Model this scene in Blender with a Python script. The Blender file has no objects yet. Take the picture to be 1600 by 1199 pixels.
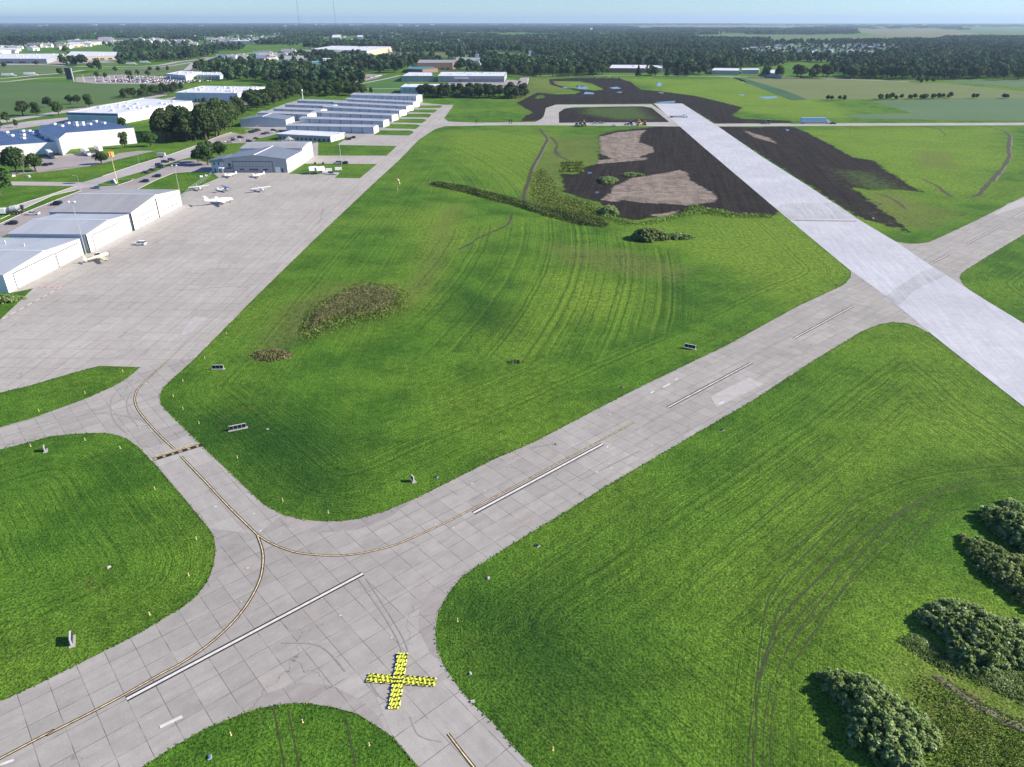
import bpy, math, random
import numpy as np
from mathutils import Vector, Matrix
from mathutils.geometry import tessellate_polygon
R = math.radians
S = bpy.context.scene
COL = S.collection
rnd = random.Random(7)
npr = np.random.default_rng(11)

# ------------------------------------------------------------------ camera
CAM_H = 81.5; FPX = 1109.0; PITCH = math.atan((599.5-33.0)/FPX)
cd = bpy.data.cameras.new('camera'); cam = bpy.data.objects.new('camera', cd); COL.objects.link(cam)
cam.location = (0, 0, CAM_H); cam.rotation_euler = (R(90)-PITCH, 0, 0)
cd.sensor_width = 36; cd.sensor_fit = 'HORIZONTAL'; cd.lens = 36*FPX/1600
cd.clip_start = 0.5; cd.clip_end = 120000
S.camera = cam
# ------------------------------------------------------------------ world, sun, exposure
SUN_EL = 30.0; SUN_AZ = 1.0      # azimuth measured from +X towards +Y
w = bpy.data.worlds.new("World"); S.world = w; w.use_nodes = True
wn = w.node_tree; bg = wn.nodes['Background']
sky = wn.nodes.new('ShaderNodeTexSky'); sky.sky_type = 'NISHITA'; sky.sun_disc = False
sky.sun_elevation = R(SUN_EL); sky.sun_rotation = R(90-SUN_AZ); sky.altitude = 300
sky.air_density = 1.0; sky.dust_density = 0.0; sky.ozone_density = 1.5
tint = wn.nodes.new('ShaderNodeMix'); tint.data_type = 'RGBA'; tint.blend_type = 'MULTIPLY'; tint.inputs[0].default_value = 1.0
tint.inputs[7].default_value = (0.50, 0.72, 1.09, 1)
wn.links.new(sky.outputs[0], tint.inputs[6]); wn.links.new(tint.outputs[2], bg.inputs[0]); bg.inputs[1].default_value = 0.085
sd = bpy.data.lights.new('sun', 'SUN'); sun = bpy.data.objects.new('sun', sd); COL.objects.link(sun)
sd.energy = 5.0; sd.angle = R(0.5); sd.color = (1.0, 0.90, 0.76)
sv = Vector((math.cos(R(SUN_EL))*math.cos(R(SUN_AZ)), math.cos(R(SUN_EL))*math.sin(R(SUN_AZ)), math.sin(R(SUN_EL))))
sun.rotation_euler = sv.to_track_quat('Z', 'Y').to_euler(); sun.location = (0, 0, 400)
S.view_settings.view_transform = 'Standard'; S.view_settings.look = 'None'
S.view_settings.exposure = 0.84
HAZE = 4.8e-5; S.view_settings.gamma = 1.0
S.cycles.max_bounces = 6; S.cycles.diffuse_bounces = 2; S.cycles.glossy_bounces = 2
S.cycles.transparent_max_bounces = 6; S.cycles.volume_bounces = 0

# ------------------------------------------------------------------ survey: picture point -> ground point
cp, sp = math.cos(PITCH), math.sin(PITCH)
def at(px, py, z=0.0):
    x, y = (px-800)/FPX, -(py-599.5)/FPX
    t = (z-CAM_H)/(-sp+y*cp)
    return Vector((x*t, (cp+y*sp)*t, z))
def P2(px, py):
    v = at(px, py); return (v.x, v.y)

# ------------------------------------------------------------------ helpers: tags, nodes, materials
def tag(o, label=None, cat=None, group=None, kind=None):
    if label: o['label'] = label
    if cat: o['category'] = cat
    if group: o['group'] = group
    if kind: o['kind'] = kind
    return o
def empty(name, loc, rz=0.0, parent=None):
    o = bpy.data.objects.new(name, None); COL.objects.link(o)
    o.location = loc; o.rotation_euler = (0, 0, rz); o.empty_display_size = 0.5
    if parent: o.parent = parent
    return o
def copy_tree(o, parent=None):
    c = o.copy(); COL.objects.link(c)
    if parent: c.parent = parent
    for ch in o.children: copy_tree(ch, c)
    return c

class NT:
    def __init__(s, name):
        s.m = bpy.data.materials.new(name); s.m.use_nodes = True
        s.t = s.m.node_tree; s.b = s.t.nodes['Principled BSDF']; s.out = s.t.nodes['Material Output']
        s.b.inputs['Specular IOR Level'].default_value = 0.3
    def set(s, sock, v):
        if isinstance(v, bpy.types.NodeSocket): s.t.links.new(v, sock)
        elif v is not None:
            if hasattr(sock, 'default_value') and hasattr(sock.default_value, '__len__') and len(sock.default_value) == 4 and len(v) == 3: v = (*v, 1)
            sock.default_value = v
    def n(s, typ, props=None, **inp):
        nd = s.t.nodes.new('ShaderNode'+typ)
        for k, v in (props or {}).items(): setattr(nd, k, v)
        for k, v in inp.items():
            s.set(nd.inputs[int(k[1:])] if k[0] == 'i' and k[1:].isdigit() else nd.inputs[k.replace('_', ' ')], v)
        return nd
    def math(s, op, a, b=None, c=None, clamp=False):
        nd = s.n('Math', {'operation': op, 'use_clamp': clamp}); s.set(nd.inputs[0], a)
        if b is not None: s.set(nd.inputs[1], b)
        if c is not None: s.set(nd.inputs[2], c)
        return nd.outputs[0]
    def mix(s, f, a, b, mode='MIX'):
        nd = s.n('Mix', {'data_type': 'RGBA', 'blend_type': mode}); s.set(nd.inputs[0], f); s.set(nd.inputs[6], a); s.set(nd.inputs[7], b)
        return nd.outputs[2]
    def ss(s, v, lo, hi, a=0.0, b=1.0):
        nd = s.n('MapRange', {'interpolation_type': 'SMOOTHSTEP'}, Value=v, From_Min=lo, From_Max=hi, To_Min=a, To_Max=b); return nd.outputs[0]
    def noise(s, scale, detail=2, vec=None, w=None, rough=0.55, dist=0.0):
        nd = s.n('TexNoise', {'noise_dimensions': '1D' if w is not None else '3D'}, Scale=scale, Detail=detail, Roughness=rough, Distortion=dist)
        if w is not None: s.set(nd.inputs['W'], w)
        elif vec is not None: s.set(nd.inputs['Vector'], vec)
        return nd.outputs[0]
    def attr(s, name): return s.n('Attribute', {'attribute_name': name}).outputs['Fac']
    def obj(s): return s.n('TexCoord').outputs['Object']
    def pos(s): return s.n('NewGeometry').outputs['Position']
    def bump(s, h, dist=0.1, strength=1.0, normal=None):
        nd = s.n('Bump', Height=h, Distance=dist, Strength=strength)
        if normal: s.set(nd.inputs['Normal'], normal)
        return nd.outputs[0]
    def base(s, c=None, rough=None, normal=None, metal=None):
        s.set(s.b.inputs['Base Color'], c); s.set(s.b.inputs['Roughness'], rough)
        s.set(s.b.inputs['Normal'], normal) if normal else None; s.set(s.b.inputs['Metallic'], metal)
        return s.m

def plain(name, c, rough=0.6, metal=0.0, var=0.08, scale=0.6, spec=0.3):
    g = NT(name); v = g.noise(scale, 3, g.pos())
    k = g.ss(v, 0.3, 0.7, 1-var, 1+var)
    hs = g.n('HueSaturation', Color=c, Value=k).outputs[0]
    g.b.inputs['Specular IOR Level'].default_value = spec
    return g.base(hs, rough, metal=metal)
def siding(name, c, rough=0.45, pitch=0.9, var=0.05, metal=0.0, dirt=0.1, ax=0):
    """ribbed metal sheet: ribs run up the wall / down the roof slope (UV u across ribs, in metres)"""
    g = NT(name); uv = g.n('UVMap').outputs[0]
    sx = g.n('SeparateXYZ', Vector=uv)
    fr = g.math('FRACT', g.math('DIVIDE', sx.outputs[ax], pitch))
    rib = g.ss(g.math('ABSOLUTE', g.math('SUBTRACT', fr, 0.5)), 0.38, 0.5)
    cell = g.n('TexWhiteNoise', {'noise_dimensions': '1D'}, W=g.math('FLOOR', g.math('DIVIDE', sx.outputs[0], pitch*4))).outputs[0]
    k = g.math('ADD', g.math('MULTIPLY', cell, var), 1-var)
    st = g.noise(0.25, 4, g.n('Mapping', Vector=uv, Scale=(1, .15, 1)).outputs[0])
    k = g.math('MULTIPLY', k, g.ss(st, 0.35, 0.75, 1.0, 1-dirt))
    k = g.math('MULTIPLY', k, g.math('SUBTRACT', 1.0, g.math('MULTIPLY', rib, 0.30)))
    hs = g.n('HueSaturation', Color=c, Value=k).outputs[0]
    return g.base(hs, rough, g.bump(rib, 0.05, 0.5), metal)

# ---- paved surfaces. UV = slab units
def slab_mat(name, c1, c2, joint=(0.06, 0.055, 0.055), jw=0.009, var=0.13, size=(3.6, 4.2), crack=0.5, streak=0.5, warm=(0.40, 0.34, 0.31), jc=0.55):
    g = NT(name); uv = g.n('UVMap').outputs[0]; po = g.pos()
    s3 = g.n('SeparateXYZ', Vector=uv); u, v = s3.outputs[0], s3.outputs[1]
    fu, fv = g.math('FRACT', u), g.math('FRACT', v)
    wob = g.math('MULTIPLY', g.math('SUBTRACT', g.noise(0.8, 3, po), 0.5), 0.02)
    du = g.math('SUBTRACT', 0.5, g.math('ABSOLUTE', g.math('SUBTRACT', g.math('ADD', fu, wob), 0.5)))
    dv = g.math('SUBTRACT', 0.5, g.math('ABSOLUTE', g.math('SUBTRACT', g.math('ADD', fv, wob), 0.5)))
    du = g.math('MULTIPLY', du, size[0]); dv = g.math('MULTIPLY', dv, size[1])
    lineu = g.ss(du, jw*3, jw*9, 1, 0); linev = g.ss(dv, jw*3, jw*9, 1, 0)
    jb = g.ss(g.noise(0.35, 3, po), 0.35, 0.6)                     # joints opened here, tight there
    line = g.math('MULTIPLY', g.math('MAXIMUM', lineu, linev), g.math('ADD', 0.22, g.math('MULTIPLY', jb, jc)))
    cell = g.n('CombineXYZ', X=g.math('FLOOR', u), Y=g.math('FLOOR', v), Z=3.0).outputs[0]
    wn_ = g.n('TexWhiteNoise', {'noise_dimensions': '3D'}, Vector=cell)
    big = g.noise(0.03, 4, po); mid = g.noise(0.5, 5, po, rough=0.65); fine = g.noise(4, 3, po)
    stv = g.n('Mapping', Vector=uv, Scale=(0.12*size[0]/3.6, 1.6*size[1]/4.2, 1)).outputs[0]
    stk = g.noise(1.7, 5, stv, rough=0.7)
    col = g.mix(g.ss(big, 0.35, 0.65), c1, c2)
    wf = g.math('MULTIPLY', g.ss(wn_.outputs[0], 0.86, 0.99), 0.22)
    col = g.mix(wf, col, warm)
    k = g.math('ADD', 1-var*0.5, g.math('MULTIPLY', g.n('SeparateColor', Color=wn_.outputs['Color']).outputs[1], var))
    k = g.math('MULTIPLY', k, g.ss(stk, 0.25, 0.75, 1-0.20*streak, 1+0.14*streak))
    k = g.math('MULTIPLY', k, g.ss(mid, 0.25, 0.75, 0.93, 1.07))
    k = g.math('MULTIPLY', k, g.ss(fine, 0.2, 0.8, 0.96, 1.04))
    # broad tyre/weather stain
    k = g.math('MULTIPLY', k, g.ss(g.noise(0.09, 4, po, rough=0.7), 0.55, 0.75, 1.0, 0.9))
    col = g.n('HueSaturation', Color=col, Value=k).outputs[0]
    col = g.mix(g.math('MULTIPLY', line, 0.85), col, joint)
    if crack:
        vo = g.n('TexVoronoi', {'feature': 'DISTANCE_TO_EDGE'}, Vector=g.n('VectorMath', {'operation': 'ADD'}, i0=po, i1=g.n('VectorMath', {'operation': 'SCALE'}, i0=g.n('TexNoise', Vector=po, Scale=0.6, Detail=3).outputs[1], Scale=3.0).outputs[0]).outputs[0], Scale=0.07).outputs[0]
        ck = g.math('MULTIPLY', g.ss(vo, 0.002, 0.006, 1, 0), g.ss(g.noise(0.05, 2, po), 0.5, 0.6))
        col = g.mix(g.math('MULTIPLY', ck, crack), col, joint)
    return g.base(col, 0.85, g.bump(g.math('ADD', fine, g.math('MULTIPLY', line, -2.0)), 0.02, 0.4))

GREEN_A = (0.042, 0.112, 0.012); GREEN_B = (0.080, 0.178, 0.018); GREEN_Y = (0.158, 0.245, 0.028)
def ground_mat():
    g = NT('turf_and_soil'); po = g.pos(); A = g.attr
    n0 = g.noise(0.012, 4, po); n1 = g.noise(0.07, 4, po, rough=0.6); n2 = g.noise(0.55, 4, po, rough=0.7); n3 = g.noise(2.6, 3, po, rough=0.75)
    edge, soil, tan, rough, yel, trk, dark, swirl = (A(x) for x in ('edge', 'soil', 'tan', 'rough', 'yel', 'trk', 'dark', 'swirl'))
    wob = g.math('MULTIPLY', g.math('SUBTRACT', n1, 0.5), 2.0)
    e2 = g.math('ADD', edge, wob)
    mow = g.noise(0.95, 3, w=e2, rough=0.85)
    mamp = g.math('MULTIPLY', g.ss(edge, 25, 62, 1.15, 0.2), g.ss(g.noise(0.03, 3, po), 0.35, 0.6, 0.5, 1.1))
    sw = g.noise(0.62, 1, w=g.math('ADD', swirl, wob), rough=0.8)
    swm = g.ss(A('swirlm'), 0.2, 0.8)
    mow = g.math('ADD', 0.5, g.math('MULTIPLY', g.math('SUBTRACT', mow, 0.5), mamp))
    mowk = g.mix(swm, mow, sw)
    tk = g.noise(0.85, 3, w=g.math('ADD', trk, g.math('MULTIPLY', wob, 0.35)), rough=0.9)
    tkm = g.math('MULTIPLY', g.math('MAXIMUM', g.math('MULTIPLY', g.ss(tk, 0.53, 0.56), g.ss(tk, 0.58, 0.61, 1, 0)), g.math('MULTIPLY', g.ss(tk, 0.43, 0.45), g.ss(tk, 0.46, 0.48, 0.8, 0))), g.ss(A('trkm'), 0.15, 0.85))
    col = g.mix(g.ss(n1, 0.34, 0.64), GREEN_A, GREEN_B)
    col = g.mix(g.ss(g.noise(0.16, 5, po, rough=0.75), 0.52, 0.68, 0, 0.45), col, (0.030, 0.095, 0.014))
    col = g.mix(g.ss(g.noise(0.09, 6, po, rough=0.8, dist=0.8), 0.55, 0.70, 0, 0.5), col, (0.135, 0.165, 0.035))
    yf = g.math('ADD', g.math('MULTIPLY', g.ss(n0, 0.42, 0.62), 0.5), g.math('MULTIPLY', yel, 0.8), clamp=True)
    yf = g.math('MULTIPLY', yf, g.ss(n2, 0.25, 0.7, 0.35, 1.0))
    col = g.mix(yf, col, GREEN_Y)
    col = g.mix(g.math('MULTIPLY', g.ss(mowk, 0.52, 0.66), 0.55), col, (0.034, 0.085, 0.010))
    col = g.mix(g.math('MULTIPLY', g.ss(mowk, 0.30, 0.44, 1, 0), 0.42), col, GREEN_Y)
    col = g.mix(g.math('MULTIPLY', dark, 0.7), col, (0.014, 0.055, 0.010))
    ro = g.math('MULTIPLY', rough, g.ss(n2, 0.35, 0.6))
    col = g.mix(g.math('MULTIPLY', ro, 0.75), col, (0.13, 0.135, 0.045))
    k = g.math('MULTIPLY', g.ss(n3, 0.32, 0.68, 0.42, 1.55), g.ss(n2, 0.25, 0.75, 0.78, 1.2))
    col = g.n('HueSaturation', Color=col, Value=k).outputs[0]
    col = g.mix(g.math('MULTIPLY', tkm, 0.25), col, (0.045, 0.062, 0.02))
    # bare soil
    ns = g.math('MULTIPLY', g.math('SUBTRACT', g.noise(0.16, 8, po, rough=0.8), 0.5), 1.5)
    sm = g.ss(g.math('ADD', soil, ns), 0.42, 0.54)
    rot = g.n('Mapping', Vector=po, Rotation=(0, 0, R(-79)), Scale=(1, 1, 1)).outputs[0]
    fur = g.noise(1.0, 5, g.n('Mapping', Vector=rot, Scale=(0.012, 0.45, 1)).outputs[0], rough=0.75)
    soilc = g.mix(g.ss(g.math('ADD', g.math('MULTIPLY', fur, 0.55), g.math('MULTIPLY', g.noise(0.12, 7, po, rough=0.8, dist=0.6), 0.45)), 0.38, 0.66), (0.018, 0.0155, 0.013), (0.052, 0.043, 0.033))
    soilc = g.mix(g.ss(g.noise(0.9, 5, po, rough=0.85), 0.50, 0.62), soilc, (0.012, 0.009, 0.009))
    tn = g.math('ADD', tan, g.math('MULTIPLY', ns, 0.8))
    tanc = g.mix(g.ss(g.noise(0.10, 6, po, rough=0.75, dist=1.5), 0.4, 0.62), (0.30, 0.250, 0.20), (0.16, 0.132, 0.112))
    tanc = g.mix(g.ss(fur, 0.52, 0.72, 0, 0.6), tanc, (0.13, 0.10, 0.085))
    soilc = g.mix(g.ss(tn, 0.42, 0.56), soilc, tanc)
    gs = g.ss(g.math('ADD', A('sprout'), g.math('MULTIPLY', g.math('SUBTRACT', g.noise(0.22, 8, po, rough=0.85), 0.5), 2.4)), 0.5, 0.85)
    soilc = g.mix(g.math('MULTIPLY', gs, 0.8), soilc, (0.075, 0.12, 0.03))
    col = g.mix(sm, col, soilc)
    h = g.math('ADD', g.math('MULTIPLY', n3, 0.35), g.math('MULTIPLY', n2, 0.5))
    h = g.math('ADD', h, g.math('MULTIPLY', mowk, -0.22)); h = g.math('ADD', h, g.math('MULTIPLY', tkm, -0.12))
    h = g.math('ADD', h, g.math('MULTIPLY', g.math('MULTIPLY', sm, g.math('ADD', g.math('MULTIPLY', fur, 0.4), g.noise(0.8, 4, po, rough=0.8))), 0.6))
    g.b.inputs['Specular IOR Level'].default_value = 0.08
    return g.base(col, 0.9, g.bump(h, 0.7, 1.0))

def field_mat(name, c1, c2, ang, pitch=1.0, k=0.3):
    g = NT(name); po = g.pos()
    mp = g.n('Mapping', Vector=po, Rotation=(0, 0, R(ang))).outputs[0]
    rows = g.noise(1.0, 3, g.n('Mapping', Vector=mp, Scale=(0.004, 0.12/pitch, 1)).outputs[0], rough=0.7)
    col = g.mix(g.ss(g.math('ADD', g.math('MULTIPLY', rows, k), g.math('MULTIPLY', g.noise(0.01, 4, po), 1-k)), 0.36, 0.64), c1, c2)
    kk = g.ss(g.noise(0.35, 4, po, rough=0.8), 0.3, 0.7, 0.85, 1.15)
    g.b.inputs['Specular IOR Level'].default_value = 0.1
    return g.base(g.n('HueSaturation', Color=col, Value=kk).outputs[0], 0.9)

def leaf_mat(name, c1, c2, c3, trans=0.25, objvar=0.25):
    g = NT(name); a = g.attr('var'); rn = g.n('ObjectInfo').outputs['Random']
    col = g.mix(g.ss(a, 0.0, 0.6), c1, c2); col = g.mix(g.ss(a, 0.7, 1.0), col, c3)
    k = g.math('ADD', 1-objvar/2, g.math('MULTIPLY', rn, objvar))
    col = g.n('HueSaturation', Color=col, Value=k, Hue=g.math('ADD', 0.478, g.math('MULTIPLY', rn, 0.036))).outputs[0]
    g.b.inputs['Specular IOR Level'].default_value = 0.15
    g.set(g.b.inputs['Base Color'], col); g.b.inputs['Roughness'].default_value = 0.7
    tr = g.n('BsdfTranslucent', Color=col)
    mx = g.n('MixShader', Fac=trans); g.set(mx.inputs[1], g.b.outputs[0]); g.set(mx.inputs[2], tr.outputs[0])
    g.t.links.new(mx.outputs[0], g.out.inputs[0]); return g.m

M = {}
M['ground'] = ground_mat()
M['old'] = slab_mat('old_concrete', (0.342, 0.326, 0.300), (0.302, 0.288, 0.264))
M['apron'] = slab_mat('apron_concrete', (0.392, 0.370, 0.338), (0.350, 0.328, 0.298), size=(6.1, 6.1), jw=0.013, var=0.08, jc=0.5)
M['stub'] = slab_mat('taxiway_concrete', (0.376, 0.358, 0.331), (0.336, 0.320, 0.296), size=(5.2, 5.2), crack=0.2)
M['new'] = slab_mat('new_concrete', (0.42, 0.43, 0.465), (0.47, 0.48, 0.515), joint=(0.33, 0.35, 0.40), jw=0.015, var=0.05, size=(6, 7.6), crack=0, streak=0.6, warm=(0.52, 0.55, 0.60), jc=0.35)
M['road'] = slab_mat('road_concrete', (0.40, 0.37, 0.37), (0.36, 0.33, 0.33), size=(6, 6), var=0.06, crack=0.2, jc=0.2)
M['lot'] = slab_mat('lot_concrete', (0.33, 0.30, 0.29), (0.29, 0.26, 0.25), size=(6, 6), var=0.06, crack=0.3, jc=0.2)
M['kerb'] = plain('kerb_concrete', (0.55, 0.53, 0.50), 0.8)
M['yellowline'] = plain('faded_yellow_paint', (0.70, 0.55, 0.30), 0.6, var=0.3, scale=1.5)
M['blackline'] = plain('black_paint', (0.025, 0.024, 0.024), 0.6, var=0.2)
M['whiteline'] = plain('white_paint', (0.62, 0.60, 0.57), 0.6, var=0.1, scale=1.2)
M['oldwhite'] = plain('worn_white_paint', (0.52, 0.49, 0.46), 0.7, var=0.2)
M['redline'] = plain('red_paint', (0.55, 0.10, 0.07), 0.6)
M['rubber_mark'] = plain('tyre_mark_grey', (0.265, 0.25, 0.235), 0.85, var=0.12, scale=2)
M['patch'] = plain('fresh_patch_concrete', (0.40, 0.38, 0.365), 0.85, var=0.08)
M['water'] = NT('puddle_water').base((0.05, 0.055, 0.06), 0.05)
M['channel'] = plain('eroded_soil', (0.055, 0.055, 0.03), 0.9, var=0.4, scale=0.8)
M['dry'] = plain('dry_soil', (0.15, 0.15, 0.085), 0.9, var=0.3, scale=0.7)
M['wh_wall'] = siding('white_siding', (0.80, 0.80, 0.79), 0.5, dirt=0.05)
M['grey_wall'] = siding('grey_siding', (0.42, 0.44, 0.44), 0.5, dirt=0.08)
M['shade_blue_wall'] = siding('shade_blue_siding', (0.50, 0.58, 0.66), 0.5, pitch=1.2, dirt=0.08)  # pale blue; the blue shade of hangar fronts is put into this colour
M['hroof'] = siding('galvanised_roof', (0.50, 0.52, 0.54), 0.42, pitch=1.5, var=0.10, metal=0.15, dirt=0.12)
M['tan_roof'] = siding('weathered_roof', (0.40, 0.395, 0.39), 0.45, pitch=1.6, var=0.08, metal=0.1, dirt=0.15, ax=1)
M['dk_roof'] = siding('slate_grey_roof', (0.22, 0.25, 0.29), 0.45, pitch=1.2, var=0.06, metal=0.1)
M['membrane'] = plain('white_roof_membrane', (0.62, 0.64, 0.68), 0.6, var=0.1, scale=0.1)
M['bluemem'] = plain('dark_blue_roof', (0.06, 0.10, 0.20), 0.5, var=0.15, scale=0.15)
M['trimblue'] = plain('blue_trim', (0.09, 0.17, 0.33), 0.5)
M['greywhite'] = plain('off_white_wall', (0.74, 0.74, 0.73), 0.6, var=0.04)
M['trim'] = plain('dark_trim', (0.07, 0.07, 0.08), 0.5)
M['door'] = siding('hangar_door_white', (0.74, 0.745, 0.75), 0.5, pitch=2.4, dirt=0.06)
M['gdoor'] = siding('hangar_door_grey', (0.40, 0.415, 0.42), 0.5, pitch=2.0, dirt=0.06)
M['glass'] = plain('window_glass', (0.03, 0.04, 0.055), 0.08, spec=0.6)
M['brick'] = plain('brown_brick', (0.26, 0.16, 0.13), 0.8, var=0.1, scale=1)
M['tanwall'] = plain('tan_wall', (0.52, 0.44, 0.34), 0.8)
M['green_roof'] = plain('teal_roof', (0.08, 0.22, 0.22), 0.5)
M['asph'] = plain('grey_roof', (0.28, 0.28, 0.29), 0.8, var=0.12, scale=0.3)
M['steel'] = plain('galvanised_steel', (0.55, 0.56, 0.57), 0.4, 0.4)
M['ypole'] = plain('yellow_pole_paint', (0.80, 0.62, 0.22), 0.5)
M['orange'] = plain('orange_paint', (0.78, 0.30, 0.05), 0.5)
M['tyre'] = plain('tyre_rubber', (0.02, 0.02, 0.02), 0.8)
M['sand'] = plain('sandbag_cloth', (0.03, 0.03, 0.025), 0.9)
M['ymesh'] = plain('fluorescent_yellow_fabric', (0.62, 0.66, 0.07), 0.7, var=0.12, scale=2)
M['yedge'] = plain('pale_yellow_fabric_hem', (0.85, 0.87, 0.30), 0.7)
M['concpad'] = plain('concrete_pad', (0.36, 0.35, 0.32), 0.85)
M['signblack'] = plain('black_sign_face', (0.015, 0.016, 0.02), 0.4)
M['signwhite'] = plain('white_sign_housing', (0.50, 0.51, 0.52), 0.45)
M['fiber'] = plain('fibreglass_white', (0.82, 0.82, 0.81), 0.3, var=0.02)
M['cream'] = plain('cream_green_paint', (0.66, 0.66, 0.48), 0.45, var=0.3, scale=1.4)
M['bark'] = plain('bark', (0.10, 0.08, 0.06), 0.9, var=0.2, scale=2)
M['bare'] = plain('bare_grey_twigs', (0.22, 0.19, 0.17), 0.9)
M['canvas'] = plain('white_canvas', (0.84, 0.84, 0.84), 0.7, var=0.03)
M['leafA'] = leaf_mat('leaves_dark', (0.030, 0.052, 0.020), (0.052, 0.092, 0.028), (0.090, 0.145, 0.045))
M['leafB'] = leaf_mat('leaves_mid', (0.038, 0.070, 0.022), (0.066, 0.120, 0.030), (0.115, 0.180, 0.050))
M['leafC'] = leaf_mat('leaves_light', (0.055, 0.095, 0.025), (0.10, 0.165, 0.04), (0.17, 0.24, 0.07))
M['conifer'] = leaf_mat('needles', (0.010, 0.024, 0.012), (0.018, 0.042, 0.016), (0.035, 0.065, 0.022), 0.1)
M['weed'] = leaf_mat('weed_leaves', (0.13, 0.20, 0.06), (0.27, 0.38, 0.12), (0.60, 0.66, 0.38), 0.4)
M['reed'] = leaf_mat('reed_heads', (0.13, 0.15, 0.050), (0.21, 0.205, 0.085), (0.33, 0.30, 0.16))
M['tuft'] = leaf_mat('grass_tufts', (0.10, 0.165, 0.030), (0.18, 0.27, 0.05), (0.32, 0.38, 0.13))
M['wood'] = leaf_mat('woodland_leaves', (0.024, 0.052, 0.028), (0.055, 0.108, 0.042), (0.130, 0.200, 0.070), 0.2, 1.0)

# ------------------------------------------------------------------ mesh builder
class MB:
    def __init__(s): s.v = []; s.f = []; s.mi = []; s.uv = []
    def poly(s, pts, mi=0, uv=None):
        k = len(s.v); s.v += [tuple(p) for p in pts]; s.f.append(tuple(range(k, k+len(pts)))); s.mi.append(mi)
        if uv is None:
            p0 = Vector(pts[0]); e = (Vector(pts[1])-p0)
            if e.length < 1e-6: e = Vector((1, 0, 0))
            e.normalize(); nrm = None
            for q in pts[2:]:
                nrm = e.cross(Vector(q)-p0)
                if nrm.length > 1e-6: break
            nrm.normalize(); f = nrm.cross(e)
            uv = [((Vector(q)-p0).dot(e), (Vector(q)-p0).dot(f)) for q in pts]
        s.uv += uv; return s
    def box(s, x0, x1, y0, y1, z0, z1, mi=0, fr=None):
        c = [(x0,y0,z0),(x1,y0,z0),(x1,y1,z0),(x0,y1,z0),(x0,y0,z1),(x1,y0,z1),(x1,y1,z1),(x0,y1,z1)]
        if fr: c = [fr(*p) for p in c]
        for q in ((0,1,5,4),(1,2,6,5),(2,3,7,6),(3,0,4,7),(4,5,6,7),(3,2,1,0)): s.poly([c[i] for i in q], mi)
        return s
    def hexa(s, c, mi=0):
        for q in ((0,1,5,4),(1,2,6,5),(2,3,7,6),(3,0,4,7),(4,5,6,7),(3,2,1,0)): s.poly([c[i] for i in q], mi)
        return s
    def cyl(s, a, b, r0, r1=None, n=8, mi=0, cap=True):
        a, b = Vector(a), Vector(b); r1 = r0 if r1 is None else r1
        d = (b-a).normalized(); u = d.orthogonal().normalized(); w_ = d.cross(u)
        A = [a+(u*math.cos(t)+w_*math.sin(t))*r0 for t in (2*math.pi*i/n for i in range(n))]
        B = [b+(u*math.cos(t)+w_*math.sin(t))*r1 for t in (2*math.pi*i/n for i in range(n))]
        for i in range(n): s.poly([A[i], A[(i+1)%n], B[(i+1)%n], B[i]], mi)
        if cap: s.poly(A[::-1], mi); s.poly(B, mi)
        return s
    def loft(s, rings, mi=0, cap=True):
        n = len(rings[0])
        for a, b in zip(rings, rings[1:]):
            for i in range(n): s.poly([a[i], a[(i+1)%n], b[(i+1)%n], b[i]], mi)
        if cap: s.poly(rings[0][::-1], mi); s.poly(rings[-1], mi)
        return s
    def build(s, name, mats, parent=None, smooth=False):
        if not isinstance(mats, (list, tuple)): mats = [mats]
        me = bpy.data.meshes.new(name)
        off = Vector((0, 0, 0))
        if parent is not None and getattr(s, 'world', False):
            off = parent_world(parent)
        me.from_pydata([tuple(Vector(p)-off) for p in s.v], [], s.f)
        for m in mats: me.materials.append(m)
        me.polygons.foreach_set('material_index', s.mi)
        ul = me.uv_layers.new(name='UVMap'); ul.data.foreach_set('uv', np.array(s.uv, dtype=np.float32).ravel())
        if smooth: me.polygons.foreach_set('use_smooth', [True]*len(s.f))
        me.update()
        o = bpy.data.objects.new(name, me); COL.objects.link(o)
        if parent is not None: o.parent = parent
        return o
def parent_world(p):
    v = Vector((0, 0, 0))
    while p is not None: v += p.location; p = p.parent
    return v
def WB():
    m = MB(); m.world = True; return m

# ------------------------------------------------------------------ flat sheets
def sheet(name, loops, mat, z, ang=0.0, size=(1, 1), org=(0, 0), px=True, **tg):
    L = [[(Vector(P2(*p)) if px else Vector(p)) for p in lp] for lp in loops]
    tris = tessellate_polygon([[Vector((p.x, p.y, 0)) for p in lp] for lp in L])
    flat = [p for lp in L for p in lp]; ca, sa = math.cos(R(ang)), math.sin(R(ang))
    me = bpy.data.meshes.new(name)
    fs = []
    for t in tris:
        a, b, c = (flat[i] for i in t)
        cr = (b.x-a.x)*(c.y-a.y)-(b.y-a.y)*(c.x-a.x)
        if abs(cr) < 1e-9: continue
        fs.append(t if cr > 0 else t[::-1])
    me.from_pydata([(p.x, p.y, z) for p in flat], [], fs); me.materials.append(mat)
    ul = me.uv_layers.new(name='UVMap'); uvs = []
    for l in me.loops:
        p = flat[l.vertex_index]; x, y = p.x-org[0], p.y-org[1]
        uvs += [(x*ca+y*sa)/size[0], (-x*sa+y*ca)/size[1]]
    ul.data.foreach_set('uv', uvs); me.update()
    o = bpy.data.objects.new(name, me); COL.objects.link(o)
    return tag(o, **(tg or dict(kind='structure')))
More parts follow.
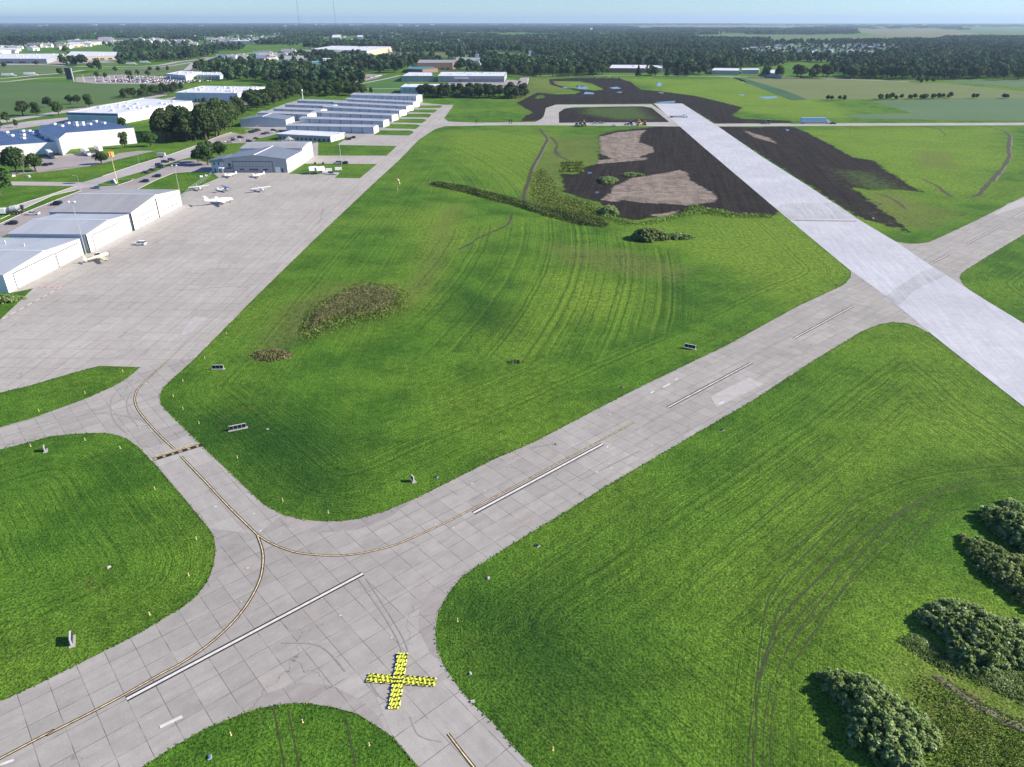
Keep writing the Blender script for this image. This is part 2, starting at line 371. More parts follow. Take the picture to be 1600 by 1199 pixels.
def catmull(pts, n=6, closed=False):
    P = [Vector(p) for p in pts]; out = []
    m = len(P)
    for i in range(m-1):
        a, b, c, d = P[max(i-1, 0)], P[i], P[i+1], P[min(i+2, m-1)]
        for k in range(n):
            t = k/n
            out.append(0.5*((2*b)+(c-a)*t+(2*a-5*b+4*c-d)*t*t+(3*b-a-3*c+d)*t**3))
    out.append(P[-1]); return out
def ribbon_pts(c, wid, off=0.0):
    L, Rr = [], []
    for i, p in enumerate(c):
        d = (c[min(i+1, len(c)-1)]-c[max(i-1, 0)]).normalized(); nn = Vector((-d.y, d.x))
        L.append(p+nn*(off+wid/2)); Rr.append(p+nn*(off-wid/2))
    return L, Rr
def ribbon(mb, pts, wid, z, off=0.0, smooth=True, px=True, mi=0, jit=0.0):
    c = [Vector(P2(*p)) if px else Vector(p) for p in pts]
    if smooth and len(c) > 2: c = catmull(c)
    L, Rr = ribbon_pts(c, wid, off)
    if jit:
        L = [p+Vector((rnd.uniform(-jit, jit), rnd.uniform(-jit, jit))) for p in L]
        Rr = [p+Vector((rnd.uniform(-jit, jit), rnd.uniform(-jit, jit))) for p in Rr]
    for i in range(len(c)-1):
        mb.poly([(Rr[i].x, Rr[i].y, z), (Rr[i+1].x, Rr[i+1].y, z), (L[i+1].x, L[i+1].y, z), (L[i].x, L[i].y, z)], mi)

# ---- traced outlines (picture coordinates of ground points)
RW_ANG = 42.3; 
def ext(p, ang, dist):
    x, y = P2(*p); return ('w', x+math.cos(R(ang))*dist, y+math.sin(R(ang))*dist)
def W(lst): return [Vector((p[1], p[2])) if p[0] == 'w' else Vector(P2(*p)) for p in lst]
IL = [(0,1096),(29,1084),(79,1060),(104,1047),(173,1013),(212,993),(228,984),(254,968),(283,951),(306,933),(325,908),(334,883),(337,858),(334,839),(327,827),(312,806),(291,783),(266,754),(246,729),(218,700),(214,697),(212,696),(200,687),(185,681),(165,677),(140,677),(110,679),(80,682),(50,690),(35,694),(0,703)]
UL1 = [(0,668),(50,654),(100,636),(140,621),(175,605),(195,594),(210,582),(219,574)]
UL2 = [(155,572),(100,587),(50,602),(0,614)]
CE_top = [(1060,198),(860,196),(780,196),(695,197.5),(680,202),(669,209),(654,219),(624,250),(598,274),(544,325),(488,378),(440,425),(400,464),(355,510),(310,555)]
CE_bot = [(275,587),(255,606),(249,619),(251,632),(267,650),(295,677),(317,699),(350,730),(380,759),(412,789),(442,805),(470,812),(500,815),(532,815),(562,811),(600,800),(650,779),(700,754),(772,718),(835,691),(932,640),(1000,605),(1135,540),(1250,477),(1315,447),(1322,442),(1329,434),(1330,426),(1324,416),(1300,394)]
TR = [(1401,378),(1416,381),(1435,381),(1450,379),(1462,374),(1516,349),(1600,307)]
RR = [(1600,367),(1553,395),(1510,422),(1502,428),(1500,434),(1503,442),(1514,453)]
RB = [(1450,520),(1435,512),(1416,505),(1394,504),(1375,507),(1347,518),(1260,571),(1175,627),(1085,679),(1060,694),(947,760),(883,800),(819,839),(741,888),(720,903),(700,928),(685,955),(680,983),(682,1013),(693,1040),(715,1073),(736,1098),(773,1133),(800,1166),(830,1196)]
BI = [(654,1199),(612.5,1151),(588,1134.6),(559,1116),(522,1105.7),(480.5,1099.5),(447.5,1099.5),(406,1106.5),(377,1116),(352.6,1126),(324,1137.5),(299,1151),(258,1175),(225,1197)]
WEST = [(0,500),(52,451),(12,459),(133,397),(141,396),(206,362),(209,361),(284,322),(282,304),(342,278),(331,269),(440,262),(452,235),(497,222),(440,222),(440,203),(376,199),(384,186),(428,169),(447,162),(465,157),(548,158),(655,160.5),(693,164),(709,164),(694,185),(700,190),(744,192),(791,191.5),(836,191),(846,186),(850,181),(853,169),(868,164),(1005,163.3),(1018,163.3),(1060,190),(1119,193.6),(1290,193),(1600,192)]
ZP = 0.03
xL, yL = P2(0,660)
wl = math.degrees(math.atan2(P2(0,668)[1]-P2(100,636)[1], P2(0,668)[0]-P2(100,636)[0]))
rl = RW_ANG+180
pavA = W([ext((0,1096), rl, 150)]+IL+[ext((0,703), wl, 120), ext((0,668), wl, 120)]+UL1) + W([(305,560)]) + W(CE_bot) + \
       W(TR+[ext((1600,307), RW_ANG, 500), ext((1600,367), RW_ANG, 500)]+RR+RB+[ext((830,1196), -50, 60), ext((654,1199), -50, 60)]+BI+[ext((225,1197), rl, 120)])
pavB = W([(219,574)]+UL2+[ext((0,614), 250, 4), ext((0,614), 225, 60), ext((0,560), 200, 90), ext((0,500), 190, 60)]+WEST+[ext((1600,192), 0, 500), ext((1600,196), 0, 500), (1600,196), (1290,197), (1122,198)]+CE_top+[(305,560)])
HOLES = [
 [(451,272.2),(476,255.9),(589,256.6),(562,279),(523,278.4),(531,270.5),(505,271.5)],
 [(497,243.4),(497,221),(518,222.6),(532.6,214.5),(544,214),(527.5,226.6),(620,228.5),(604,243.6)],
 [(584,211),(595,204),(640,204.2),(645.6,205.5),(646,207.5),(639,212)],
 [(600,200.6),(608.5,194.2),(650,194.6),(656,195.8),(655,198),(649,202)],
 [(613.6,191.4),(620,186.2),(660,186.0),(666,187),(665,189),(659,192.6)],
 [(626,183.4),(632,178.2),(668,178),(674,179),(673,181),(670,184)],
 [(638,175.8),(643,171.4),(679,171.4),(683,172.3),(682,173.6),(678,176.5)],
 [(652,169.4),(657.5,165.1),(688,165),(691,165.8),(690,167.2),(686,169.2)],
 [(873.5,192.3),(873,176),(882,170),(896,167.5),(1003,166.3),(1018,168.5),(1046,191)]]
NR_L = [(1022,162),(1060,196),(1100,231),(1219,332),(1325,420),(1381,461),(1431,502),(1450,518),(1500,558),(1600,636)]
NR_R = [(1066,162),(1122,198),(1190,245),(1266,293),(1341,343),(1401,379),(1442,407),(1495,441),(1549,475),(1600,506)]
newrw = W(NR_L+[ext((1600,636), -79, 80), ext((1600,506), -79, 110)]+NR_R[::-1])
o0 = P2(198,1093)

# ------------------------------------------------------------------ ground with surveyed masks
def seg_dist(X, Y, loops, closed=True):
    out = np.full(X.shape, 1e9)
    for lp in loops:
        n = len(lp)
        for i in range(n if closed else n-1):
            a, b = lp[i], lp[(i+1) % n]; dx, dy = b[0]-a[0], b[1]-a[1]; L2 = dx*dx+dy*dy
            if L2 < 1e-9: continue
            t = np.clip(((X-a[0])*dx+(Y-a[1])*dy)/L2, 0, 1)
            out = np.minimum(out, np.hypot(X-a[0]-t*dx, Y-a[1]-t*dy))
    return out
def signed_line(X, Y, lp):
    best = np.full(X.shape, 1e9); sg = np.zeros(X.shape)
    for a, b in zip(lp, lp[1:]):
        dx, dy = b[0]-a[0], b[1]-a[1]; L2 = dx*dx+dy*dy
        t = np.clip(((X-a[0])*dx+(Y-a[1])*dy)/L2, 0, 1)
        d = np.hypot(X-a[0]-t*dx, Y-a[1]-t*dy); c = (dx*(Y-a[1])-dy*(X-a[0]))
        m = d < best; best = np.where(m, d, best); sg = np.where(m, np.sign(c), sg)
    return best*sg
def inside(X, Y, lp):
    r = np.zeros(X.shape, bool); n = len(lp)
    for i in range(n):
        a, b = lp[i], lp[i-1]
        c = ((a[1] > Y) != (b[1] > Y))
        r ^= c & (X < (b[0]-a[0])*(Y-a[1])/((b[1]-a[1]) if abs(b[1]-a[1]) > 1e-9 else 1e-9)+a[0])
    return r
def mask(X, Y, polys, soft=3.0, px=True):
    out = np.zeros(X.shape)
    for pl in polys:
        lp = [P2(*p) for p in pl] if px else pl
        bx = [p[0] for p in lp]; by = [p[1] for p in lp]; mg = soft*2
        sel = (X > min(bx)-mg) & (X < max(bx)+mg) & (Y > min(by)-mg) & (Y < max(by)+mg)
        if not sel.any(): continue
        xs, ys = X[sel], Y[sel]; d = seg_dist(xs, ys, [lp]); s = np.where(inside(xs, ys, lp), d, -d)
        out[sel] = np.maximum(out[sel], np.clip(0.5+s/(2*soft), 0, 1))
    return out
SOIL = [
 [(936,212),(960,205),(1000,201),(1060,196),(1100,231),(1219,330),(1205,337),(1180,333),(1150,336),(1130,327),(1095,325),(1075,330),(1040,338),(990,344),(962,338),(950,322),(925,312),(905,308),(882,300),(879,275),(878,272),(905,273),(915,262),(935,255),(938,236)],
 [(870,158),(868,164),(854,169),(850,180),(845,188),(815,190),(820,182),(835,176),(822,170),(808,161),(825,158),(870,150)],
 [(808,161),(840,145),(870,148),(900,147),(908,143),(880,138),(860,132),(858,124),(900,122),(960,122),(985,128),(1000,140),(1040,144),(1085,150),(1120,158),(1160,168),(1150,176),(1142,180),(1160,186),(1235,189),(1238,192),(1119,193),(1066,162),(1003,162),(870,163)],
 [(873,193),(873,176),(882,170),(1020,164),(1060,194)],
 [(1122,198),(1190,198),(1238,198.5),(1260,207),(1300,228),(1330,246),(1365,251),(1385,268),(1412,284),(1440,300),(1400,296),(1350,296),(1320,290),(1340,300),(1358,315),(1380,330),(1400,345),(1420,362),(1360,345),(1335,335),(1266,290),(1190,242)]]
TAN = [[(936,214),(965,207),(1010,203),(1000,212),(998,222),(1020,230),(1021,238),(995,246),(960,249),(938,240)],
 [(958,292),(990,278),(1030,272),(1062,266),(1072,270),(1080,283),(1110,300),(1121,309),(1110,317),(1070,321),(1040,318),(1000,317),(975,312),(960,316),(940,312),(955,300)],
 [(1160,203),(1200,215),(1215,225),(1180,215)], [(905,252),(1010,246),(1010,250),(910,258)], [(1040,342),(1020,336),(1060,330)]]
SPROUT = [[(1290,262),(1365,268),(1412,290),(1430,306),(1380,312),(1340,300)], [(905,168),(1005,166),(1035,187),(960,189),(900,178)], [(1325,318),(1360,330),(1390,350),(1340,330)], [(905,175),(940,170),(960,176),(930,180)]]
ROUGH = [[(440,480),(500,450),(560,440),(640,445),(660,420),(690,330),(720,320),(700,370),(680,440),(640,480),(560,500),(470,530),(410,560),(395,555)],
 [(850,206),(870,215),(935,212),(935,250),(905,262),(880,272),(880,300),(960,330),(940,350),(860,330),(822,312),(835,270),(856,230)],
 [(850,380),(980,390),(1080,420),(1060,440),(980,430),(880,410)], [(820,122),(870,122),(900,140),(850,146),(800,160)], [(1420,1040),(1600,1040),(1600,1199),(1450,1199),(1400,1100)],
 [(1320,310),(1400,300),(1440,320),(1500,330),(1450,360),(1400,350)], [(1430,235),(1480,238),(1500,265),(1440,262)], [(1200,230),(1200,226),(1330,240),(1300,240)]]
YEL = [[(660,330),(720,320),(700,370),(660,450),(640,480),(600,500),(560,520),(640,430)], [(860,430),(1000,470),(960,500),(840,490),(760,545),(820,560),(850,540)], [(960,345),(1220,335),(1320,420),(1240,470),(1080,400),(1000,380)],
 [(1480,560),(1600,650),(1600,740),(1440,700),(1300,800),(1250,760),(1400,620)], [(720,205),(860,210),(840,300),(700,260)], [(1260,205),(1560,200),(1580,250),(1500,300),(1400,290),(1300,225)], [(1350,980),(1600,950),(1600,1199),(1350,1199)], [(1170,320),(1400,300),(1500,340),(1380,360)],
 [(830,124),(900,124),(960,140),(860,142)], [(985,124),(1150,124),(1260,150),(1340,185),(1240,188),(1150,170),(1050,145)]]
DARK = [[(480,480),(520,470),(640,480),(600,500),(500,520),(470,530)], [(240,640),(470,640),(560,690),(520,800),(430,780)], [(700,450),(780,470),(820,520),(740,520)], [(700,940),(900,900),(1000,1050),(900,1199),(760,1100)], [(1060,440),(1100,470),(1090,480),(1040,450)]]
TRK = [(1185,1250),(1182,1150),(1188,1050),(1204,960),(1255,875),(1335,805),(1430,760),(1530,742),(1640,735)]
SWIRL = [(690,560),(680,470),(700,400),(790,370),(900,372)]

def build_ground():
    def grid(x0, x1, y0, y1, st, hole=None):
        xs = np.arange(x0, x1+.01, st); ys = np.arange(y0, y1+.01, st); X, Y = np.meshgrid(xs, ys)
        nx, ny = len(xs), len(ys); i, j = np.meshgrid(np.arange(nx-1), np.arange(ny-1)); i = i.ravel(); j = j.ravel()
        if hole is not None:
            cx = xs[i]+st/2; cy = ys[j]+st/2
            k = ~((cx > hole[0]) & (cx < hole[1]) & (cy > hole[2]) & (cy < hole[3])); i, j = i[k], j[k]
        f = np.stack([j*nx+i, j*nx+i+1, (j+1)*nx+i+1, (j+1)*nx+i], 1)
        return X.ravel(), Y.ravel(), f
    A = (-140, 160, 45, 265); B = (-350, 450, -60, 1300)
    xa, ya, fa = grid(*A, 1.0); xb, yb, fb = grid(*B, 2.5, A)
    BIG = 34000.0
    xc = np.array([-BIG, B[0], B[1], BIG]); yc = np.array([-3000.0, B[2], B[3], BIG]); Xc, Yc = np.meshgrid(xc, yc); fc = []
    for j in range(3):
        for i in range(3):
            if i == 1 and j == 1: continue
            fc.append((j*4+i, j*4+i+1, (j+1)*4+i+1, (j+1)*4+i))
    X = np.concatenate([xa, xb, Xc.ravel()]); Y = np.concatenate([ya, yb, Yc.ravel()])
    F = np.concatenate([fa, fb+len(xa), np.array(fc)+len(xa)+len(xb)])
    n = len(X); me = bpy.data.meshes.new('ground')
    me.vertices.add(n); me.vertices.foreach_set('co', np.stack([X, Y, np.zeros(n)], 1).astype(np.float32).ravel())
    me.loops.add(F.size); me.loops.foreach_set('vertex_index', F.ravel().astype(np.int32))
    me.polygons.add(len(F)); me.polygons.foreach_set('loop_start', np.arange(0, F.size, 4, dtype=np.int32)); me.polygons.foreach_set('loop_total', np.full(len(F), 4, dtype=np.int32))
    me.update(calc_edges=True)
    far = len(xa)+len(xb)
    def put(name, arr):
        arr = np.array(arr, dtype=np.float32); a = me.attributes.new(name, 'FLOAT', 'POINT'); a.data.foreach_set('value', arr)
    lp = [[(p.x, p.y) for p in l] for l in (pavA, pavB, newrw)]
    e = np.minimum(seg_dist(X[:far], Y[:far], lp), 200); put('edge', np.concatenate([e, np.full(n-far, 60.)]))
    for nm, pl, s in (('soil', SOIL, 6), ('tan', TAN, 5), ('rough', ROUGH, 5), ('yel', YEL, 14), ('dark', DARK, 9), ('sprout', SPROUT, 22)):
        v_ = mask(X, Y, pl, s)
        if nm == 'soil': v_ = np.maximum(v_, .40*mask(X, Y, [[(852,384),(905,380),(940,388),(985,402),(980,418),(930,408),(880,400)], [(1040,358),(1085,362),(1080,384),(1030,384)], [(820,205),(850,210),(848,222),(822,218)]], 16))
        if nm == 'soil': v_ = v_*(1-mask(X, Y, [[(864,127),(907,127.5),(925,131),(945,140),(928,142),(911,140),(885,137),(868,132)], [(862,140),(890,140),(894,145),(866,145)], [(1185,196),(1150,196),(1160,199),(1190,199)], [(838,150),(850,148),(852,153),(836,155)]], 5))
        put(nm, v_)
    tl = [tuple(p) for p in catmull([Vector(P2(*p)) for p in TRK], 5)]
    t = signed_line(X, Y, tl); put('trk', np.clip(t, -60, 60)); put('trkm', np.clip(1.4-np.abs(t+2)/8.0, 0, 1)*(X > 20))
    sl = [tuple(p) for p in catmull([Vector(P2(*p)) for p in SWIRL], 6)]
    s_ = signed_line(X, Y, sl); put('swirl', X-0.05*(Y-200)+0.0011*(Y-300)**2)
    put('swirlm', np.maximum(mask(X, Y, [[(650,560),(650,400),(700,360),(900,340),(1060,400),(1090,500),(900,560)], [(700,205),(850,208),(845,300),(800,320),(700,285)]], 12), 0))
    me.materials.append(M['ground'])
    o = bpy.data.objects.new('ground', me); COL.objects.link(o); tag(o, kind='structure')
build_ground()

# ------------------------------------------------------------------ pavements
SA = RW_ANG-0.6
sheet('runway_pavement', [pavA], M['old'], ZP, SA, (3.63, 4.15), o0, px=False)
def inner(loop): return [Vector(P2(*p)) for p in loop]
sheet('apron_pavement', [pavB]+[inner(h) for h in HOLES], M['apron'], ZP+0.006, 88.3, (6.1, 6.1), P2(284,322), px=False)
sheet('new_runway', [newrw], M['new'], ZP+0.03, 79, (6.0, 7.6), P2(1060,196), px=False)
sheet('concrete_patch', [[(141,396.5),(206,362.5),(209,361.5),(284,322.5),(298,322.5),(222,360),(151,398)]], M['patch'], ZP+0.016)
# taxiway slabs (separate pour) on the stub and at the lower exit
sheet('taxiway_pavement', [[(218,701),(246,729.5),(291,783.5),(326,826),(400,836),(440,806),(412,789.5),(350,730.5),(317,699.5),(297,679),(267,690),(240,700)]], M['stub'], ZP+0.012, SA-90, (5.2, 4.6), P2(291,783))
M['newdark'] = slab_mat('grey_new_concrete', (0.37, 0.378, 0.40), (0.42, 0.428, 0.45), joint=(0.28, 0.28, 0.29), jw=0.02, var=0.12, size=(6, 7.6), crack=0, streak=1.0, warm=(0.42, 0.42, 0.42), jc=0.4)
sheet('new_runway_lane', [[(1384,463),(1398,452),(1441,424),(1458,419),(1480,431),(1455,441),(1428,455),(1404,478)]], M['newdark'], ZP+0.036, 79, (6,7.6), P2(1060,196))
sheet('new_runway_lane', [[(1236,345),(1213,326),(1222,318),(1303,317),(1339,341.5)]], M['newdark'], ZP+0.036, 79, (6,7.6), P2(1060,196))
sheet('exit_pavement', [W([(587,1090),(613,1150),(654,1198),ext((654,1198),-50,58),ext((829,1196),-50,58),(829,1196),(800,1166.5),(773,1133.5),(736,1098.5),(697,1062),(640,1082)])], M['stub'], ZP+0.012, SA-90, (5.4, 4.8), P2(654,1199), px=False)
for nm, pl in (('concrete_patch', [(303,495),(326,496),(304,514),(290,524),(282,524),(288,514)]), ('concrete_patch', [(1553,336),(1600,322),(1600,311),(1575,318)]),
               ('concrete_patch', [(1110,620),(1170,590),(1195,600),(1120,637)])):
    sheet(nm, [pl], M['patch'], ZP+0.016, kind='structure')

M['oldfil'] = slab_mat('stained_concrete', (0.285, 0.264, 0.250), (0.315, 0.292, 0.276), size=(7, 7), var=0.1)
for pl in ([(327,827),(334,839),(337,858),(334,883),(325,908),(306,933),(290,946),(322,925),(345,898),(350,872),(343,845)], [(340,1131),(377,1116),(406,1106.5),(447.5,1099.5),(480.5,1099.5),(522,1105.7),(559,1116),(588,1134.6),(606,1147),(590,1118),(560,1092),(520,1072),(470,1066),(420,1083),(370,1106)],
           [(741,888),(720,903),(700,928),(685,955),(680,983),(682,1013),(693,1040),(672,1020),(655,985),(655,955),(672,925),(705,898)], [(412,789),(442,805),(470,812),(500,815),(532,815),(562,811),(600,800),(650,779),(610,808),(560,828),(500,833),(450,824),(420,800)]):
    sheet('stained_fillet', [pl], M['oldfil'], ZP+0.008, SA, (5.5, 5.5), o0)
M['rut'] = plain('flattened_turf', (0.045, 0.062, 0.020), 0.9, var=0.3, scale=2)
m = MB(); q_ = lambda L: [(1150+x/2.402, 700+y/2.402) for x, y in L]
for k_, (L_, wd_) in enumerate((([(95,740),(105,640),(130,550),(200,460),(300,360),(400,250),(470,170)],.22), ([(140,720),(150,640),(170,580),(240,490),(340,380),(460,230)],.22), ([(85,870),(130,720),(200,600),(300,500),(420,380),(530,300),(700,190),(900,110)],.34), ([(180,780),(240,680),(330,560),(420,450),(520,340),(620,250),(720,190)],.30),
     ([(200,830),(260,740),(330,640),(400,530),(500,410),(620,290),(740,200)],.26), ([(60,1240),(75,1050),(85,900),(130,760),(215,650),(330,540)],.24), ([(40,1240),(55,1050),(75,900),(90,740)],.2), ([(100,1240),(110,1000),(150,850),(230,700),(350,590),(460,470)],.18), ([(130,1240),(135,1000),(180,850)],.18), ([(0,340),(100,260),(250,110),(330,30)],.16), ([(120,440),(250,350),(360,240)],.18), ([(620,380),(700,290),(760,230)],.18), ([(730,180),(850,140),(1000,120),(1100,118)],.2), ([(640,400),(730,300),(800,230)],.16))):
    c_ = catmull([Vector(P2(*p)) for p in q_(L_)], 14); seg = []
    for i_, p_ in enumerate(c_):
        seg.append(p_+Vector((rnd.uniform(-.05,.05), rnd.uniform(-.05,.05))))
        if rnd.random() < .05 or i_ == len(c_)-1:
            if len(seg) > 2: ribbon(m, seg, wd_*rnd.uniform(.7,1.2), 0.010+k_*.0006, smooth=False, px=False)
            seg = []
for a_, b_ in (((427,1104),(445,1199)), ((449.6,1108),(468,1199)), ((540,1120),(556,1199)), ((425,560),(500,640))):
    if a_[1] > 1000: ribbon(m, [a_, b_], .24, .012, smooth=False)
tag(m.build('tyre_tracks', M['rut']), kind='structure')

# ------------------------------------------------------------------ painted markings
ZM = ZP+0.036
def line_obj(name, pts, wid, mat, border=0.0, smooth=True, z=ZM, label=None, gr=None, px=True):
    m = MB()
    if border: ribbon(m, pts, wid+2*border, z, smooth=smooth, px=px, mi=1)
    ribbon(m, pts, wid, z+0.006, smooth=smooth, px=px)
    o = m.build(name, [mat, M['blackline']]); return tag(o, label, 'painted line' if label else None, gr, None if label else 'structure')
YL1 = [ext((0,1186), rl, 60), (0,1186),(75,1148),(150,1110),(200,1083),(251,1054),(285,1036),(327,1007),(364,973),(390,939),(406,907),(411,881),(410,860),(402,836)]
line_obj('taxi_line', [ (p[1],p[2]) if p[0]=='w' else P2(*p) for p in YL1], 0.17, M['yellowline'], 0.17, px=False)
line_obj('taxi_line', [(402,836),(360,795),(320,752),(283,713.5)], 0.17, M['yellowline'], 0.17, smooth=False)
line_obj('taxi_line', [(273,702.5),(250,681),(228,657),(216,641),(211,628),(212,616),(219,604),(240,584),(262,564)], 0.17, M['yellowline'], 0.17)
line_obj('taxi_line', [(262,564),(290,537),(350,485),(397,442),(464,380),(530,318),(576,273),(596,256),(645.6,219.6),(689.5,170.6)], 0.30, M['rubber_mark'], 0.0, smooth=False)
line_obj('taxi_line', [(402,836),(425,850),(460,863),(500,868),(540,868),(580,862),(620,851),(660,834),(700,815.5),(736,796.5)], 0.15, M['yellowline'], 0.15)
line_obj('taxi_line', [(736,796.5),(943,686.5),(991,660.5)], 0.15, M['yellowline'], 0.15, smooth=False)
line_obj('taxi_line', [(700,1147), (722,1176), (742,1201), (780,1250)], 0.16, M['yellowline'], 0.14, smooth=False)
for a, b, wd, mt in (((198,1093),(567,897),0.46,'whiteline'),((740,802),(942,694),0.50,'whiteline'),((1044,637),(1174,567.5),0.45,'oldwhite'),((1241,529),(1331,480),0.45,'oldwhite'),((1453,413),(1480,399),0.5,'oldwhite'),((1512,381),(1560,355),0.5,'oldwhite'),((1585,340),(1604,330),0.5,'whiteline')):
    line_obj('runway_stripe', [a, b], wd, M[mt], 0.28, smooth=False)
for a, b, wd in (((250,1137),(285,1120),0.5),((0,1196),(22,1188),0.4),((1036,606),(1047,600),0.5),((1016,615),(1022,612),0.4),((1054,594),(1059,592),0.4),((1123,632),(1131,628),0.4),((948,700),(950,698),0.4),((430,852),(0,0),0)):
    if wd: line_obj('paint_remnant', [a, b], wd, M['whiteline'], 0, smooth=False)
# small repaired spalls on the runway
m = MB()
for x, y in ((387,888),(377,941),(501,935),(532,962),(485,1003),(708,825),(738,756),(796,733),(758,768),(933,738),(955,732),(952,725),(1018,697),(932,648),(953,648),(1188,525),(1098,573),(1085,580),(1201,587),(1174,602),(1560,371),(681,820),(612,997),(228,600),(252,590),(190,606),(230,639),(227,664),(418,671),(218,669),(247,697),(337,792),(360,820),(397,803),(407,830)):
    p = at(x, y); a = rnd.uniform(0, 3); r_ = rnd.uniform(0.15, 0.4)
    m.poly([(p.x+math.cos(a+t)*r_*rnd.uniform(.6, 1.4), p.y+math.sin(a+t)*r_*rnd.uniform(.4, 1), ZM) for t in (0, 1.2, 2.2, 3.1, 4.2, 5.2)])
tag(m.build('spall_patches', M['signwhite']), kind='structure')
# tyre marks and sealed saw cuts
m = MB()
for zz, (pts, wd) in enumerate((([(228,600),(205,614),(175,633),(140,645),(110,655),(60,668),(0,685)], .35), ([(110,655),(150,646),(185,649),(215,655),(232,662)], .3), ([(190,606),(176,620),(173,640),(180,660),(200,680)], .25), ([(215,610),(203,618),(198,632),(203,650),(217,668)], .22),
                ([(560,905),(598,960),(621,1000),(628,1020)], .22), ([(572,905),(608,960),(631,1000),(638,1020)], .18), ([(575,1060),(588,1082),(600,1093),(620,1100)], .2), ([(640,1120),(655,1150),(690,1160)], .15), ([(390,450),(360,448),(300,453),(270,452)], .35), ([(540,1050),(500,1010),(440,1005)], .25),
                ([(830,700),(866,694),(868,696)], .8), ([(905,752),(980,715),(1000,705)], .5), ([(505,325),(500,345),(488,352)], .5))):
    ribbon(m, pts, wd, ZP+0.022+zz*0.0012)
tag(m.build('tyre_marks', M['rubber_mark']), kind='structure')
# runway hold position: two solid + two dashed yellow bars on black, black squares
a, b = Vector(P2(239,720.5)), Vector(P2(316,697)); u = (b-a).normalized(); n_ = Vector((-u.y, u.x)); Lh = (b-a).length
m = MB()
def strip(s0, s1, t0, t1, z, mi):
    q = [a+u*s0+n_*t0, a+u*s1+n_*t0, a+u*s1+n_*t1, a+u*s0+n_*t1]; m.poly([(p.x, p.y, z) for p in q], mi)
strip(0.2, Lh-.2, -0.2, 1.72, ZM+0.008, 0)
for t in (1.45, 1.0): strip(0.2, Lh-.2, t, t+0.2, ZM+0.014, 1)
for i in range(11):
    s0 = 0.9+i*(Lh-1.2)/10.4
    if i % 2: continue
    strip(s0, s0+(Lh/11)*0.95, -0.25, 0.75, ZM+0.020, 0)
for t in (0.5, 0.05):
    for i in range(22): 
        s0 = 0.2+i*Lh/22
        if (int((s0-0.9)/((Lh-1.2)/10.4)) % 2) == 0 and s0 > .9: continue
        strip(s0, min(s0+Lh/22, Lh-.1), t, t+0.2, ZM+0.014, 1)
tag(m.build('hold_position_marking', [M['blackline'], M['yellowline']]), kind='structure')
# red and white boundary dashes at the lower left of the apron
m = MB(); pts = [P2(0,501), P2(94,450)]; a_, b_ = Vector(pts[0]), Vector(pts[1]); L_ = (b_-a_).length; u_ = (b_-a_)/L_; n2_ = Vector((-u_.y, u_.x))
i = -30.0
while i < L_:
    for s0, s1, mi, o_ in ((i, i+2.2, 0, 0), (i+2.2, i+3.3, 1, 0)):
        q = [a_+u_*s0+n2_*(-.22+o_), a_+u_*s1+n2_*(-.22+o_), a_+u_*s1+n2_*(.22+o_), a_+u_*s0+n2_*(.22+o_)]; m.poly([(p.x, p.y, ZM) for p in q], mi)
    i += 3.9
a_, b_ = Vector(P2(94,450)), Vector(P2(57,449.3)); L_ = (b_-a_).length; u_ = (b_-a_)/L_; n2_ = Vector((-u_.y, u_.x)); i = 0
while i < L_:
    q = [a_+u_*i+n2_*-.25, a_+u_*(i+1.2)+n2_*-.25, a_+u_*(i+1.2)+n2_*.25, a_+u_*i+n2_*.25]; m.poly([(p.x, p.y, ZM) for p in q], 1); i += 2.3
tag(m.build('boundary_dashes', [M['whiteline'], M['redline']]), kind='structure')

# ------------------------------------------------------------------ roads, lots and lawns west of the hangars
ZR = 0.02
sheet('side_road', [W([ext((0,343),193,60),(40,324.5),(82.5,305.5),(118,297.3),(150,291.5),(155,287.5),(182,280),(230,266),(282,250),(302,245),(322,236),(352,221),(375,210),(362,207),(340,214),(312,226),(265,242.5),(215,257.5),(160,276),(130,285),(113,293),(75,306),(37,317.5),(0,330),ext((0,330),193,60)])], M['road'], ZR+0.02, 60, (6,6), px=False)
sheet('side_road', [[(-60,284),(19,284),(131,285.2),(120,292),(110,291),(19,290),(-60,290)]], M['road'], ZR+0.026, 0, (6,6))
sheet('parking_lot', [[(120,297),(152,292),(184,290),(205,282),(240,270),(283,251),(303,250),(331,256),(331,269),(300,268),(271,270.5),(245,281),(215,296),(154,297),(98,335),(55,345),(12,366),(-60,400),(-60,368),(0,350),(32,335),(84,314),(127,298.5)]], M['lot'], ZR+0.014, 60, (6,6))
sheet('parking_lot', [[(328,229),(338,218),(365,210),(380,210),(412,200),(435,203),(440,208),(400,218),(392,223.5),(345,224.5)]], M['lot'], ZR+0.03, 60, (6,6))
sheet('parking_lot', [[(0,268),(60,270),(75,262),(100,262),(140,260),(160,250),(185,240),(215,236),(243,236),(220,241),(190,248),(150,258),(90,263.5),(60,270),(0,276)]], M['lot'], ZR+0.02, 60, (6,6))
sheet('parking_lot', [[(60,270),(45,262),(40,250),(150,235),(160,250),(140,260)]], M['lot'], ZR+0.012, 60, (6,6))
sheet('side_road', [[(0,197),(50,189),(110,183),(150,174),(210,163),(270,152),(300,147),(300,150),(260,158),(200,170),(150,180),(110,190),(60,197),(0,206)]], M['road'], ZR+0.02, 30, (6,6))
sheet('side_road', [[(0,188),(60,179),(130,168),(200,158),(260,146),(262,149),(200,161),(130,172),(60,183),(0,193)]], M['road'], ZR+0.02, 30, (6,6))
sheet('parking_lot', [[(300,161),(370,160),(440,150),(438,156),(380,165),(370,167),(300,166)]], M['lot'], ZR+0.02, 30, (6,6))
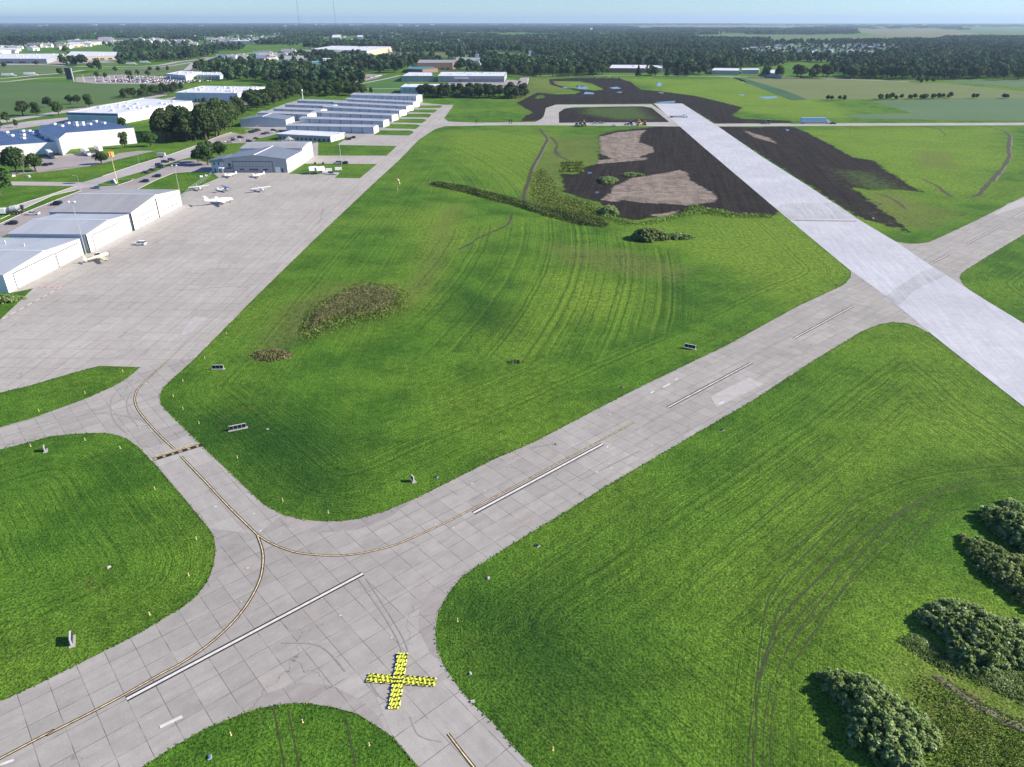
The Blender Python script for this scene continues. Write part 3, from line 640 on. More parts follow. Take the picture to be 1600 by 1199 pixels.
sheet('parking_lot', [[(290,178),(320,172),(345,170),(330,180),(300,188)]], M['lot'], ZR+0.02, 30, (6,6))
sheet('lawn', [[(156,287.2),(172,281.5),(208,280),(205,283),(184,289.6)]], M['ground'], 0.12)
sheet('lawn', [[(212,279),(240,268),(283,250.5),(270,255),(238,268.5),(215,279.5)]], M['ground'], 0.12)
# kerbs
def kerb(pts, close=False):
    m = MB(); ribbon(m, pts, 0.35, 0.14, smooth=False)
    c = [Vector(P2(*p)) for p in pts]
    L, Rr = ribbon_pts(c, 0.35)
    for i in range(len(c)-1):
        for q in (L, Rr): m.poly([(q[i].x, q[i].y, 0), (q[i+1].x, q[i+1].y, 0), (q[i+1].x, q[i+1].y, .14), (q[i].x, q[i].y, .14)])
    tag(m.build('kerb', M['kerb']), kind='structure')
for k in ([(156,287.3),(172,281.5),(208,280),(205,283),(184,289.7),(156,287.3)], [(0,350),(32,335.3),(84,314.3),(126,298.6)], [(215,296),(245,281),(271,270.7),(300,268.2),(331,268.6)],
          [(0,343),(40,324.7),(82,305.7),(118,297.4)], [(0,330),(37,317.4),(75,305.8),(113,292.8),(120,291.8)], [(160,275.7),(215,257.2),(265,242.2),(312,225.7),(340,213.7),(362,206.7)]): kerb(k)

# ------------------------------------------------------------------ water, channels, far fields
for pl in ([(1024,127),(1036,129),(1033,137),(1026,136)], [(895,133),(915,133),(924,137),(917,141),(900,140)], [(912,143),(922,144),(930,145),(932,148),(908,148)], [(948,137),(965,135),(975,139),(958,140)], [(960,144),(975,143),(970,146)],
           [(1015,160),(1060,157),(1060,161),(1030,162)], [(1025,144),(1040,145),(1035,147)], [(1181,151),(1215,150),(1222,153),(1200,155.5),(1186,154)], [(916,268),(926,269),(927,272),(917,272)], [(928,299),(937,299),(937,303),(929,303)],
           [(1150,147),(1165,148),(1162,151)], [(1225,201),(1236,203),(1230,206)], [(878,136),(895,137),(893,139),(876,138)]):
    cx_ = sum(q[0] for q in pl)/len(pl); cy_ = sum(q[1] for q in pl)/len(pl)
    sheet('puddle_water', [[(cx_+(q[0]-cx_)*.72, cy_+(q[1]-cy_)*.72) for q in pl]], M['water'], 0.035)
def chan(pts, wd, mat='channel', z=0.02, jit=0.0):
    m = MB(); ribbon(m, pts, wd, z, jit=jit); return tag(m.build('drainage_channel', M[mat]), kind='structure')
chan([(843,201),(850,210),(855,218),(850,228),(843,242),(832,262),(826,280),(820,300),(818,310),(824,316)], 2.0, 'channel', .02, .3)
chan([(846,203),(853,211),(858,219),(853,229),(846,243),(835,263),(829,280)], 1.0, 'dry', .016, .3)
chan([(800,335),(797,346),(788,354),(775,360),(760,367),(745,374),(730,384),(715,390)], 1.2, 'channel', .02, .3)
chan([(1440,199),(1465,202),(1478,212),(1574,0)][:3], 1.2)
chan([(1545,199),(1562,203),(1577,212),(1575,232),(1577,244),(1566,262),(1552,280),(1540,292),(1528,305),(1510,309)], 2.2, 'channel', .02, .6)
chan([(1549,200),(1566,204),(1581,213),(1579,232),(1580,244),(1569,264),(1556,282)], 1.2, 'dry', .016, .5)
chan([(1441,280),(1462,290),(1478,302),(1490,309)], 1.8, 'channel', .02, .6)
chan([(1369,302),(1390,309),(1405,318),(1416,327)], 1.4, 'channel', .02, .4)
chan([(1354,315),(1375,318),(1372,320)], 1.6, 'channel', .02, .4)
chan([(860,214),(870,225),(868,238),(880,247),(893,253)], 2.2, 'channel', .02, .6)
chan([(1460,1055),(1500,1085),(1540,1110),(1575,1128),(1610,1142),(1700,1180)], 1.1, 'dry', .02, .12)
chan([(1460,1058),(1500,1089),(1540,1115),(1575,1134),(1610,1149),(1700,1188)], 0.5, 'channel', .026, .1)
chan([(1480,1062),(1520,1092),(1560,1112),(1620,1138)], 0.45, 'channel', .026, .1)
def F(name, c1, c2, ang, pts, z=0.02, pitch=1.0, k=0.3):
    if name not in M: M[name] = field_mat(name, c1, c2, ang, pitch, k)
    return sheet(name, [pts], M[name], z)
F('soybean_field', (0.090,0.150,0.070), (0.105,0.17,0.08), 0, [(1362,158),(1600,152),(1760,150),(1760,190),(1600,189),(1345,186),(1322,179),(1425,177)], .02, 1, .5)
F('corn_field', (0.16,0.19,0.075), (0.13,0.17,0.06), 10, [(1142,121),(1300,121.5),(1410,127),(1480,131),(1600,143),(1900,155),(1900,165),(1600,153),(1250,156),(1200,140)], .03, 1, .4)
F('soybean_field', None, None, 0, [(1460,125),(1600,125),(1800,125),(1800,150),(1600,137),(1520,131)], .035)
F('dark_crop_strip', (0.045,0.10,0.05), (0.06,0.13,0.06), 0, [(1143,121.5),(1160,122),(1228,142),(1262,156),(1236,157),(1170,131)], .05)
F('bean_field', (0.080,0.135,0.045), (0.092,0.155,0.05), 5, [(-80,133),(60,128),(150,130),(262,132),(300,141),(262,146),(200,157),(100,172),(0,183),(-200,190)], .02, 1, .3)
F('hay_field', (0.13,0.16,0.06), (0.11,0.15,0.05), 5, [(560,90),(680,82),(760,80),(820,84),(830,93),(760,90),(700,90),(640,97),(600,100)], .05)
F('pale_field', (0.12,0.175,0.07), (0.10,0.15,0.06), 5, [(1060,56.5),(1150,54),(1350,55),(1500,53.5),(1700,54),(1700,62),(1480,61),(1320,62),(1200,64),(1080,63)], .3)
F('tan_field', (0.19,0.18,0.10), (0.16,0.165,0.085), 5, [(1320,46.5),(1460,45),(1530,52),(1480,61),(1400,60)], .35)
F('tan_field', None, None, 5, [(800,62),(880,61),(900,66),(860,69),(800,66)], .3)
F('pale_field', None, None, 5, [(1490,43),(1800,42),(1900,56),(1560,54),(1520,50)], .33)
F('tan_field', None, None, 5, [(960,40.5),(1120,40),(1300,41),(1230,45.5),(1000,44.5)], .33)
F('pale_field', None, None, 5, [(1000,60),(1060,60),(1080,62.5),(1010,63)], .3)
F('hay_field', None, None, 5, [(560,60),(640,54),(655,56),(610,60),(580,61)], .3)
F('pale_field', None, None, 5, [(200,108),(330,92),(420,82),(440,84),(380,92),(392,98),(330,105),(300,112),(240,118),(120,118)], .04)
F('pale_field', None, None, 5, [(-60,103),(60,102),(110,103),(100,113),(0,119),(-60,122)], .04)
F('lawn', (0.06,0.14,0.03), (0.075,0.165,0.035), 5, [(575,130),(585,119),(626,118),(626,147),(575,147),(570,140)], .03)
F('lawn', None, None, 5, [(140,120),(185,118),(200,130),(150,131)], .03)
# highway and roads far left, local roads
def road(pts, wd, z=.06, mat='road'):
    m = MB(); ribbon(m, pts, wd, z); return tag(m.build('far_road', M[mat]), kind='structure')
road([(-100,126),(0,123),(60,117.5),(106,113.5),(130,110)], 14, .08); road([(-100,131),(0,128.5),(60,122.5),(106,120.5)], 11, .08)
road([(-60,102.5),(60,101.5),(150,104.5),(240,103),(280,96.5),(320,92),(370,85),(420,81)], 16, .08); road([(150,107),(240,106),(300,97.5),(350,88)], 10, .08)
road([(292,110),(300,102),(306,96),(322,90)], 12, .08)
road([(800,119.3),(1000,118.6),(1200,121),(1420,127.5)], 7, .06); road([(560,132),(600,124),(626,118)], 6, .06); road([(560,139.5),(626,138.5)], 6, .06)
road([(1080,119),(1142,121),(1165,129)], 5, .05); road([(1125,66),(1160,70),(1170,73)], 10, .3); road([(600,63),(650,55),(655,54)], 16, .4)
sheet('parking_lot', [[(805,138),(813,122),(827,121),(812,150),(803,152)]], M['lot'], .05)
sheet('parking_lot', [[(700,129),(800,125),(815,127),(800,142),(716,146),(700,138)]], M['lot'], .05)
sheet('parking_lot', [[(118,121),(190,117),(300,121),(300,128),(262,132),(150,131),(118,128)]], M['lot'], .05)
sheet('parking_lot', [[(540,121),(575,116),(600,117),(590,122),(560,129),(552,129)]], M['lot'], .05)
sheet('parking_lot', [[(605,83),(660,76),(652,79),(640,84),(600,90),(585,90)]], M['lot'], .12)
sheet('parking_lot', [[(-60,97),(60,92),(160,95),(185,92),(180,98),(60,101),(-60,102)]], M['lot'], .05)
m = MB(); ribbon(m, [(826,123),(819,150)], 1.5, .06, smooth=False); tag(m.build('gravel_path', M['kerb']), kind='structure')

# ------------------------------------------------------------------ buildings
class Bld:
    """footprint a (near left), b (near right), c (far right) in picture points on the ground; local frame s,t,z in metres"""
    def __init__(s, name, label, cat, a, b, c=None, depth=None, W_=None, group=None):
        A = Vector(P2(*a)); Bq = Vector(P2(*b)); s.u = (Bq-A).normalized(); s.v = Vector((-s.u.y, s.u.x)); s.W = W_ or (Bq-A).length
        s.D = depth if depth else (Vector(P2(*c))-Bq).dot(s.v); s.A = A
        s.root = empty(name, (A.x, A.y, 0), math.atan2(s.u.y, s.u.x)); tag(s.root, label, cat, group)
    def part(s, name, mb, mats, parent=None): return mb.build(name, mats, parent or s.root)
    def wall(s, h, mat, name='wall', s0=0, s1=None, t0=0, t1=None, z0=0, gab=None, rise=0):
        s1 = s.W if s1 is None else s1; t1 = s.D if t1 is None else t1; m = MB()
        if gab == 's':   # ridge runs along s; gable ends at s0,s1
            tm = (t0+t1)/2
            m.poly([(s0,t0,z0),(s1,t0,z0),(s1,t0,h),(s0,t0,h)]); m.poly([(s1,t1,z0),(s0,t1,z0),(s0,t1,h),(s1,t1,h)])
            m.poly([(s1,t0,z0),(s1,t1,z0),(s1,t1,h),(s1,tm,h+rise),(s1,t0,h)]); m.poly([(s0,t1,z0),(s0,t0,z0),(s0,t0,h),(s0,tm,h+rise),(s0,t1,h)])
        elif gab == 't':
            sm = (s0+s1)/2
            m.poly([(s0,t0,z0),(s1,t0,z0),(s1,t0,h),(sm,t0,h+rise),(s0,t0,h)]); m.poly([(s1,t1,z0),(s0,t1,z0),(s0,t1,h),(sm,t1,h+rise),(s1,t1,h)])
            m.poly([(s1,t0,z0),(s1,t1,z0),(s1,t1,h),(s1,t0,h)]); m.poly([(s0,t1,z0),(s0,t0,z0),(s0,t0,h),(s0,t1,h)])
        else: m.box(s0, s1, t0, t1, z0, h)
        return s.part(name, m, mat)
    def roof(s, h, mat, name='roof', s0=0, s1=None, t0=0, t1=None, gab=None, rise=0, ov=0.25, th=0.18, trim=None):
        s1 = s.W if s1 is None else s1; t1 = s.D if t1 is None else t1
        s0 -= ov; s1 += ov; t0 -= ov; t1 += ov; m = MB(); h += 0.004
        if gab in ('s', 't'):
            half = ((t1-t0) if gab == 's' else (s1-s0))/2; lo = h-rise*ov/half
            if gab == 's':
                tm = (t0+t1)/2
                for (p, q) in (((t0, lo), (tm, h+rise)), ((tm, h+rise), (t1, lo))):
                    c = [(s0,p[0],p[1]),(s1,p[0],p[1]),(s1,q[0],q[1]),(s0,q[0],q[1])]
                    m.hexa(c+[(x, y, z+th) for x, y, z in c])
            else:
                sm = (s0+s1)/2
                for (p, q) in (((s0, lo), (sm, h+rise)), ((sm, h+rise), (s1, lo))):
                    c = [(p[0],t0,p[1]),(q[0],t0,q[1]),(q[0],t1,q[1]),(p[0],t1,p[1])]
                    cc = c+[(x, y, z+th) for x, y, z in c]
                    m.hexa(cc)
                    # ribs run down the slope: remap uv so u follows the ridge
        else: m.box(s0, s1, t0, t1, h, h+th)
        o = s.part(name, m, mat)
        if gab in ('s', 't') and name == 'roof':
            c = MB(); zr = h+rise+th*.6
            if gab == 's': c.box(s0+.05, s1-.05, tm-.28, tm+.28, zr, zr+.22)
            else: c.box(sm-.28, sm+.28, t0+.05, t1-.05, zr, zr+.22)
            c.build('ridge_glint_cap', M['fiber'], o)  # white cap; bright ridge reflections are put into its colour
            g2 = MB()
            if gab == 's': g2.box(s0, s1, t0-.16, t0-.01, lo-.05, lo+.16)
            else: g2.box(s1+.01, s1+.16, t0, t1, lo-.05, lo+.16)
            g2.build('gutter', M['steel'], o)
        return o
    def parapet(s, h, mat, hh=0.5, th=0.35):
        m = MB()
        for x0, x1, y0, y1 in ((-.02, s.W+.02, -.02, th), (-.02, s.W+.02, s.D-th, s.D+.02), (-.02, th, th, s.D-th), (s.W-th, s.W+.02, th, s.D-th)): m.box(x0, x1, y0, y1, h+.004, h+hh)
        return s.part('parapet', m, mat)
    def panel(s, name, face, s0, s1, z0, z1, mat, th=0.06, parent=None, off=0):
        m = MB(); W_, D = s.W, s.D
        if face == 'n': m.box(s0, s1, off-th, off+.02, z0, z1)
        elif face == 'f': m.box(s0, s1, D-.02, D+th, z0, z1)
        elif face == 'r': m.box(W_-.02, W_+th, s0, s1, z0, z1)
        elif face == 'l': m.box(-th, .02, s0, s1, z0, z1)
        return m.build(name, mat, parent or s.root)
    def units(s, n, h, mat='fiber', size=1.6, area=None, name='roof_unit'):
        for i in range(n):
            x0, x1, y0, y1 = area or (2, s.W-2, 2, s.D-2)
            x = rnd.uniform(x0, x1); y = rnd.uniform(y0, y1); k = size*rnd.uniform(.6, 1.2); m = MB(); m.box(x-k/2, x+k/2, y-k/2, y+k/2, h, h+k*.7)
            m.box(x-k/3, x+k/3, y-k/3, y+k/3, h+k*.7, h+k*.85); m.build(name, M[mat], s.root)
def frame_lines(b, face, s0, s1, z0, z1, parent, w=0.14, th=0.10):
    for q in ((s0-w, s1+w, z1, z1+w), (s0-w, s0, z0, z1), (s1, s1+w, z0, z1)):
        b.panel('door_frame', face, q[0], q[1], q[2], q[3], M['trim'], th, parent)

# --- the three white hangars along the apron; front wall faces the apron ('r' side)
hx = -168.4
def hangar(label, y0, y1, x_front, depth, h, rise, ang=88.3, doors=(), roofm='hroof', near='shade_blue_wall'):
    b = Bld.__new__(Bld); b.v = Vector((math.cos(R(ang)), math.sin(R(ang)))); b.u = Vector((b.v.y, -b.v.x)); b.D = (y1-y0); b.W = depth
    b.A = Vector((x_front, y0))-b.u*depth; b.root = empty('aircraft_hangar', (b.A.x, b.A.y, 0), math.atan2(b.u.y, b.u.x)); tag(b.root, label, 'hangar', 'white hangars beside the apron')
    b.wall(h, M['wh_wall'], gab='s', rise=rise); b.roof(h, M[roofm], gab='s', rise=rise)
    for (s0, s1, zt, wins) in doors:
        d = b.panel('hangar_door', 'r', s0, s1, 0.05, zt, M['door'], 0.08)
        frame_lines(b, 'r', s0, s1, 0.05, zt, d, 0.28, 0.14)
        for k in range(1, 6):
            x = s0+(s1-s0)*k/6; b.panel('door_seam', 'r', x-.04, x+.04, .08, zt-.05, M['signwhite'], 0.10, d)
        for wx in wins: b.panel('door_window', 'r', wx-.5, wx+.5, 1.9, 2.5, M['glass'], 0.11, d)
    return b
hA = hangar('nearest low white hangar with grey metal roof at the left picture edge', 226.5, 271.0, -169.2, 62, 6.2, 1.6, doors=((4.5, 27.5, 5.2, ()), (28.5, 42.0, 5.0, ())))
hB = hangar('middle white hangar with one big sliding door next to the pale aircraft', 273.4, 305.6, -166.4, 31, 7.2, 1.5, doors=((3.5, 25, 5.8, ()),))
hC = hangar('tallest white hangar with ribbed tan roof and two door bays', 307.2, 353.8, -165.0, 36, 7.6, 2.6, doors=((4.5, 20.5, 4.4, (7,10,13,16)), (26.0, 42.5, 6.2, (29,33,37,41))), roofm='tan_roof')
hC.panel('dark_strip', 'r', 22.2, 23.0, 0, 8.6, M['trim'], .25)  # dark vertical strip between the two door bays
# dark gap walls between hangars (link blocks)
for b in (hB, hC):
    b.panel('corner_trim', 'n', b.W-.5, b.W+.06, 0, 7.0, M['trim'], .08)
b = hA
for x, y in ((50, 30), (40, 34), (20, 36)):
    m = MB(); z = 7.0; m.cyl((x, y, z), (x, y, z+1.5), .25, n=8); m.build('roof_vent', M['steel'], b.root)

# --- grey FBO hangar with white office
d = Bld('aircraft_hangar', 'grey hangar with a wide bifold door and small white office wing', 'hangar', (352,269.3), (450,270), None, depth=34)
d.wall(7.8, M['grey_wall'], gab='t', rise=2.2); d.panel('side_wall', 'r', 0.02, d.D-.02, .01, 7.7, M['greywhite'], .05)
d.roof(7.8, M['dk_roof'], gab='t', rise=2.2)
dd = d.panel('hangar_door', 'n', 5.5, 29.5, .05, 6.2, M['gdoor'], .12); frame_lines(d, 'n', 5.5, 29.5, .05, 6.2, dd, .25, .16)
for x0, x1 in ((9.2, 12), (15, 20.6), (23.6, 26.5)): d.panel('door_window', 'n', x0, x1, 1.3, 2.1, M['glass'], .16, dd)
d.panel('cross_rail', 'n', 5.6, 29.4, 3.4, 3.5, M['trim'], .15, dd)
d.panel('side_door', 'n', 31, 34, .05, 3.3, M['fiber'], .1); d.panel('window', 'n', 2.6, 4, 3.6, 5.2, M['glass'], .08); d.panel('awning', 'n', 1.5, 4.8, 2.2, 2.8, M['trim'], 1.5); d.panel('entrance_door', 'n', 34.6, 35.8, .05, 2.4, M['trim'], .1)
for k in range(1, 4): d.panel('wall_seam', 'r', k*8.5-.06, k*8.5+.06, .02, 7.6, M['signwhite'], .09)
o_ = Bld('office_wing', 'pale blue two storey office wing at the left end of the grey hangar', 'building', (332,269.3), (351.6,269.3), None, depth=16)
o_.wall(6.0, M['shade_blue_wall']); o_.roof(6.0, M['dk_roof'], ov=.6, th=.3)  # white office; blue shade put into the wall colour
m = MB(); m.hexa([(-.6,-.6,6.3),(o_.W,-.6,6.3),(o_.W,16,6.3),(-.6,16,6.3),(-.6,-.5,6.9),(o_.W,-.5,8.1),(o_.W,16,8.1),(-.6,16,6.9)]); o_.part('roof_slope', m, M['dk_roof'])
for x in (1.6, 4.2): o_.panel('window', 'n', x, x+.9, 4.3, 5.6, M['glass']); o_.panel('entrance_door', 'n', x, x+.9, .05, 2.2, M['trimblue'])
m = MB(); m.box(5, 8, -3.4, -.1, 2.6, 3.0); m.cyl((5.3,-3.2,0),(5.3,-3.2,2.6),.12); m.cyl((7.7,-3.2,0),(7.7,-3.2,2.6),.12); o_.part('porch', m, M['greywhite'])
d2 = Bld('aircraft_hangar', 'tall plain white hangar joined behind the grey hangar', 'hangar', (379,255.8), (475.2,255.2), (497.2,243.7)); 
d2.A = d2.A; d2.wall(9.2, M['greywhite'], gab='s', rise=1.0); d2.roof(9.2, M['tan_roof'], gab='s', rise=1.0)
for k in range(1, 4): d2.panel('wall_seam', 'r', k*d2.D/4-.06, k*d2.D/4+.06, .02, 9, M['signwhite'], .09)
# --- rows of T hangars
def thangar(label, a, b, depth, h, rise, n=8, wins=False, roofm='hroof', group='rows of long metal hangars', bld='hangar_row', hw='shade_blue_wall'):
    q = Bld(bld, label, 'hangar', a, b, None, depth=depth, group=group)
    q.wall(h, M[hw], gab='s', rise=rise); q.panel('end_wall', 'r', 0.05, depth-.05, .02, h-.05, M['greywhite'], .08)  # shaded front coloured blue, sunlit end coloured off-white
    q.roof(h, M[roofm], gab='s', rise=rise, ov=.4)
    for k in range(n):
        x0 = q.W*(k+.06)/n; x1 = q.W*(k+.94)/n
        dr = q.panel('bifold_door', 'n', x0, x1, .05, h*.82, M['shade_blue_wall'], .10)  # door colour carries the same blue shade as the front
        q.panel('door_post', 'n', x1+.1, x1+.45, 0, h-.1, M['trim'], .16, dr)
    if wins:
        for k in range(n): q.panel('window', 'n', q.W*(k+.45)/n, q.W*(k+.45)/n+1.2, h*.45, h*.62, M['glass'], .14)
    return q
TH = [((448,206.5),(584.2,209.2),13,5.0,'front'),((469,194.6),(599,199.2),13,5.0,'second'),((487,184.5),(612.5,190),13,5.0,'third'),((505,175.6),(624.3,182.3),13,5.0,'fourth'),((522,168.3),(635.3,174.7),13,4.9,'fifth'),((540,162.5),(645.5,168.0),13,4.8,'sixth')]
for (a, b2, dp, h, nm) in TH: thangar('%s row of T hangars with shade-blue fronts, counted from the grey hangar' % nm, a, b2, dp, h, .8)
thangar('long pale metal building with small windows behind all the T hangar rows', (548.6,159.5), (650.5,162), 20, 7.4, 1.2, 8, True)
for (a, b2, dp, h, lb) in (((404,186.5),(481,189.5),16,5.6,'long low hangar directly behind the wide gabled hangar'),((428,178.2),(501,181),13,4.8,'low hangar row end beside the third T hangar row'),((446,171.3),(518,174),13,4.8,'low hangar row end beside the fourth T hangar row'),((465,164.8),(533,167.5),13,4.8,'farthest low hangar row end by the tree belt')):
    thangar(lb, a, b2, dp, h, .8, 5)
g1 = Bld('aircraft_hangar', 'wide blue gabled hangar at the edge of the tree belt', 'hangar', (376.5,198.6), (447.8,198.6), None, depth=26)
g1.wall(5.8, M['shade_blue_wall'], gab='t', rise=2.4); g1.roof(5.8, M['dk_roof'], gab='t', rise=2.4); g1.panel('side_wall', 'r', .02, 25.9, .02, 5.7, M['greywhite'], .08)  # blue shade in the wall colour, sunlit side panel off-white
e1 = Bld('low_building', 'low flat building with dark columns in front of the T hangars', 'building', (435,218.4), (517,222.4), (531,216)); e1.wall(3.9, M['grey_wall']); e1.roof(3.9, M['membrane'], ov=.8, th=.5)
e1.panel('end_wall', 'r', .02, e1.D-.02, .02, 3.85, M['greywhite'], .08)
for k in range(12): e1.panel('window', 'n', 1+k*e1.W/12, 2.6+k*e1.W/12, .3, 2.2, M['trim'], .1)
for k in range(5): e1.panel('window', 'r', 3+k*3.5, 4.2+k*3.5, 1.2, 2.3, M['glass'], .12)
# gazebo
gz = empty('gazebo', at(452,224)); tag(gz, 'small gazebo with pale pyramid roof behind the grey hangar', 'gazebo'); m = MB()
for a_ in range(6): 
    t0, t1 = a_*math.pi/3, (a_+1)*math.pi/3; m.poly([(4.2*math.cos(t0),4.2*math.sin(t0),2.8),(4.2*math.cos(t1),4.2*math.sin(t1),2.8),(0,0,5.0)])
    m.poly([(4.2*math.cos(t1),4.2*math.sin(t1),2.7),(4.2*math.cos(t0),4.2*math.sin(t0),2.7),(0,0,2.7)])
m.build('roof', M['tan_roof'], gz); 
for a_ in range(6): m = MB(); t0 = a_*math.pi/3; m.cyl((3.8*math.cos(t0),3.8*math.sin(t0),0),(3.8*math.cos(t0),3.8*math.sin(t0),2.7),.12,n=6); m.build('post', M['greywhite'], gz)

# --- white and blue plant at the left
def prism(b, name, pts, h, mat, z0=0):   # pts: picture points of the ground outline
    m = MB(); L = [Vector(P2(*p)) for p in pts]; loc = b.location
    L = [p-Vector((loc.x, loc.y)) for p in L]
    if sum(L[i-1].x*L[i].y-L[i].x*L[i-1].y for i in range(len(L))) < 0: L = L[::-1]
    for i in range(len(L)):
        p, q = L[i-1], L[i]; m.poly([(p.x,p.y,z0),(q.x,q.y,z0),(q.x,q.y,h),(p.x,p.y,h)])
    top = m.poly([(p.x,p.y,h) for p in L]); return m.build(name, mat, b)
def proj_z(p, z): v = at(p[0], p[1], z); return v
pb = empty('industrial_plant', at(100,225)); tag(pb, 'white plant with dark blue roofs and three loading docks', 'factory')
def roofpoly(b, name, pts, z, mat, th=.3):   # pts: picture points seen at roof height z
    m = MB(); loc = b.location; L = [at(p[0], p[1], z)-loc for p in pts]
    if sum(L[i-1].x*L[i].y-L[i].x*L[i-1].y for i in range(len(L))) < 0: L = L[::-1]
    m.poly([(p.x,p.y,z) for p in L])
    for i in range(len(L)):
        p, q = L[i-1], L[i]; m.poly([(p.x,p.y,z-th),(q.x,q.y,z-th),(q.x,q.y,z),(p.x,p.y,z)])
    return m.build(name, mat, b)
def block_from_roof(b, pts, z, wallmat, roofmat, par=0.0, wn_='wall', rn_='roof'):
    m = MB(); loc = b.location; L = [at(p[0], p[1], z)-loc for p in pts]
    if sum(L[i-1].x*L[i].y-L[i].x*L[i-1].y for i in range(len(L))) < 0: L = L[::-1]
    for i in range(len(L)):
        p, q = L[i-1], L[i]; m.poly([(p.x,p.y,0),(q.x,q.y,0),(q.x,q.y,z+par),(p.x,p.y,z+par)])
        if par: m.poly([(q.x,q.y,z),(p.x,p.y,z),(p.x,p.y,z+par),(q.x,q.y,z+par)])
    w_ = m.build(wn_, wallmat, b)
    m = MB(); m.poly([(p.x,p.y,z-.01) for p in L]); r_ = m.build(rn_, roofmat, b); return w_, r_
# tall right block and lower left block (outlines of the roof edges at roof height)
block_from_roof(pb, [(-70,212),(0,205),(44,202),(60,203),(92,217),(98,221),(40,225),(0,228),(-70,235)], 7.5, M['wh_wall'], M['bluemem'])
block_from_roof(pb, [(60,203),(62,196),(155,187.5),(209,200),(103,208),(92,217)], 11.0, M['wh_wall'], M['bluemem'])
for p in ((18,213,7.5),(10,208,7.5),(35,206,7.5),(36,212,7.5),(36,217,7.5),(45,206,7.5),(51,208,7.5),(55,211,7.5),(69,213,7.5),(74,217,7.5),(84,195,11),(96,198,11),(106,193.5,11),(118,193,11),(119,197,11),(128,193,11),(129,196,11),(140,195,11),(149,191,11),(162,193.5,11)):
    v = at(*p)-pb.location; m = MB(); m.box(v.x-1.3, v.x+1.3, v.y-1.5, v.y+1.5, p[2], p[2]+1.2); m.box(v.x-.8, v.x+.8, v.y-.9, v.y+.9, p[2]+1.2, p[2]+1.3, 1); m.build('roof_unit', [M['fiber'], M['asph']], pb)
def long_wh(name, label, roofpts, z, wm, rm, n, band=False, par=.6):
    v = at(roofpts[0][0], roofpts[0][1], z); e = empty(name, (v.x, v.y, 0)); tag(e, label, 'warehouse')
    block_from_roof(e, roofpts, z, wm, rm, par)
    L = [at(p[0], p[1], z) for p in roofpts]
    for i in range(n):
        s_, t_ = rnd.random(), rnd.uniform(.12, .88); a_ = L[0].lerp(L[1], s_*.9+.05); b_ = L[3].lerp(L[2], s_*.9+.05); q = a_.lerp(b_, t_)-e.location; k = rnd.uniform(.6, 1.6)
        m = MB(); m.box(q.x-k, q.x+k, q.y-k, q.y+k, z, z+k*1.1); m.build('roof_unit', M['fiber'], e)
    return e, L
g_, L = long_wh('long_warehouse', 'long white warehouse with blue end wall behind the plant', [(104,176.5),(184,178.5),(300,158.5),(225,153.8)], 8.5, M['wh_wall'], M['membrane'], 26)
def facepanel(e, a_, b_, s0, s1, z0, z1, mat, name, th=.12):
    d_ = (b_-a_); d_.z = 0; L_ = d_.length; d_.normalize(); n__ = Vector((d_.y, -d_.x, 0)); m = MB(); o = a_-e.location; o.z = 0
    c = [o+d_*(L_*s)+n__*t for s, t in ((s0, th), (s1, th), (s1, -.02), (s0, -.02))]
    m.hexa([(p.x,p.y,z0) for p in c]+[(p.x,p.y,z1) for p in c]); return m.build(name, mat, e)
facepanel(g_, L[0], L[1], 0, 1, .05, 6.2, M['shade_blue_wall'], 'lower_wall'); facepanel(g_, L[0], L[1], 0, 1, 6.9, 8.8, M['trimblue'], 'fascia', .3)
h_, L = long_wh('long_warehouse', 'boxy white warehouse with pale blue front and three dock doors', [(273.5,145.5),(371,146.5),(413.5,136),(318,134.5)], 9.2, M['wh_wall'], M['membrane'], 40)
facepanel(h_, L[0], L[1], 0, 1, .05, 9.6, M['shade_blue_wall'], 'front_wall')
for k in range(4): facepanel(h_, L[0], L[1], .3+k*.05, .325+k*.05, .2, 3.4, M['trim'], 'dock_door', .2)
i_, L = long_wh('office_block', 'long low office block with white roof beyond the car park', [(627,119.5),(677,119.5),(676,113.5),(640,113.2)], 7.5, M['grey_wall'], M['membrane'], 6)
i2, L = long_wh('office_block', 'longest flat roofed block with windows above the parked cars', [(684,119.5),(788,119.8),(792,113),(690,112.5)], 8.0, M['grey_wall'], M['membrane'], 14)
facepanel(i2, L[0], L[1], .3, .98, 1.4, 4.2, M['asph'], 'window_band'); facepanel(i2, L[0], L[1], .25, .45, 4.6, 6.0, M['greywhite'], 'canopy', 3)
j_, L = long_wh('two_storey_block', 'two storey pale blue block with white roof behind the hangars', [(625.5,137),(713,137.2),(719,131.2),(634,131.2)], 8.2, M['shade_blue_wall'], M['membrane'], 5)
for k in range(9): facepanel(j_, L[0], L[1], .06+k*.1, .085+k*.1, 5.3, 6.3, M['glass'], 'window')
facepanel(j_, L[0], L[1], 0, 1, 3.6, 3.9, M['brick'], 'band')
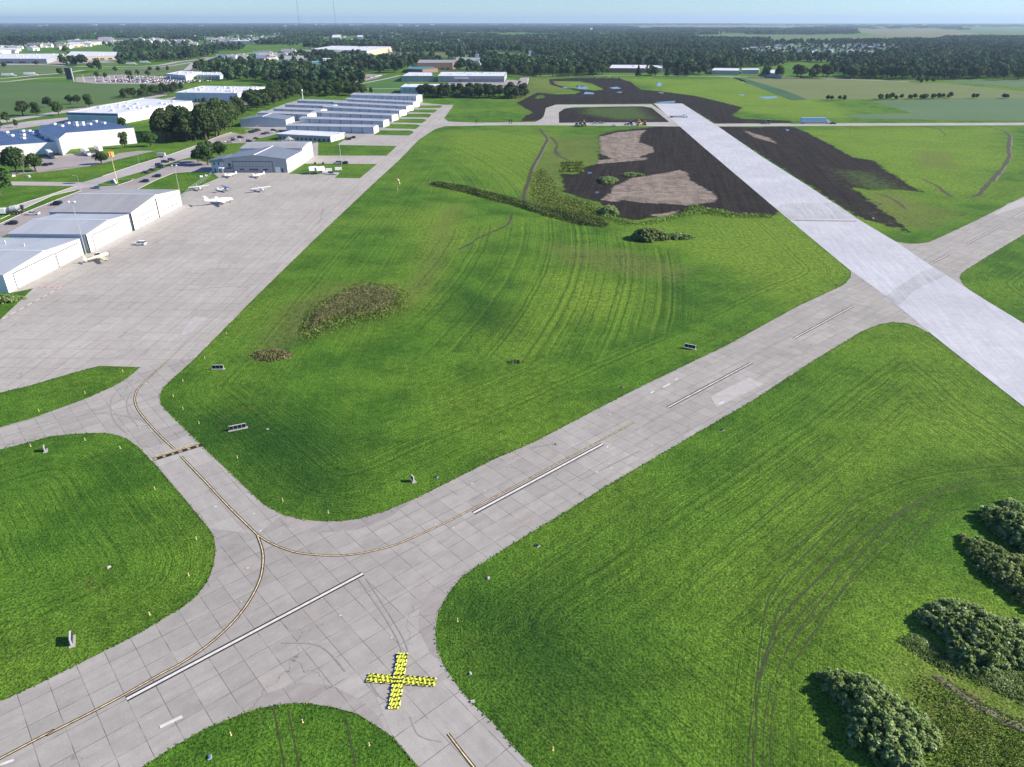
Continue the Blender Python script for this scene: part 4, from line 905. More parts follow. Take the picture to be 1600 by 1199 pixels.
# distant large buildings: (name, label, roof outline, height, wall, roof, units)
FAR = [
 ('distribution_centre', 'huge tan distribution warehouse with dark end wall in the distance', [(484,77.2),(573,79.6),(615.5,73),(520,71.8)], 13, 'tanwall', 'membrane', 12, (0,1,'asph')),
 ('brick_block', 'brown brick block with white roof edge above the trees', [(652,99),(707,98.5),(714,94),(655,93.5)], 12, 'brick', 'asph', 6, None),
 ('office_block', 'pale far office block with white towers right of the brick block', [(712,95),(748,95.5),(754,90.5),(712,90)], 11, 'shade_blue_wall', 'asph', 4, None),
 ('big_store', 'large grey walled store with white roof at the far left', [(-60,92),(72,92.5),(100,84),(-60,84.5)], 9, 'grey_wall', 'membrane', 14, None),
 ('big_store', 'long cream store right of the large grey walled store', [(100,89.5),(182,87.5),(190,81.5),(112,80.5)], 8, 'tanwall', 'membrane', 8, None),
 ('strip_mall', 'long white strip of shops along the highway', [(248,73.5),(355,71.5),(356,70),(250,71.8)], 9, 'greywhite', 'membrane', 6, None),
 ('strip_mall', 'row of white shops at the far left above the large store', [(92,73),(150,66.5),(158,63.8),(110,66.5)], 9, 'tanwall', 'membrane', 6, None),
 ('strip_mall', 'short white shop row right of the far left shops', [(150,66),(174,65),(174,57.8),(155,57.8)], 9, 'greywhite', 'asph', 5, None),
 ('dealer_building', 'white and blue car dealer building beside the far car lot', [(260,115.8),(290,118.5),(315,112.5),(285,111)], 7, 'wh_wall', 'membrane', 6, (0,1,'shade_blue_wall')),
 ('dealer_building', 'low pale annex right of the car dealer building', [(307,117.5),(343,118.3),(360,113.5),(318,113)], 5.5, 'shade_blue_wall', 'membrane', 5, None),
 ('hotel', 'white four storey hotel among trees near the highway', [(355,88),(368,88.5),(370,85),(352,85)], 13, 'greywhite', 'asph', 2, None),
 ('hotel', 'slate roofed hotel wing left of the white hotel', [(337,90),(350,90),(352,85.5),(338,84.5)], 12, 'grey_wall', 'dk_roof', 1, None),
 ('tan_block', 'tan end walled block among trees left of centre', [(400,92),(413,92),(430,90),(432,87.5),(400,85)], 10, 'tanwall', 'dk_roof', 2, None),
 ('long_shed', 'dark roofed long shed above the tan block', [(400,86),(447,86),(449,83),(400,83)], 7, 'grey_wall', 'dk_roof', 0, None),
 ('retail_block', 'cream retail tower with teal roofed wings', [(503,96),(515,96),(517,91),(504,91)], 11, 'tanwall', 'membrane', 0, None),
 ('retail_block', 'teal roofed low shops in front of the cream tower', [(470,101),(503,101),(503,95.5),(476,97)], 7, 'greywhite', 'green_roof', 0, None),
 ('retail_block', 'teal roofed shop row left of the white gabled store', [(428,100),(455,99),(455,93.5),(430,94)], 6, 'tanwall', 'green_roof', 0, None),
 ('green_roofed_block', 'dark green roofed pavilion before the brick block', [(636,108),(660,109),(684,107),(676,103.5),(640,103.5)], 6, 'brick', 'green_roof', 0, None),
 ('farm_shed', 'long white roofed shed beyond the construction site', [(952,107),(1008,107.3),(1011,101.8),(956,101.5)], 7, 'brick', 'membrane', 2, None),
 ('farm_shed', 'short white roofed shed right of the long white shed', [(1012,107),(1035,107),(1036,102.5),(1014,102.3)], 7, 'grey_wall', 'membrane', 0, None),
 ('storage_shed', 'pale grey roofed storage shed by the wood edge', [(1112,110.5),(1155,111),(1156,107),(1116,106.5)], 6, 'grey_wall', 'membrane', 0, None),
 ('storage_shed', 'flat grey roofed shed right of the storage shed', [(1158,110),(1186,110),(1187,107),(1160,107)], 6, 'grey_wall', 'membrane', 0, None),
 ('storage_shed', 'small pale shed half hidden at the wood edge', [(1195,113),(1222,117),(1222,110),(1200,108.5)], 6, 'grey_wall', 'membrane', 0, None),
 ('plant_building', 'low brick plant with a white tower left of the wood', [(798,92),(850,91),(850,87.5),(805,85)], 8, 'brick', 'asph', 4, None),
 ('far_factory', 'pale square building on the far left above the trees', [(0,80),(28,78),(30,72),(0,71)], 8, 'greywhite', 'membrane', 3, None),
 ('far_factory', 'long white far building left of the hotel', [(358,64.5),(396,64.5),(398,63.2),(360,63)], 9, 'greywhite', 'membrane', 2, None),
 ('far_factory', 'slender white building on the centre horizon', [(922,45.2),(926,45.2),(926,44),(922,44)], 26, 'greywhite', 'membrane', 0, None),
 ('far_factory', 'far white hall in the centre suburb', [(494,51.8),(514,51.8),(514,50.4),(494,50.4)], 10, 'greywhite', 'membrane', 0, None),
 ('far_factory', 'far tan blocks in the centre suburb', [(518,59),(532,59),(533,54.5),(520,54.5)], 10, 'tanwall', 'membrane', 0, None),
 ('far_factory', 'far pale block right of the tan blocks', [(558,58),(567,58),(567,55.2),(559,55.2)], 12, 'greywhite', 'membrane', 0, None)]
for nm, lb, rp, z, wm, rm, n, fp in FAR:
    e, L = long_wh(nm, lb, rp, z, M[wm], M[rm], n, par=.5)
    e['category'] = 'building'
    if fp: facepanel(e, L[0], L[1], 0, 1, .05, z+.4, M[fp[2]], 'end_wall', .3)
    if n >= 4:
        for k in range(6): facepanel(e, L[0], L[1], .05+k*.155, .13+k*.155, 1.0, 3.6, M['glass'], 'window', .35)
for p, z, h, lb in (((746,98),0,16,'left white tower beside the far office block'), ((828,92),0,16,'white inclined tower of the low brick plant')):
    v = at(*p); e = empty('white_tower', v); tag(e, lb, 'tower'); m = MB(); m.box(-3,3,-3,3,0,h); m.build('shaft', M['greywhite'], e); m = MB(); m.box(-3.4,3.4,-3.4,3.4,h+.01,h+1.2); m.build('cap', M['fiber'], e)
wg = empty('gabled_store', at(456,103)); tag(wg, 'white gabled store front among trees left of centre', 'building'); m = MB(); m.poly([(-9,0,0),(9,0,0),(9,0,6),(0,0,11),(-9,0,6)]); m.poly([(9,0,0),(9,30,0),(9,30,6),(9,0,6)]); m.poly([(-9,30,0),(-9,0,0),(-9,0,6),(-9,30,6)]); m.poly([(9,30,0),(-9,30,0),(-9,30,6),(0,30,11),(9,30,6)]); m.build('wall', M['greywhite'], wg)
m = MB(); m.hexa([(-10,-1,5.6),(0,-1,11.1),(0,31,11.1),(-10,31,5.6),(-10,-1,6.1),(0,-1,11.7),(0,31,11.7),(-10,31,6.1)]); m.hexa([(0,-1,11.1),(10,-1,5.6),(10,31,5.6),(0,31,11.1),(0,-1,11.7),(10,-1,6.1),(10,31,6.1),(0,31,11.7)]); m.build('roof', M['fiber'], wg)

# suburban houses: gabled, four variants, hundreds of metres to kilometres away
def house_mesh(name, wm, rm, w_=12, d_=9, h=4.5, rise=3):
    m = MB(); m.poly([(-w_/2,-d_/2,0),(w_/2,-d_/2,0),(w_/2,-d_/2,h),(-w_/2,-d_/2,h)]); m.poly([(w_/2,d_/2,0),(-w_/2,d_/2,0),(-w_/2,d_/2,h),(w_/2,d_/2,h)])
    m.poly([(w_/2,-d_/2,0),(w_/2,d_/2,0),(w_/2,d_/2,h),(w_/2,0,h+rise),(w_/2,-d_/2,h)]); m.poly([(-w_/2,d_/2,0),(-w_/2,-d_/2,0),(-w_/2,-d_/2,h),(-w_/2,0,h+rise),(-w_/2,d_/2,h)])
    x = w_/2+.5; y = d_/2+.5; e = h-rise*.5/(d_/2)
    m.hexa([(-x,-y,e),(x,-y,e),(x,0,h+rise),(-x,0,h+rise),(-x,-y,e+.3),(x,-y,e+.3),(x,0,h+rise+.3),(-x,0,h+rise+.3)], 1); m.hexa([(-x,0,h+rise),(x,0,h+rise),(x,y,e),(-x,y,e),(-x,0,h+rise+.3),(x,0,h+rise+.3),(x,y,e+.3),(-x,y,e+.3)], 1)
    m.box(-w_*.3, -w_*.3+5, -d_/2-4, -d_/2, 0, 3.2, 0); m.box(w_*.2, w_*.2+1, -1, 0, h+rise-1.5, h+rise+1.2, 0)
    o = m.build(name, [M[wm], M[rm]]); return o
HV = [house_mesh('house', 'greywhite', 'asph'), house_mesh('house', 'tanwall', 'dk_roof', 15, 10), house_mesh('house', 'greywhite', 'dk_roof', 11, 10, 5.5), house_mesh('house', 'brick', 'asph', 14, 9), house_mesh('house', 'fiber', 'tan_roof', 13, 9)]
def scatter_poly(pts, n, mind=0):
    L = [P2(*p) for p in pts]; xs = [p[0] for p in L]; ys = [p[1] for p in L]; out = []; tries = 0
    while len(out) < n and tries < n*60:
        tries += 1; x = rnd.uniform(min(xs), max(xs)); y = rnd.uniform(min(ys), max(ys))
        if not inside(np.array([x]), np.array([y]), L)[0]: continue
        if mind and any((x-a)**2+(y-b)**2 < mind*mind for a, b in out): continue
        out.append((x, y))
    return out
HOUSES = []
used = set()
for pts, n, lb, gp in (([(1130,86),(1160,78),(1200,73),(1300,70),(1400,72),(1410,82),(1360,93),(1290,97),(1210,92)], 140, 'small gabled house in the suburb at the right among trees', 'houses of the right suburb'),
                   ([(1130,86),(1100,80),(1040,79),(1010,83),(1060,88)], 20, 'gabled house half hidden in the wood above the farm sheds', 'houses above the farm sheds'),
                   ([(1400,80),(1480,70),(1490,75),(1430,86)], 14, 'gabled house in the dense wood at the far right', 'houses in the far right wood'),
                   ([(440,70),(520,58),(640,50),(740,54),(700,62),(600,66),(560,68),(480,74)], 60, 'gabled house in the centre suburb far away', 'houses of the centre suburb'),
                   ([(200,68),(300,56),(440,52),(470,60),(400,68),(300,70)], 45, 'gabled house among far trees left of centre', 'houses left of centre')):
    for (x, y) in scatter_poly(pts, n, 22):
        k = rnd.randrange(5); o = HV[k] if k not in used else HV[k].copy()
        if k in used: COL.objects.link(o)
        used.add(k); o.location = (x, y, 0); o.rotation_euler = (0, 0, rnd.choice([0, .3, 1.2, 1.57, 1.9, -.4])); tag(o, lb, 'house', gp); HOUSES.append((x, y))

# ------------------------------------------------------------------ vegetation
def quads_mesh(name, C, Nn, size, var, mat, aspect=1.0):
    """C centres, Nn normals, size: one folded-free leaf clump (quad) per centre"""
    n = len(C); Nn = Nn/np.linalg.norm(Nn, axis=1, keepdims=True)
    r = npr.normal(size=(n, 3)); u = np.cross(Nn, r); u /= np.linalg.norm(u, axis=1, keepdims=True); v = np.cross(Nn, u)
    s = size[:, None]*0.5; k = npr.uniform(.6, 1.25, (n, 4, 1))
    V = np.stack([C-u*s*k[:, 0]-v*s*aspect, C+u*s-v*s*k[:, 1]*aspect, C+u*s*k[:, 2]+v*s*aspect, C-u*s+v*s*k[:, 3]*aspect], 1).reshape(-1, 3)
    me = bpy.data.meshes.new(name); me.vertices.add(4*n); me.vertices.foreach_set('co', V.astype(np.float32).ravel())
    me.loops.add(4*n); me.loops.foreach_set('vertex_index', np.arange(4*n, dtype=np.int32))
    me.polygons.add(n); me.polygons.foreach_set('loop_start', np.arange(0, 4*n, 4, dtype=np.int32)); me.polygons.foreach_set('loop_total', np.full(n, 4, dtype=np.int32)); me.update(calc_edges=True)
    a = me.attributes.new('var', 'FLOAT', 'FACE'); a.data.foreach_set('value', var.astype(np.float32))
    me.materials.append(mat); return me
def crown_pts(n, rx, rz, zc, blobs=11, seed=0, conic=False):
    g = np.random.default_rng(seed)
    if conic:
        t = g.uniform(0, 1, n)**.8; ph = g.uniform(0, 6.283, n); rr = rx*(1-t*.93)*g.uniform(.55, 1.05, n)*(1+.18*np.sin(t*38))
        C = np.stack([rr*np.cos(ph), rr*np.sin(ph), zc-rz+t*2*rz], 1); N_ = np.stack([np.cos(ph), np.sin(ph), np.full(n, .5)], 1)+g.normal(0, .45, (n, 3)); return C, N_, g.uniform(0, 1, n)
    B = []; 
    for i in range(blobs):
        d = g.normal(size=3); d /= np.linalg.norm(d); q = g.uniform(.35, .72); B.append((d[0]*rx*q, d[1]*rx*q, zc+d[2]*rz*q, g.uniform(.34, .52)))
    B.append((0, 0, zc, .6)); B.append((0, 0, zc+rz*.45, .5)); B = np.array(B); k = g.integers(0, len(B), n)
    d = g.normal(size=(n, 3)); d /= np.linalg.norm(d, axis=1, keepdims=True); d[:, 2] = np.where(d[:, 2] < -.3, -d[:, 2], d[:, 2])
    sc = B[k, 3:4]*g.uniform(.75, 1.08, (n, 1)); C = B[k, :3]+d*sc*np.array([rx, rx, rz]); tone = np.clip(B[k, 3]*0+g.normal(.0, .22, n)+np.sin(k*2.7)*.22+.45, 0, 1)
    return C, d+g.normal(0, .5, (n, 3)), tone
def tree_proto(name, n, rx, rz, zc, leaf, mat, seed, conic=False, bare=False):
    root = empty(name, (0, 0, -500)); C, Nn, tone = crown_pts(n, rx, rz, zc, seed=seed, conic=conic)
    g = np.random.default_rng(seed+50)
    me = quads_mesh('crown', C, Nn, g.uniform(.6, 1.5, len(C))*leaf, tone, M[mat]); c = bpy.data.objects.new('crown', me); COL.objects.link(c); c.parent = root
    m = MB(); r0 = rx*.075+.1; m.cyl((0,0,-.2), (0,0,zc*.6), r0, r0*.7, 7); m.cyl((0,0,zc*.6), (.2,.1,zc+rz*.5), r0*.7, r0*.2, 6)
    for i in range(6):
        a_ = i*1.05+seed; z0 = zc*(.45+.08*i); m.cyl((0,0,z0), (math.cos(a_)*rx*.62, math.sin(a_)*rx*.62, z0+rz*(.35+.1*(i % 3))), r0*.45, r0*.12, 5)
    m.build('trunk', M['bark'], root); return root
PR = {}
for i in range(4): PR['A%d' % i] = tree_proto('broadleaf_tree', 2600, 5.6, 6.0, 6.9, .66, 'leafA', 10+i)
for i in range(4): PR['B%d' % i] = tree_proto('broadleaf_tree', 2400, 5.3, 5.2, 6.0, .64, 'leafB', 20+i)
for i in range(2): PR['K%d' % i] = tree_proto('conifer_tree', 1600, 3.2, 5.2, 6.0, .55, 'conifer', 40+i, conic=True)
first = set()
def plant(kind, x, y, h, label, group=None, spread=1.0):
    base = {'A': 13.2, 'B': 11.4, 'C': 10.8, 'K': 11.2}[kind]
    k = kind+str(rnd.randrange(4 if kind in 'AB' else 2)); o = PR[k] if k not in first else copy_tree(PR[k]); first.add(k)
    s_ = h/base; o.location = (x, y, 0); o.scale = (s_*spread, s_*spread*rnd.uniform(.9, 1.1), s_); o.rotation_euler = (0, 0, rnd.uniform(0, 6.28)); tag(o, label, 'tree', group); return o
def plant_px(kind, px, py, h, label, group=None, spread=1.0):
    x, y = P2(px, py); return plant(kind, x, y, h, label, group, spread)
# single trees one can point at
for k, px, py, h, sp_, lb in (
 ('A',27,272,16,1.1,'large dark tree behind the leafless grey tree at the left'),('B',56,268,11,.9,'medium tree right of the leafless grey tree'),('B',0,304,15,1.1,'tree cut by the left edge beside the side road'),
 ('A',159,257,8,1.25,'low round dark tree beside the yellow pole head'),('A',196,232,11,.8,'round tree standing before the white plant wall'),('B',236,229,11,1.15,'spreading tree at the right corner of the white plant'),
 ('A',325,258,14,1.15,'big dark tree at the left end of the grey hangar'),('A',310,254,9,1.1,'smaller tree left of the big dark tree by the grey hangar'),('A',344,247,11,1.1,'tree touching the roof corner of the grey hangar'),
 ('B',192,200,9,.9,'small tree between the plant and the long warehouse'),('B',12,193,10,1,'dark tree at the left edge below the bean field'),('A',36,181,14,1.2,'largest dark tree in the row below the bean field'),('A',58,181,12,1,'tree right of the largest dark tree in the bean field row'),
 ('B',92,180,13,1,'tree before the grassy strip with its trunk showing'),('A',76,168,11,1,'tree at the middle of the bean field row'),('A',110,163,10,1,'narrow tree left of the middle pair below the bean field'),('A',122,163,10,1,'narrow tree right of the middle pair below the bean field'),
 ('A',140,168,13,1.1,'round tree before the long white warehouse'),('B',26,200,7,.7,'tiny round tree beside the side road bend'),('B',1,201,7,.9,'small tree on the left edge near the plant'),
 ('B',320,163,7,.8,'left young tree before the boxy warehouse front'),('B',341,164,7,.8,'middle young tree before the boxy warehouse front'),('B',363,160,7,.8,'right young tree before the boxy warehouse front'),
 ('A',580,147,8,.8,'lone tree on the lawn left of the two storey block'),('A',62,64,10,1,'lone far tree above the big store'),('A',58,103,10,1,'lone tree on the highway bank'),('A',96,119,13,1.1,'large tree left of the dark billboard'),
 ('A',7,106,11,1.2,'tree group member on the far left highway bank')):
    plant_px(k, px, py, h, lb, None, sp_)
def grove(pts, n, kinds, h0, h1, label, group, mind):
    for (x, y) in scatter_poly(pts, n, mind): plant(rnd.choice(kinds), x, y, rnd.uniform(h0, h1), label, group, rnd.uniform(.9, 1.15))
grove([(245,222),(285,223),(330,220),(352,207),(368,199),(376,190),(350,190),(300,205),(262,208)], 40, 'AAAB', 17, 24, 'tall dark tree in the grove between the white plant and the grey hangar', 'grove by the white plant', 5.5)
grove([(372,186),(384,180),(425,166),(445,158),(463,152),(520,151),(546,149),(545,141),(480,138),(420,150),(390,163),(350,178),(345,188)], 84, 'AABB', 10, 16, 'dark tree in the belt behind the metal hangar rows', 'tree belt behind the hangar rows', 8)
grove([(545,152),(575,149),(570,142),(545,141)], 9, 'AB', 10, 13, 'tree at the right end of the belt behind the hangar rows', 'right end of the tree belt', 8)
grove([(656,153.5),(700,153),(760,154),(821,155.5),(820,150),(760,148),(656,150)], 40, 'AAAB', 9, 15, 'dark tree in the row before the parked cars and office blocks', 'tree row before the office blocks', 7)
for px, h in ((668,15),(676,15),(691,12),(699,11),(748,13),(764,16),(772,15),(793,10),(799,18),(805,11),(814,11)): plant_px('A', px, 153.5, h, 'taller tree of the row before the parked cars', 'taller trees of the row before the parked cars')
for px in (997,1042,1059,1073): plant_px('K', px, 119.8, 17, {997:'leftmost dark conifer at the wood edge by the farm sheds',1042:'conifer right of the short white roofed shed',1059:'middle conifer of the three right of the farm sheds',1073:'rightmost conifer of the three by the wood edge'}[px], None, 1.15)
grove([(770,121),(900,120),(945,119),(945,117),(770,117)], 22, 'AAB', 14, 20, 'dark tree in the row along the road beyond the construction site', 'trees along the far road', 9)
grove([(1010,119),(1038,119),(1038,117),(1010,117)], 5, 'B', 12, 16, 'tree before the short white roofed shed', 'trees before the farm sheds', 7)
grove([(1190,122.5),(1300,123),(1360,124),(1420,127),(1430,124),(1360,120),(1200,119)], 26, 'ABB', 15, 21, 'tree of the wood edge above the pale crop field', 'wood edge above the pale crop field', 10)
grove([(1450,125.5),(1600,126),(1660,126),(1660,122),(1450,122)], 18, 'ABB', 14, 20, 'tree of the wood edge above the green crop field', 'wood edge above the green crop field', 11)
grove([(1430,132),(1462,133),(1462,129),(1430,127)], 4, 'B', 6, 9, 'small tree between the two crop fields', 'small trees between the crop fields', 8)
grove([(1365,157),(1490,155),(1490,153),(1365,154.5)], 24, 'AB', 4, 7, 'low dark bush in the hedge row right of the pond', 'hedge row bushes', 5)
for px, py in ((1293,156.5),(1299,157),(1312,157),(1319,157),(1520,154),(1526,154),(1568,154),(1572,154.5)): plant_px('A', px, py, 5.5, 'solitary dark bush along the field boundary', 'solitary field boundary bushes', 1.2)
for px, py in ((200,119.5),(205,120),(216,119),(152,123),(165,123),(181,114),(235,112.5),(248,113),(262,112),(205,128),(232,121)): plant_px('A', px, py, rnd.uniform(9, 12), 'small dark tree planted around the far car lot', 'trees around the far car lot', .9)
grove([(180,158),(270,148),(290,140),(262,141),(190,152)], 22, 'AAB', 8, 12, 'tree in the loose row at the far end of the bean field', 'trees at the far end of the bean field', 9)
# leafless grey tree
bt = empty('bare_tree', at(38,272)); tag(bt, 'leafless grey tree in front of the white plant at the left', 'tree'); m = MB()
def branch(p, d, L_, r_, lv):
    q = p+d*L_; m.cyl(p, q, r_, r_*.6, 5 if lv < 3 else 3, cap=False)
    if lv < 5:
        for i in range(3):
            nd = (d+Vector((rnd.uniform(-.7,.7), rnd.uniform(-.7,.7), rnd.uniform(-.15,.5)))).normalized(); branch(q, nd, L_*rnd.uniform(.62,.82), r_*.58, lv+1)
branch(Vector((0,0,0)), Vector((0,0,1)), 3.0, .3, 0); m.build('branches', M['bare'], bt)

# weed mounds, reeds, ditch growth (uncountable leaf mass)
def weed_mass(name, label, cat, pts, n, hfun, leaf, mat, px=True, kind=None, up=.6, fade=2.2):
    L = [P2(*p) for p in pts] if px else pts; xs = [p[0] for p in L]; ys = [p[1] for p in L]; X = npr.uniform(min(xs), max(xs), n*4); Y = npr.uniform(min(ys), max(ys), n*4)
    k = inside(X, Y, L); X, Y = X[k][:n], Y[k][:n]; d = seg_dist(X, Y, [L]); kk = d > npr.uniform(0, 1, len(X))**1.5*fade; X, Y, d = X[kk], Y[kk], d[kk]; hz = hfun(X, Y, d)
    Z = hz*npr.uniform(.35, 1.0, len(X)); cx, cy = sum(xs)/len(xs), sum(ys)/len(ys)
    gx = 1.2; h1 = hfun(X+gx, Y, np.maximum(d, 0)); C = np.stack([X-cx, Y-cy, Z+.05], 1)
    Nn = np.stack([npr.normal(0, .8, len(X)), npr.normal(0, .8, len(X)), np.full(len(X), up)], 1)
    tone = np.clip(npr.normal(.45, .25, len(X))+.25*np.sin(X*.9)*np.sin(Y*.8), 0, 1)
    me = quads_mesh(name, C, Nn, npr.uniform(.6, 1.5, len(X))*leaf, tone, M[mat]); o = bpy.data.objects.new(name, me); COL.objects.link(o); o.location = (cx, cy, 0)
    tag(o, label, cat, None, kind); return o
def mound(name, label, px, py, rx, ry, h, n, rot=0.0, leaf=.34):
    """thicket of many small leafy plants growing over a low heap"""
    g = npr; nb = max(24, int(rx*ry*11)); th = g.uniform(0, 6.283, nb); q = np.sqrt(g.uniform(0, 1, nb))
    rad = 1+.16*np.sin(th*3+px)+.12*np.sin(th*5+py)
    bx = q*np.cos(th)*rx*rad; by = q*np.sin(th)*ry*rad; br = g.uniform(.22, .75, nb)*min(1.0, h*.32)*(1.15-.4*q); bz = h*np.power(np.clip(1-q**2.2, 0, 1), .6)*g.uniform(.55, 1.0, nb)-br*.3
    bt = g.uniform(-.28, .28, nb); k = g.integers(0, nb, n); d = g.normal(size=(n, 3)); d /= np.linalg.norm(d, axis=1, keepdims=True); d[:, 2] = np.where(d[:, 2] < -.1, -d[:, 2], d[:, 2])
    sc = (br[k]*g.uniform(.55, 1.12, n))[:, None]; X = bx[k]+d[:, 0]*sc[:, 0]; Y = by[k]+d[:, 1]*sc[:, 0]; Z = np.maximum(.05, bz[k]+d[:, 2]*sc[:, 0]*1.25)
    # skirt: leaves filling down to the ground below each plant
    low = g.uniform(0, 1, n) < .3; Z = np.where(low, Z*g.uniform(.1, .9, n), Z)
    c_, s_ = math.cos(rot), math.sin(rot); C = np.stack([X*c_-Y*s_, X*s_+Y*c_, Z], 1)
    Nn = d*.6+np.array([.25, 0, .75])+g.normal(0, .5, (n, 3)); tone = np.clip(.45+bt[k]+g.normal(0, .22, n), 0, 1)
    me = quads_mesh(name, C, Nn, g.uniform(.45, 1.5, n)*leaf, tone, M['weed']); o = bpy.data.objects.new(name, me); COL.objects.link(o); v = at(px, py); o.location = v
    tag(o, label, 'bush'); return o
mound('weed_mound', 'tall weedy mound at the bottom right casting a dark shadow on the turf', 1372, 1128, 5.2, 7.8, 3.3, 38000, .22, .22)
mound('weed_mound', 'wide weedy mound in the middle of the three at the lower right', 1534, 998, 8.2, 6.4, 3.2, 38000, -.30, .24)
mound('weed_mound', 'weedy mound cut by the right edge below the tyre tracks', 1608, 838, 5.6, 9.5, 3.3, 32000, .1, .26)
mound('weed_mound', 'low brown weed patch joining the two right mounds', 1592, 905, 5.6, 9.5, 2.4, 22000, .25, .22)
mound('shrub_clump', 'round pale green shrub left of the soil patch', 1013, 374, 7.5, 4.6, 4.6, 6000, 0, .55)
mound('shrub_clump', 'straggly low growth on the soil patch right of the round shrub', 1055, 372, 8, 3.2, 1.8, 2200, 0, .55)
mound('shrub_clump', 'small green shrub at the left border of the dark soil', 952, 333, 4.5, 6.5, 3.2, 2500, 0, .5)
mound('shrub_clump', 'bright shrub standing in the dark soil by the puddle', 950, 284, 5, 8, 2.6, 2000, 0, .55)
mound('shrub_clump', 'narrow green tuft patch inside the dark soil', 988, 274.5, 7, 4, 1.6, 1500, 0, .5)
mound('weed_clump', 'small brown weed clump on the turf left of centre', 806, 566, 2.4, 1.2, .7, 1800, 0, .22)
mound('shrub_clump', 'tall weed patch at the lower left corner of the apron', 6, 470, 6, 3, 1.8, 1500, 0, .4)
weed_mass('reed_bed', 'brown reed bed on the turf left of centre', 'reed bed', [(474,512),(478,500),(487,488),(500,480),(520,464),(545,452),(575,447),(605,450),(622,456),(628,466),(618,480),(600,490),(560,496),(530,500),(500,516),(480,523)], 62000,
   lambda X, Y, d: np.clip(d/4.0, .25, 1)*1.7, .22, 'reed', up=.6, fade=3)
weed_mass('rough_grass', None, None, [(462,520),(476,490),(500,468),(560,440),(620,444),(645,462),(640,485),(600,500),(540,512),(490,532),(468,535)], 16000, lambda X, Y, d: np.clip(d/3.0, .2, 1)*.8, .26, 'tuft', kind='stuff', fade=8)
weed_mass('reed_bed', 'small weedy hollow below the brown reed bed', 'weed patch', [(393,556),(400,549),(425,545),(450,548),(462,555),(450,562),(425,566),(402,564)], 5000, lambda X, Y, d: np.clip(d/2.0, .2, 1)*.8, .28, 'reed', up=.4)
weed_mass('ditch_growth', None, None, [(668,286),(690,284),(740,293),(800,309),(850,323),(905,332),(940,342),(957,351),(945,357),(900,352),(850,338),(800,322),(750,309),(700,296),(672,291)], 22000, lambda X, Y, d: np.clip(d/3.0, .2, 1)*(.8+.5*np.sin(X*.5+Y*.21)), .45, 'leafC', kind='stuff', fade=4)
weed_mass('ditch_growth', None, None, [(826,270),(850,262),(875,290),(880,305),(930,320),(955,340),(940,350),(900,340),(860,325),(825,318)], 9000, lambda X, Y, d: np.clip(d/4.0, .1, 1)*.45, .42, 'tuft', kind='stuff', fade=9)
for yy in (254, 258.5, 263, 267.5):
    weed_mass('weed_row', None, None, [(877-(yy-254)*.2,yy),(912,yy-1),(914,yy+1.6),(877-(yy-254)*.2,yy+2.4)], 900, lambda X, Y, d: np.clip(d/1.0, .3, 1)*1.0, .5, 'tuft', kind='stuff', fade=3)
weed_mass('rough_grass', None, None, [(1410,1065),(1440,1050),(1480,1060),(1540,1095),(1600,1120),(1720,1180),(1720,1300),(1420,1300),(1425,1199),(1430,1120)], 15000, lambda X, Y, d: np.clip(d/3.0, .1, 1)*.35*(1+.5*np.sin(X*1.3)*np.sin(Y*1.1)), .15, 'tuft', kind='stuff', fade=6)
weed_mass('rough_grass', None, None, [(1395,1000),(1430,985),(1490,1025),(1600,1045),(1720,1040),(1720,1120),(1600,1105),(1540,1075),(1470,1050)], 14000, lambda X, Y, d: np.clip(d/2.0, .1, 1)*.45, .18, 'weed', kind='stuff')
# ragged grown edge of the soil
E_ = [(880,302),(905,312),(925,318),(955,332),(975,345),(1000,348),(1040,340),(1062,333),(1075,322),(1090,320),(1110,326),(1130,328),(1150,334),(1180,334),(1205,336),(1212,342),(1150,342),(1100,336),(1060,343),(1020,352),(970,354),(930,335),(890,318)]
weed_mass('rough_grass', None, None, E_, 5000, lambda X, Y, d: np.clip(d/1.5, .3, 1)*.8, .5, 'tuft', kind='stuff', fade=5)
# grass standing along the pavement edges: a fringe of tufts a few centimetres high
def fringe(name, loops, step, y_max, wid=.35, n_per=4, h=.06):
    cs = []
    for lp in loops:
        for a_, b_ in zip(lp, lp[1:]):
            if min(a_.y, b_.y) > y_max or (a_-b_).length > 90 and max(abs(a_.x), abs(b_.x)) > 400: continue
            k = int((b_-a_).length*n_per)
            if k < 1 or k > 4000: continue
            t = npr.uniform(0, 1, k); x = a_.x+(b_.x-a_.x)*t; y = a_.y+(b_.y-a_.y)*t; cs.append(np.stack([x+npr.normal(0, wid*.3, k), y+npr.normal(0, wid*.3, k), npr.uniform(.03, h, k)], 1))
    C = np.concatenate(cs); Nn = npr.normal(0, 1, C.shape); me = quads_mesh(name, C, Nn, npr.uniform(.12, .32, len(C)), npr.uniform(0, .8, len(C)), M['tuft']); o = bpy.data.objects.new(name, me); COL.objects.link(o); tag(o, kind='stuff')
fringe('edge_grass', [W(IL), W(UL1), W(UL2), W(CE_bot[:-4]), W(BI), W(RB), W(TR), W(RR), W(CE_top[4:])], 1, 420)

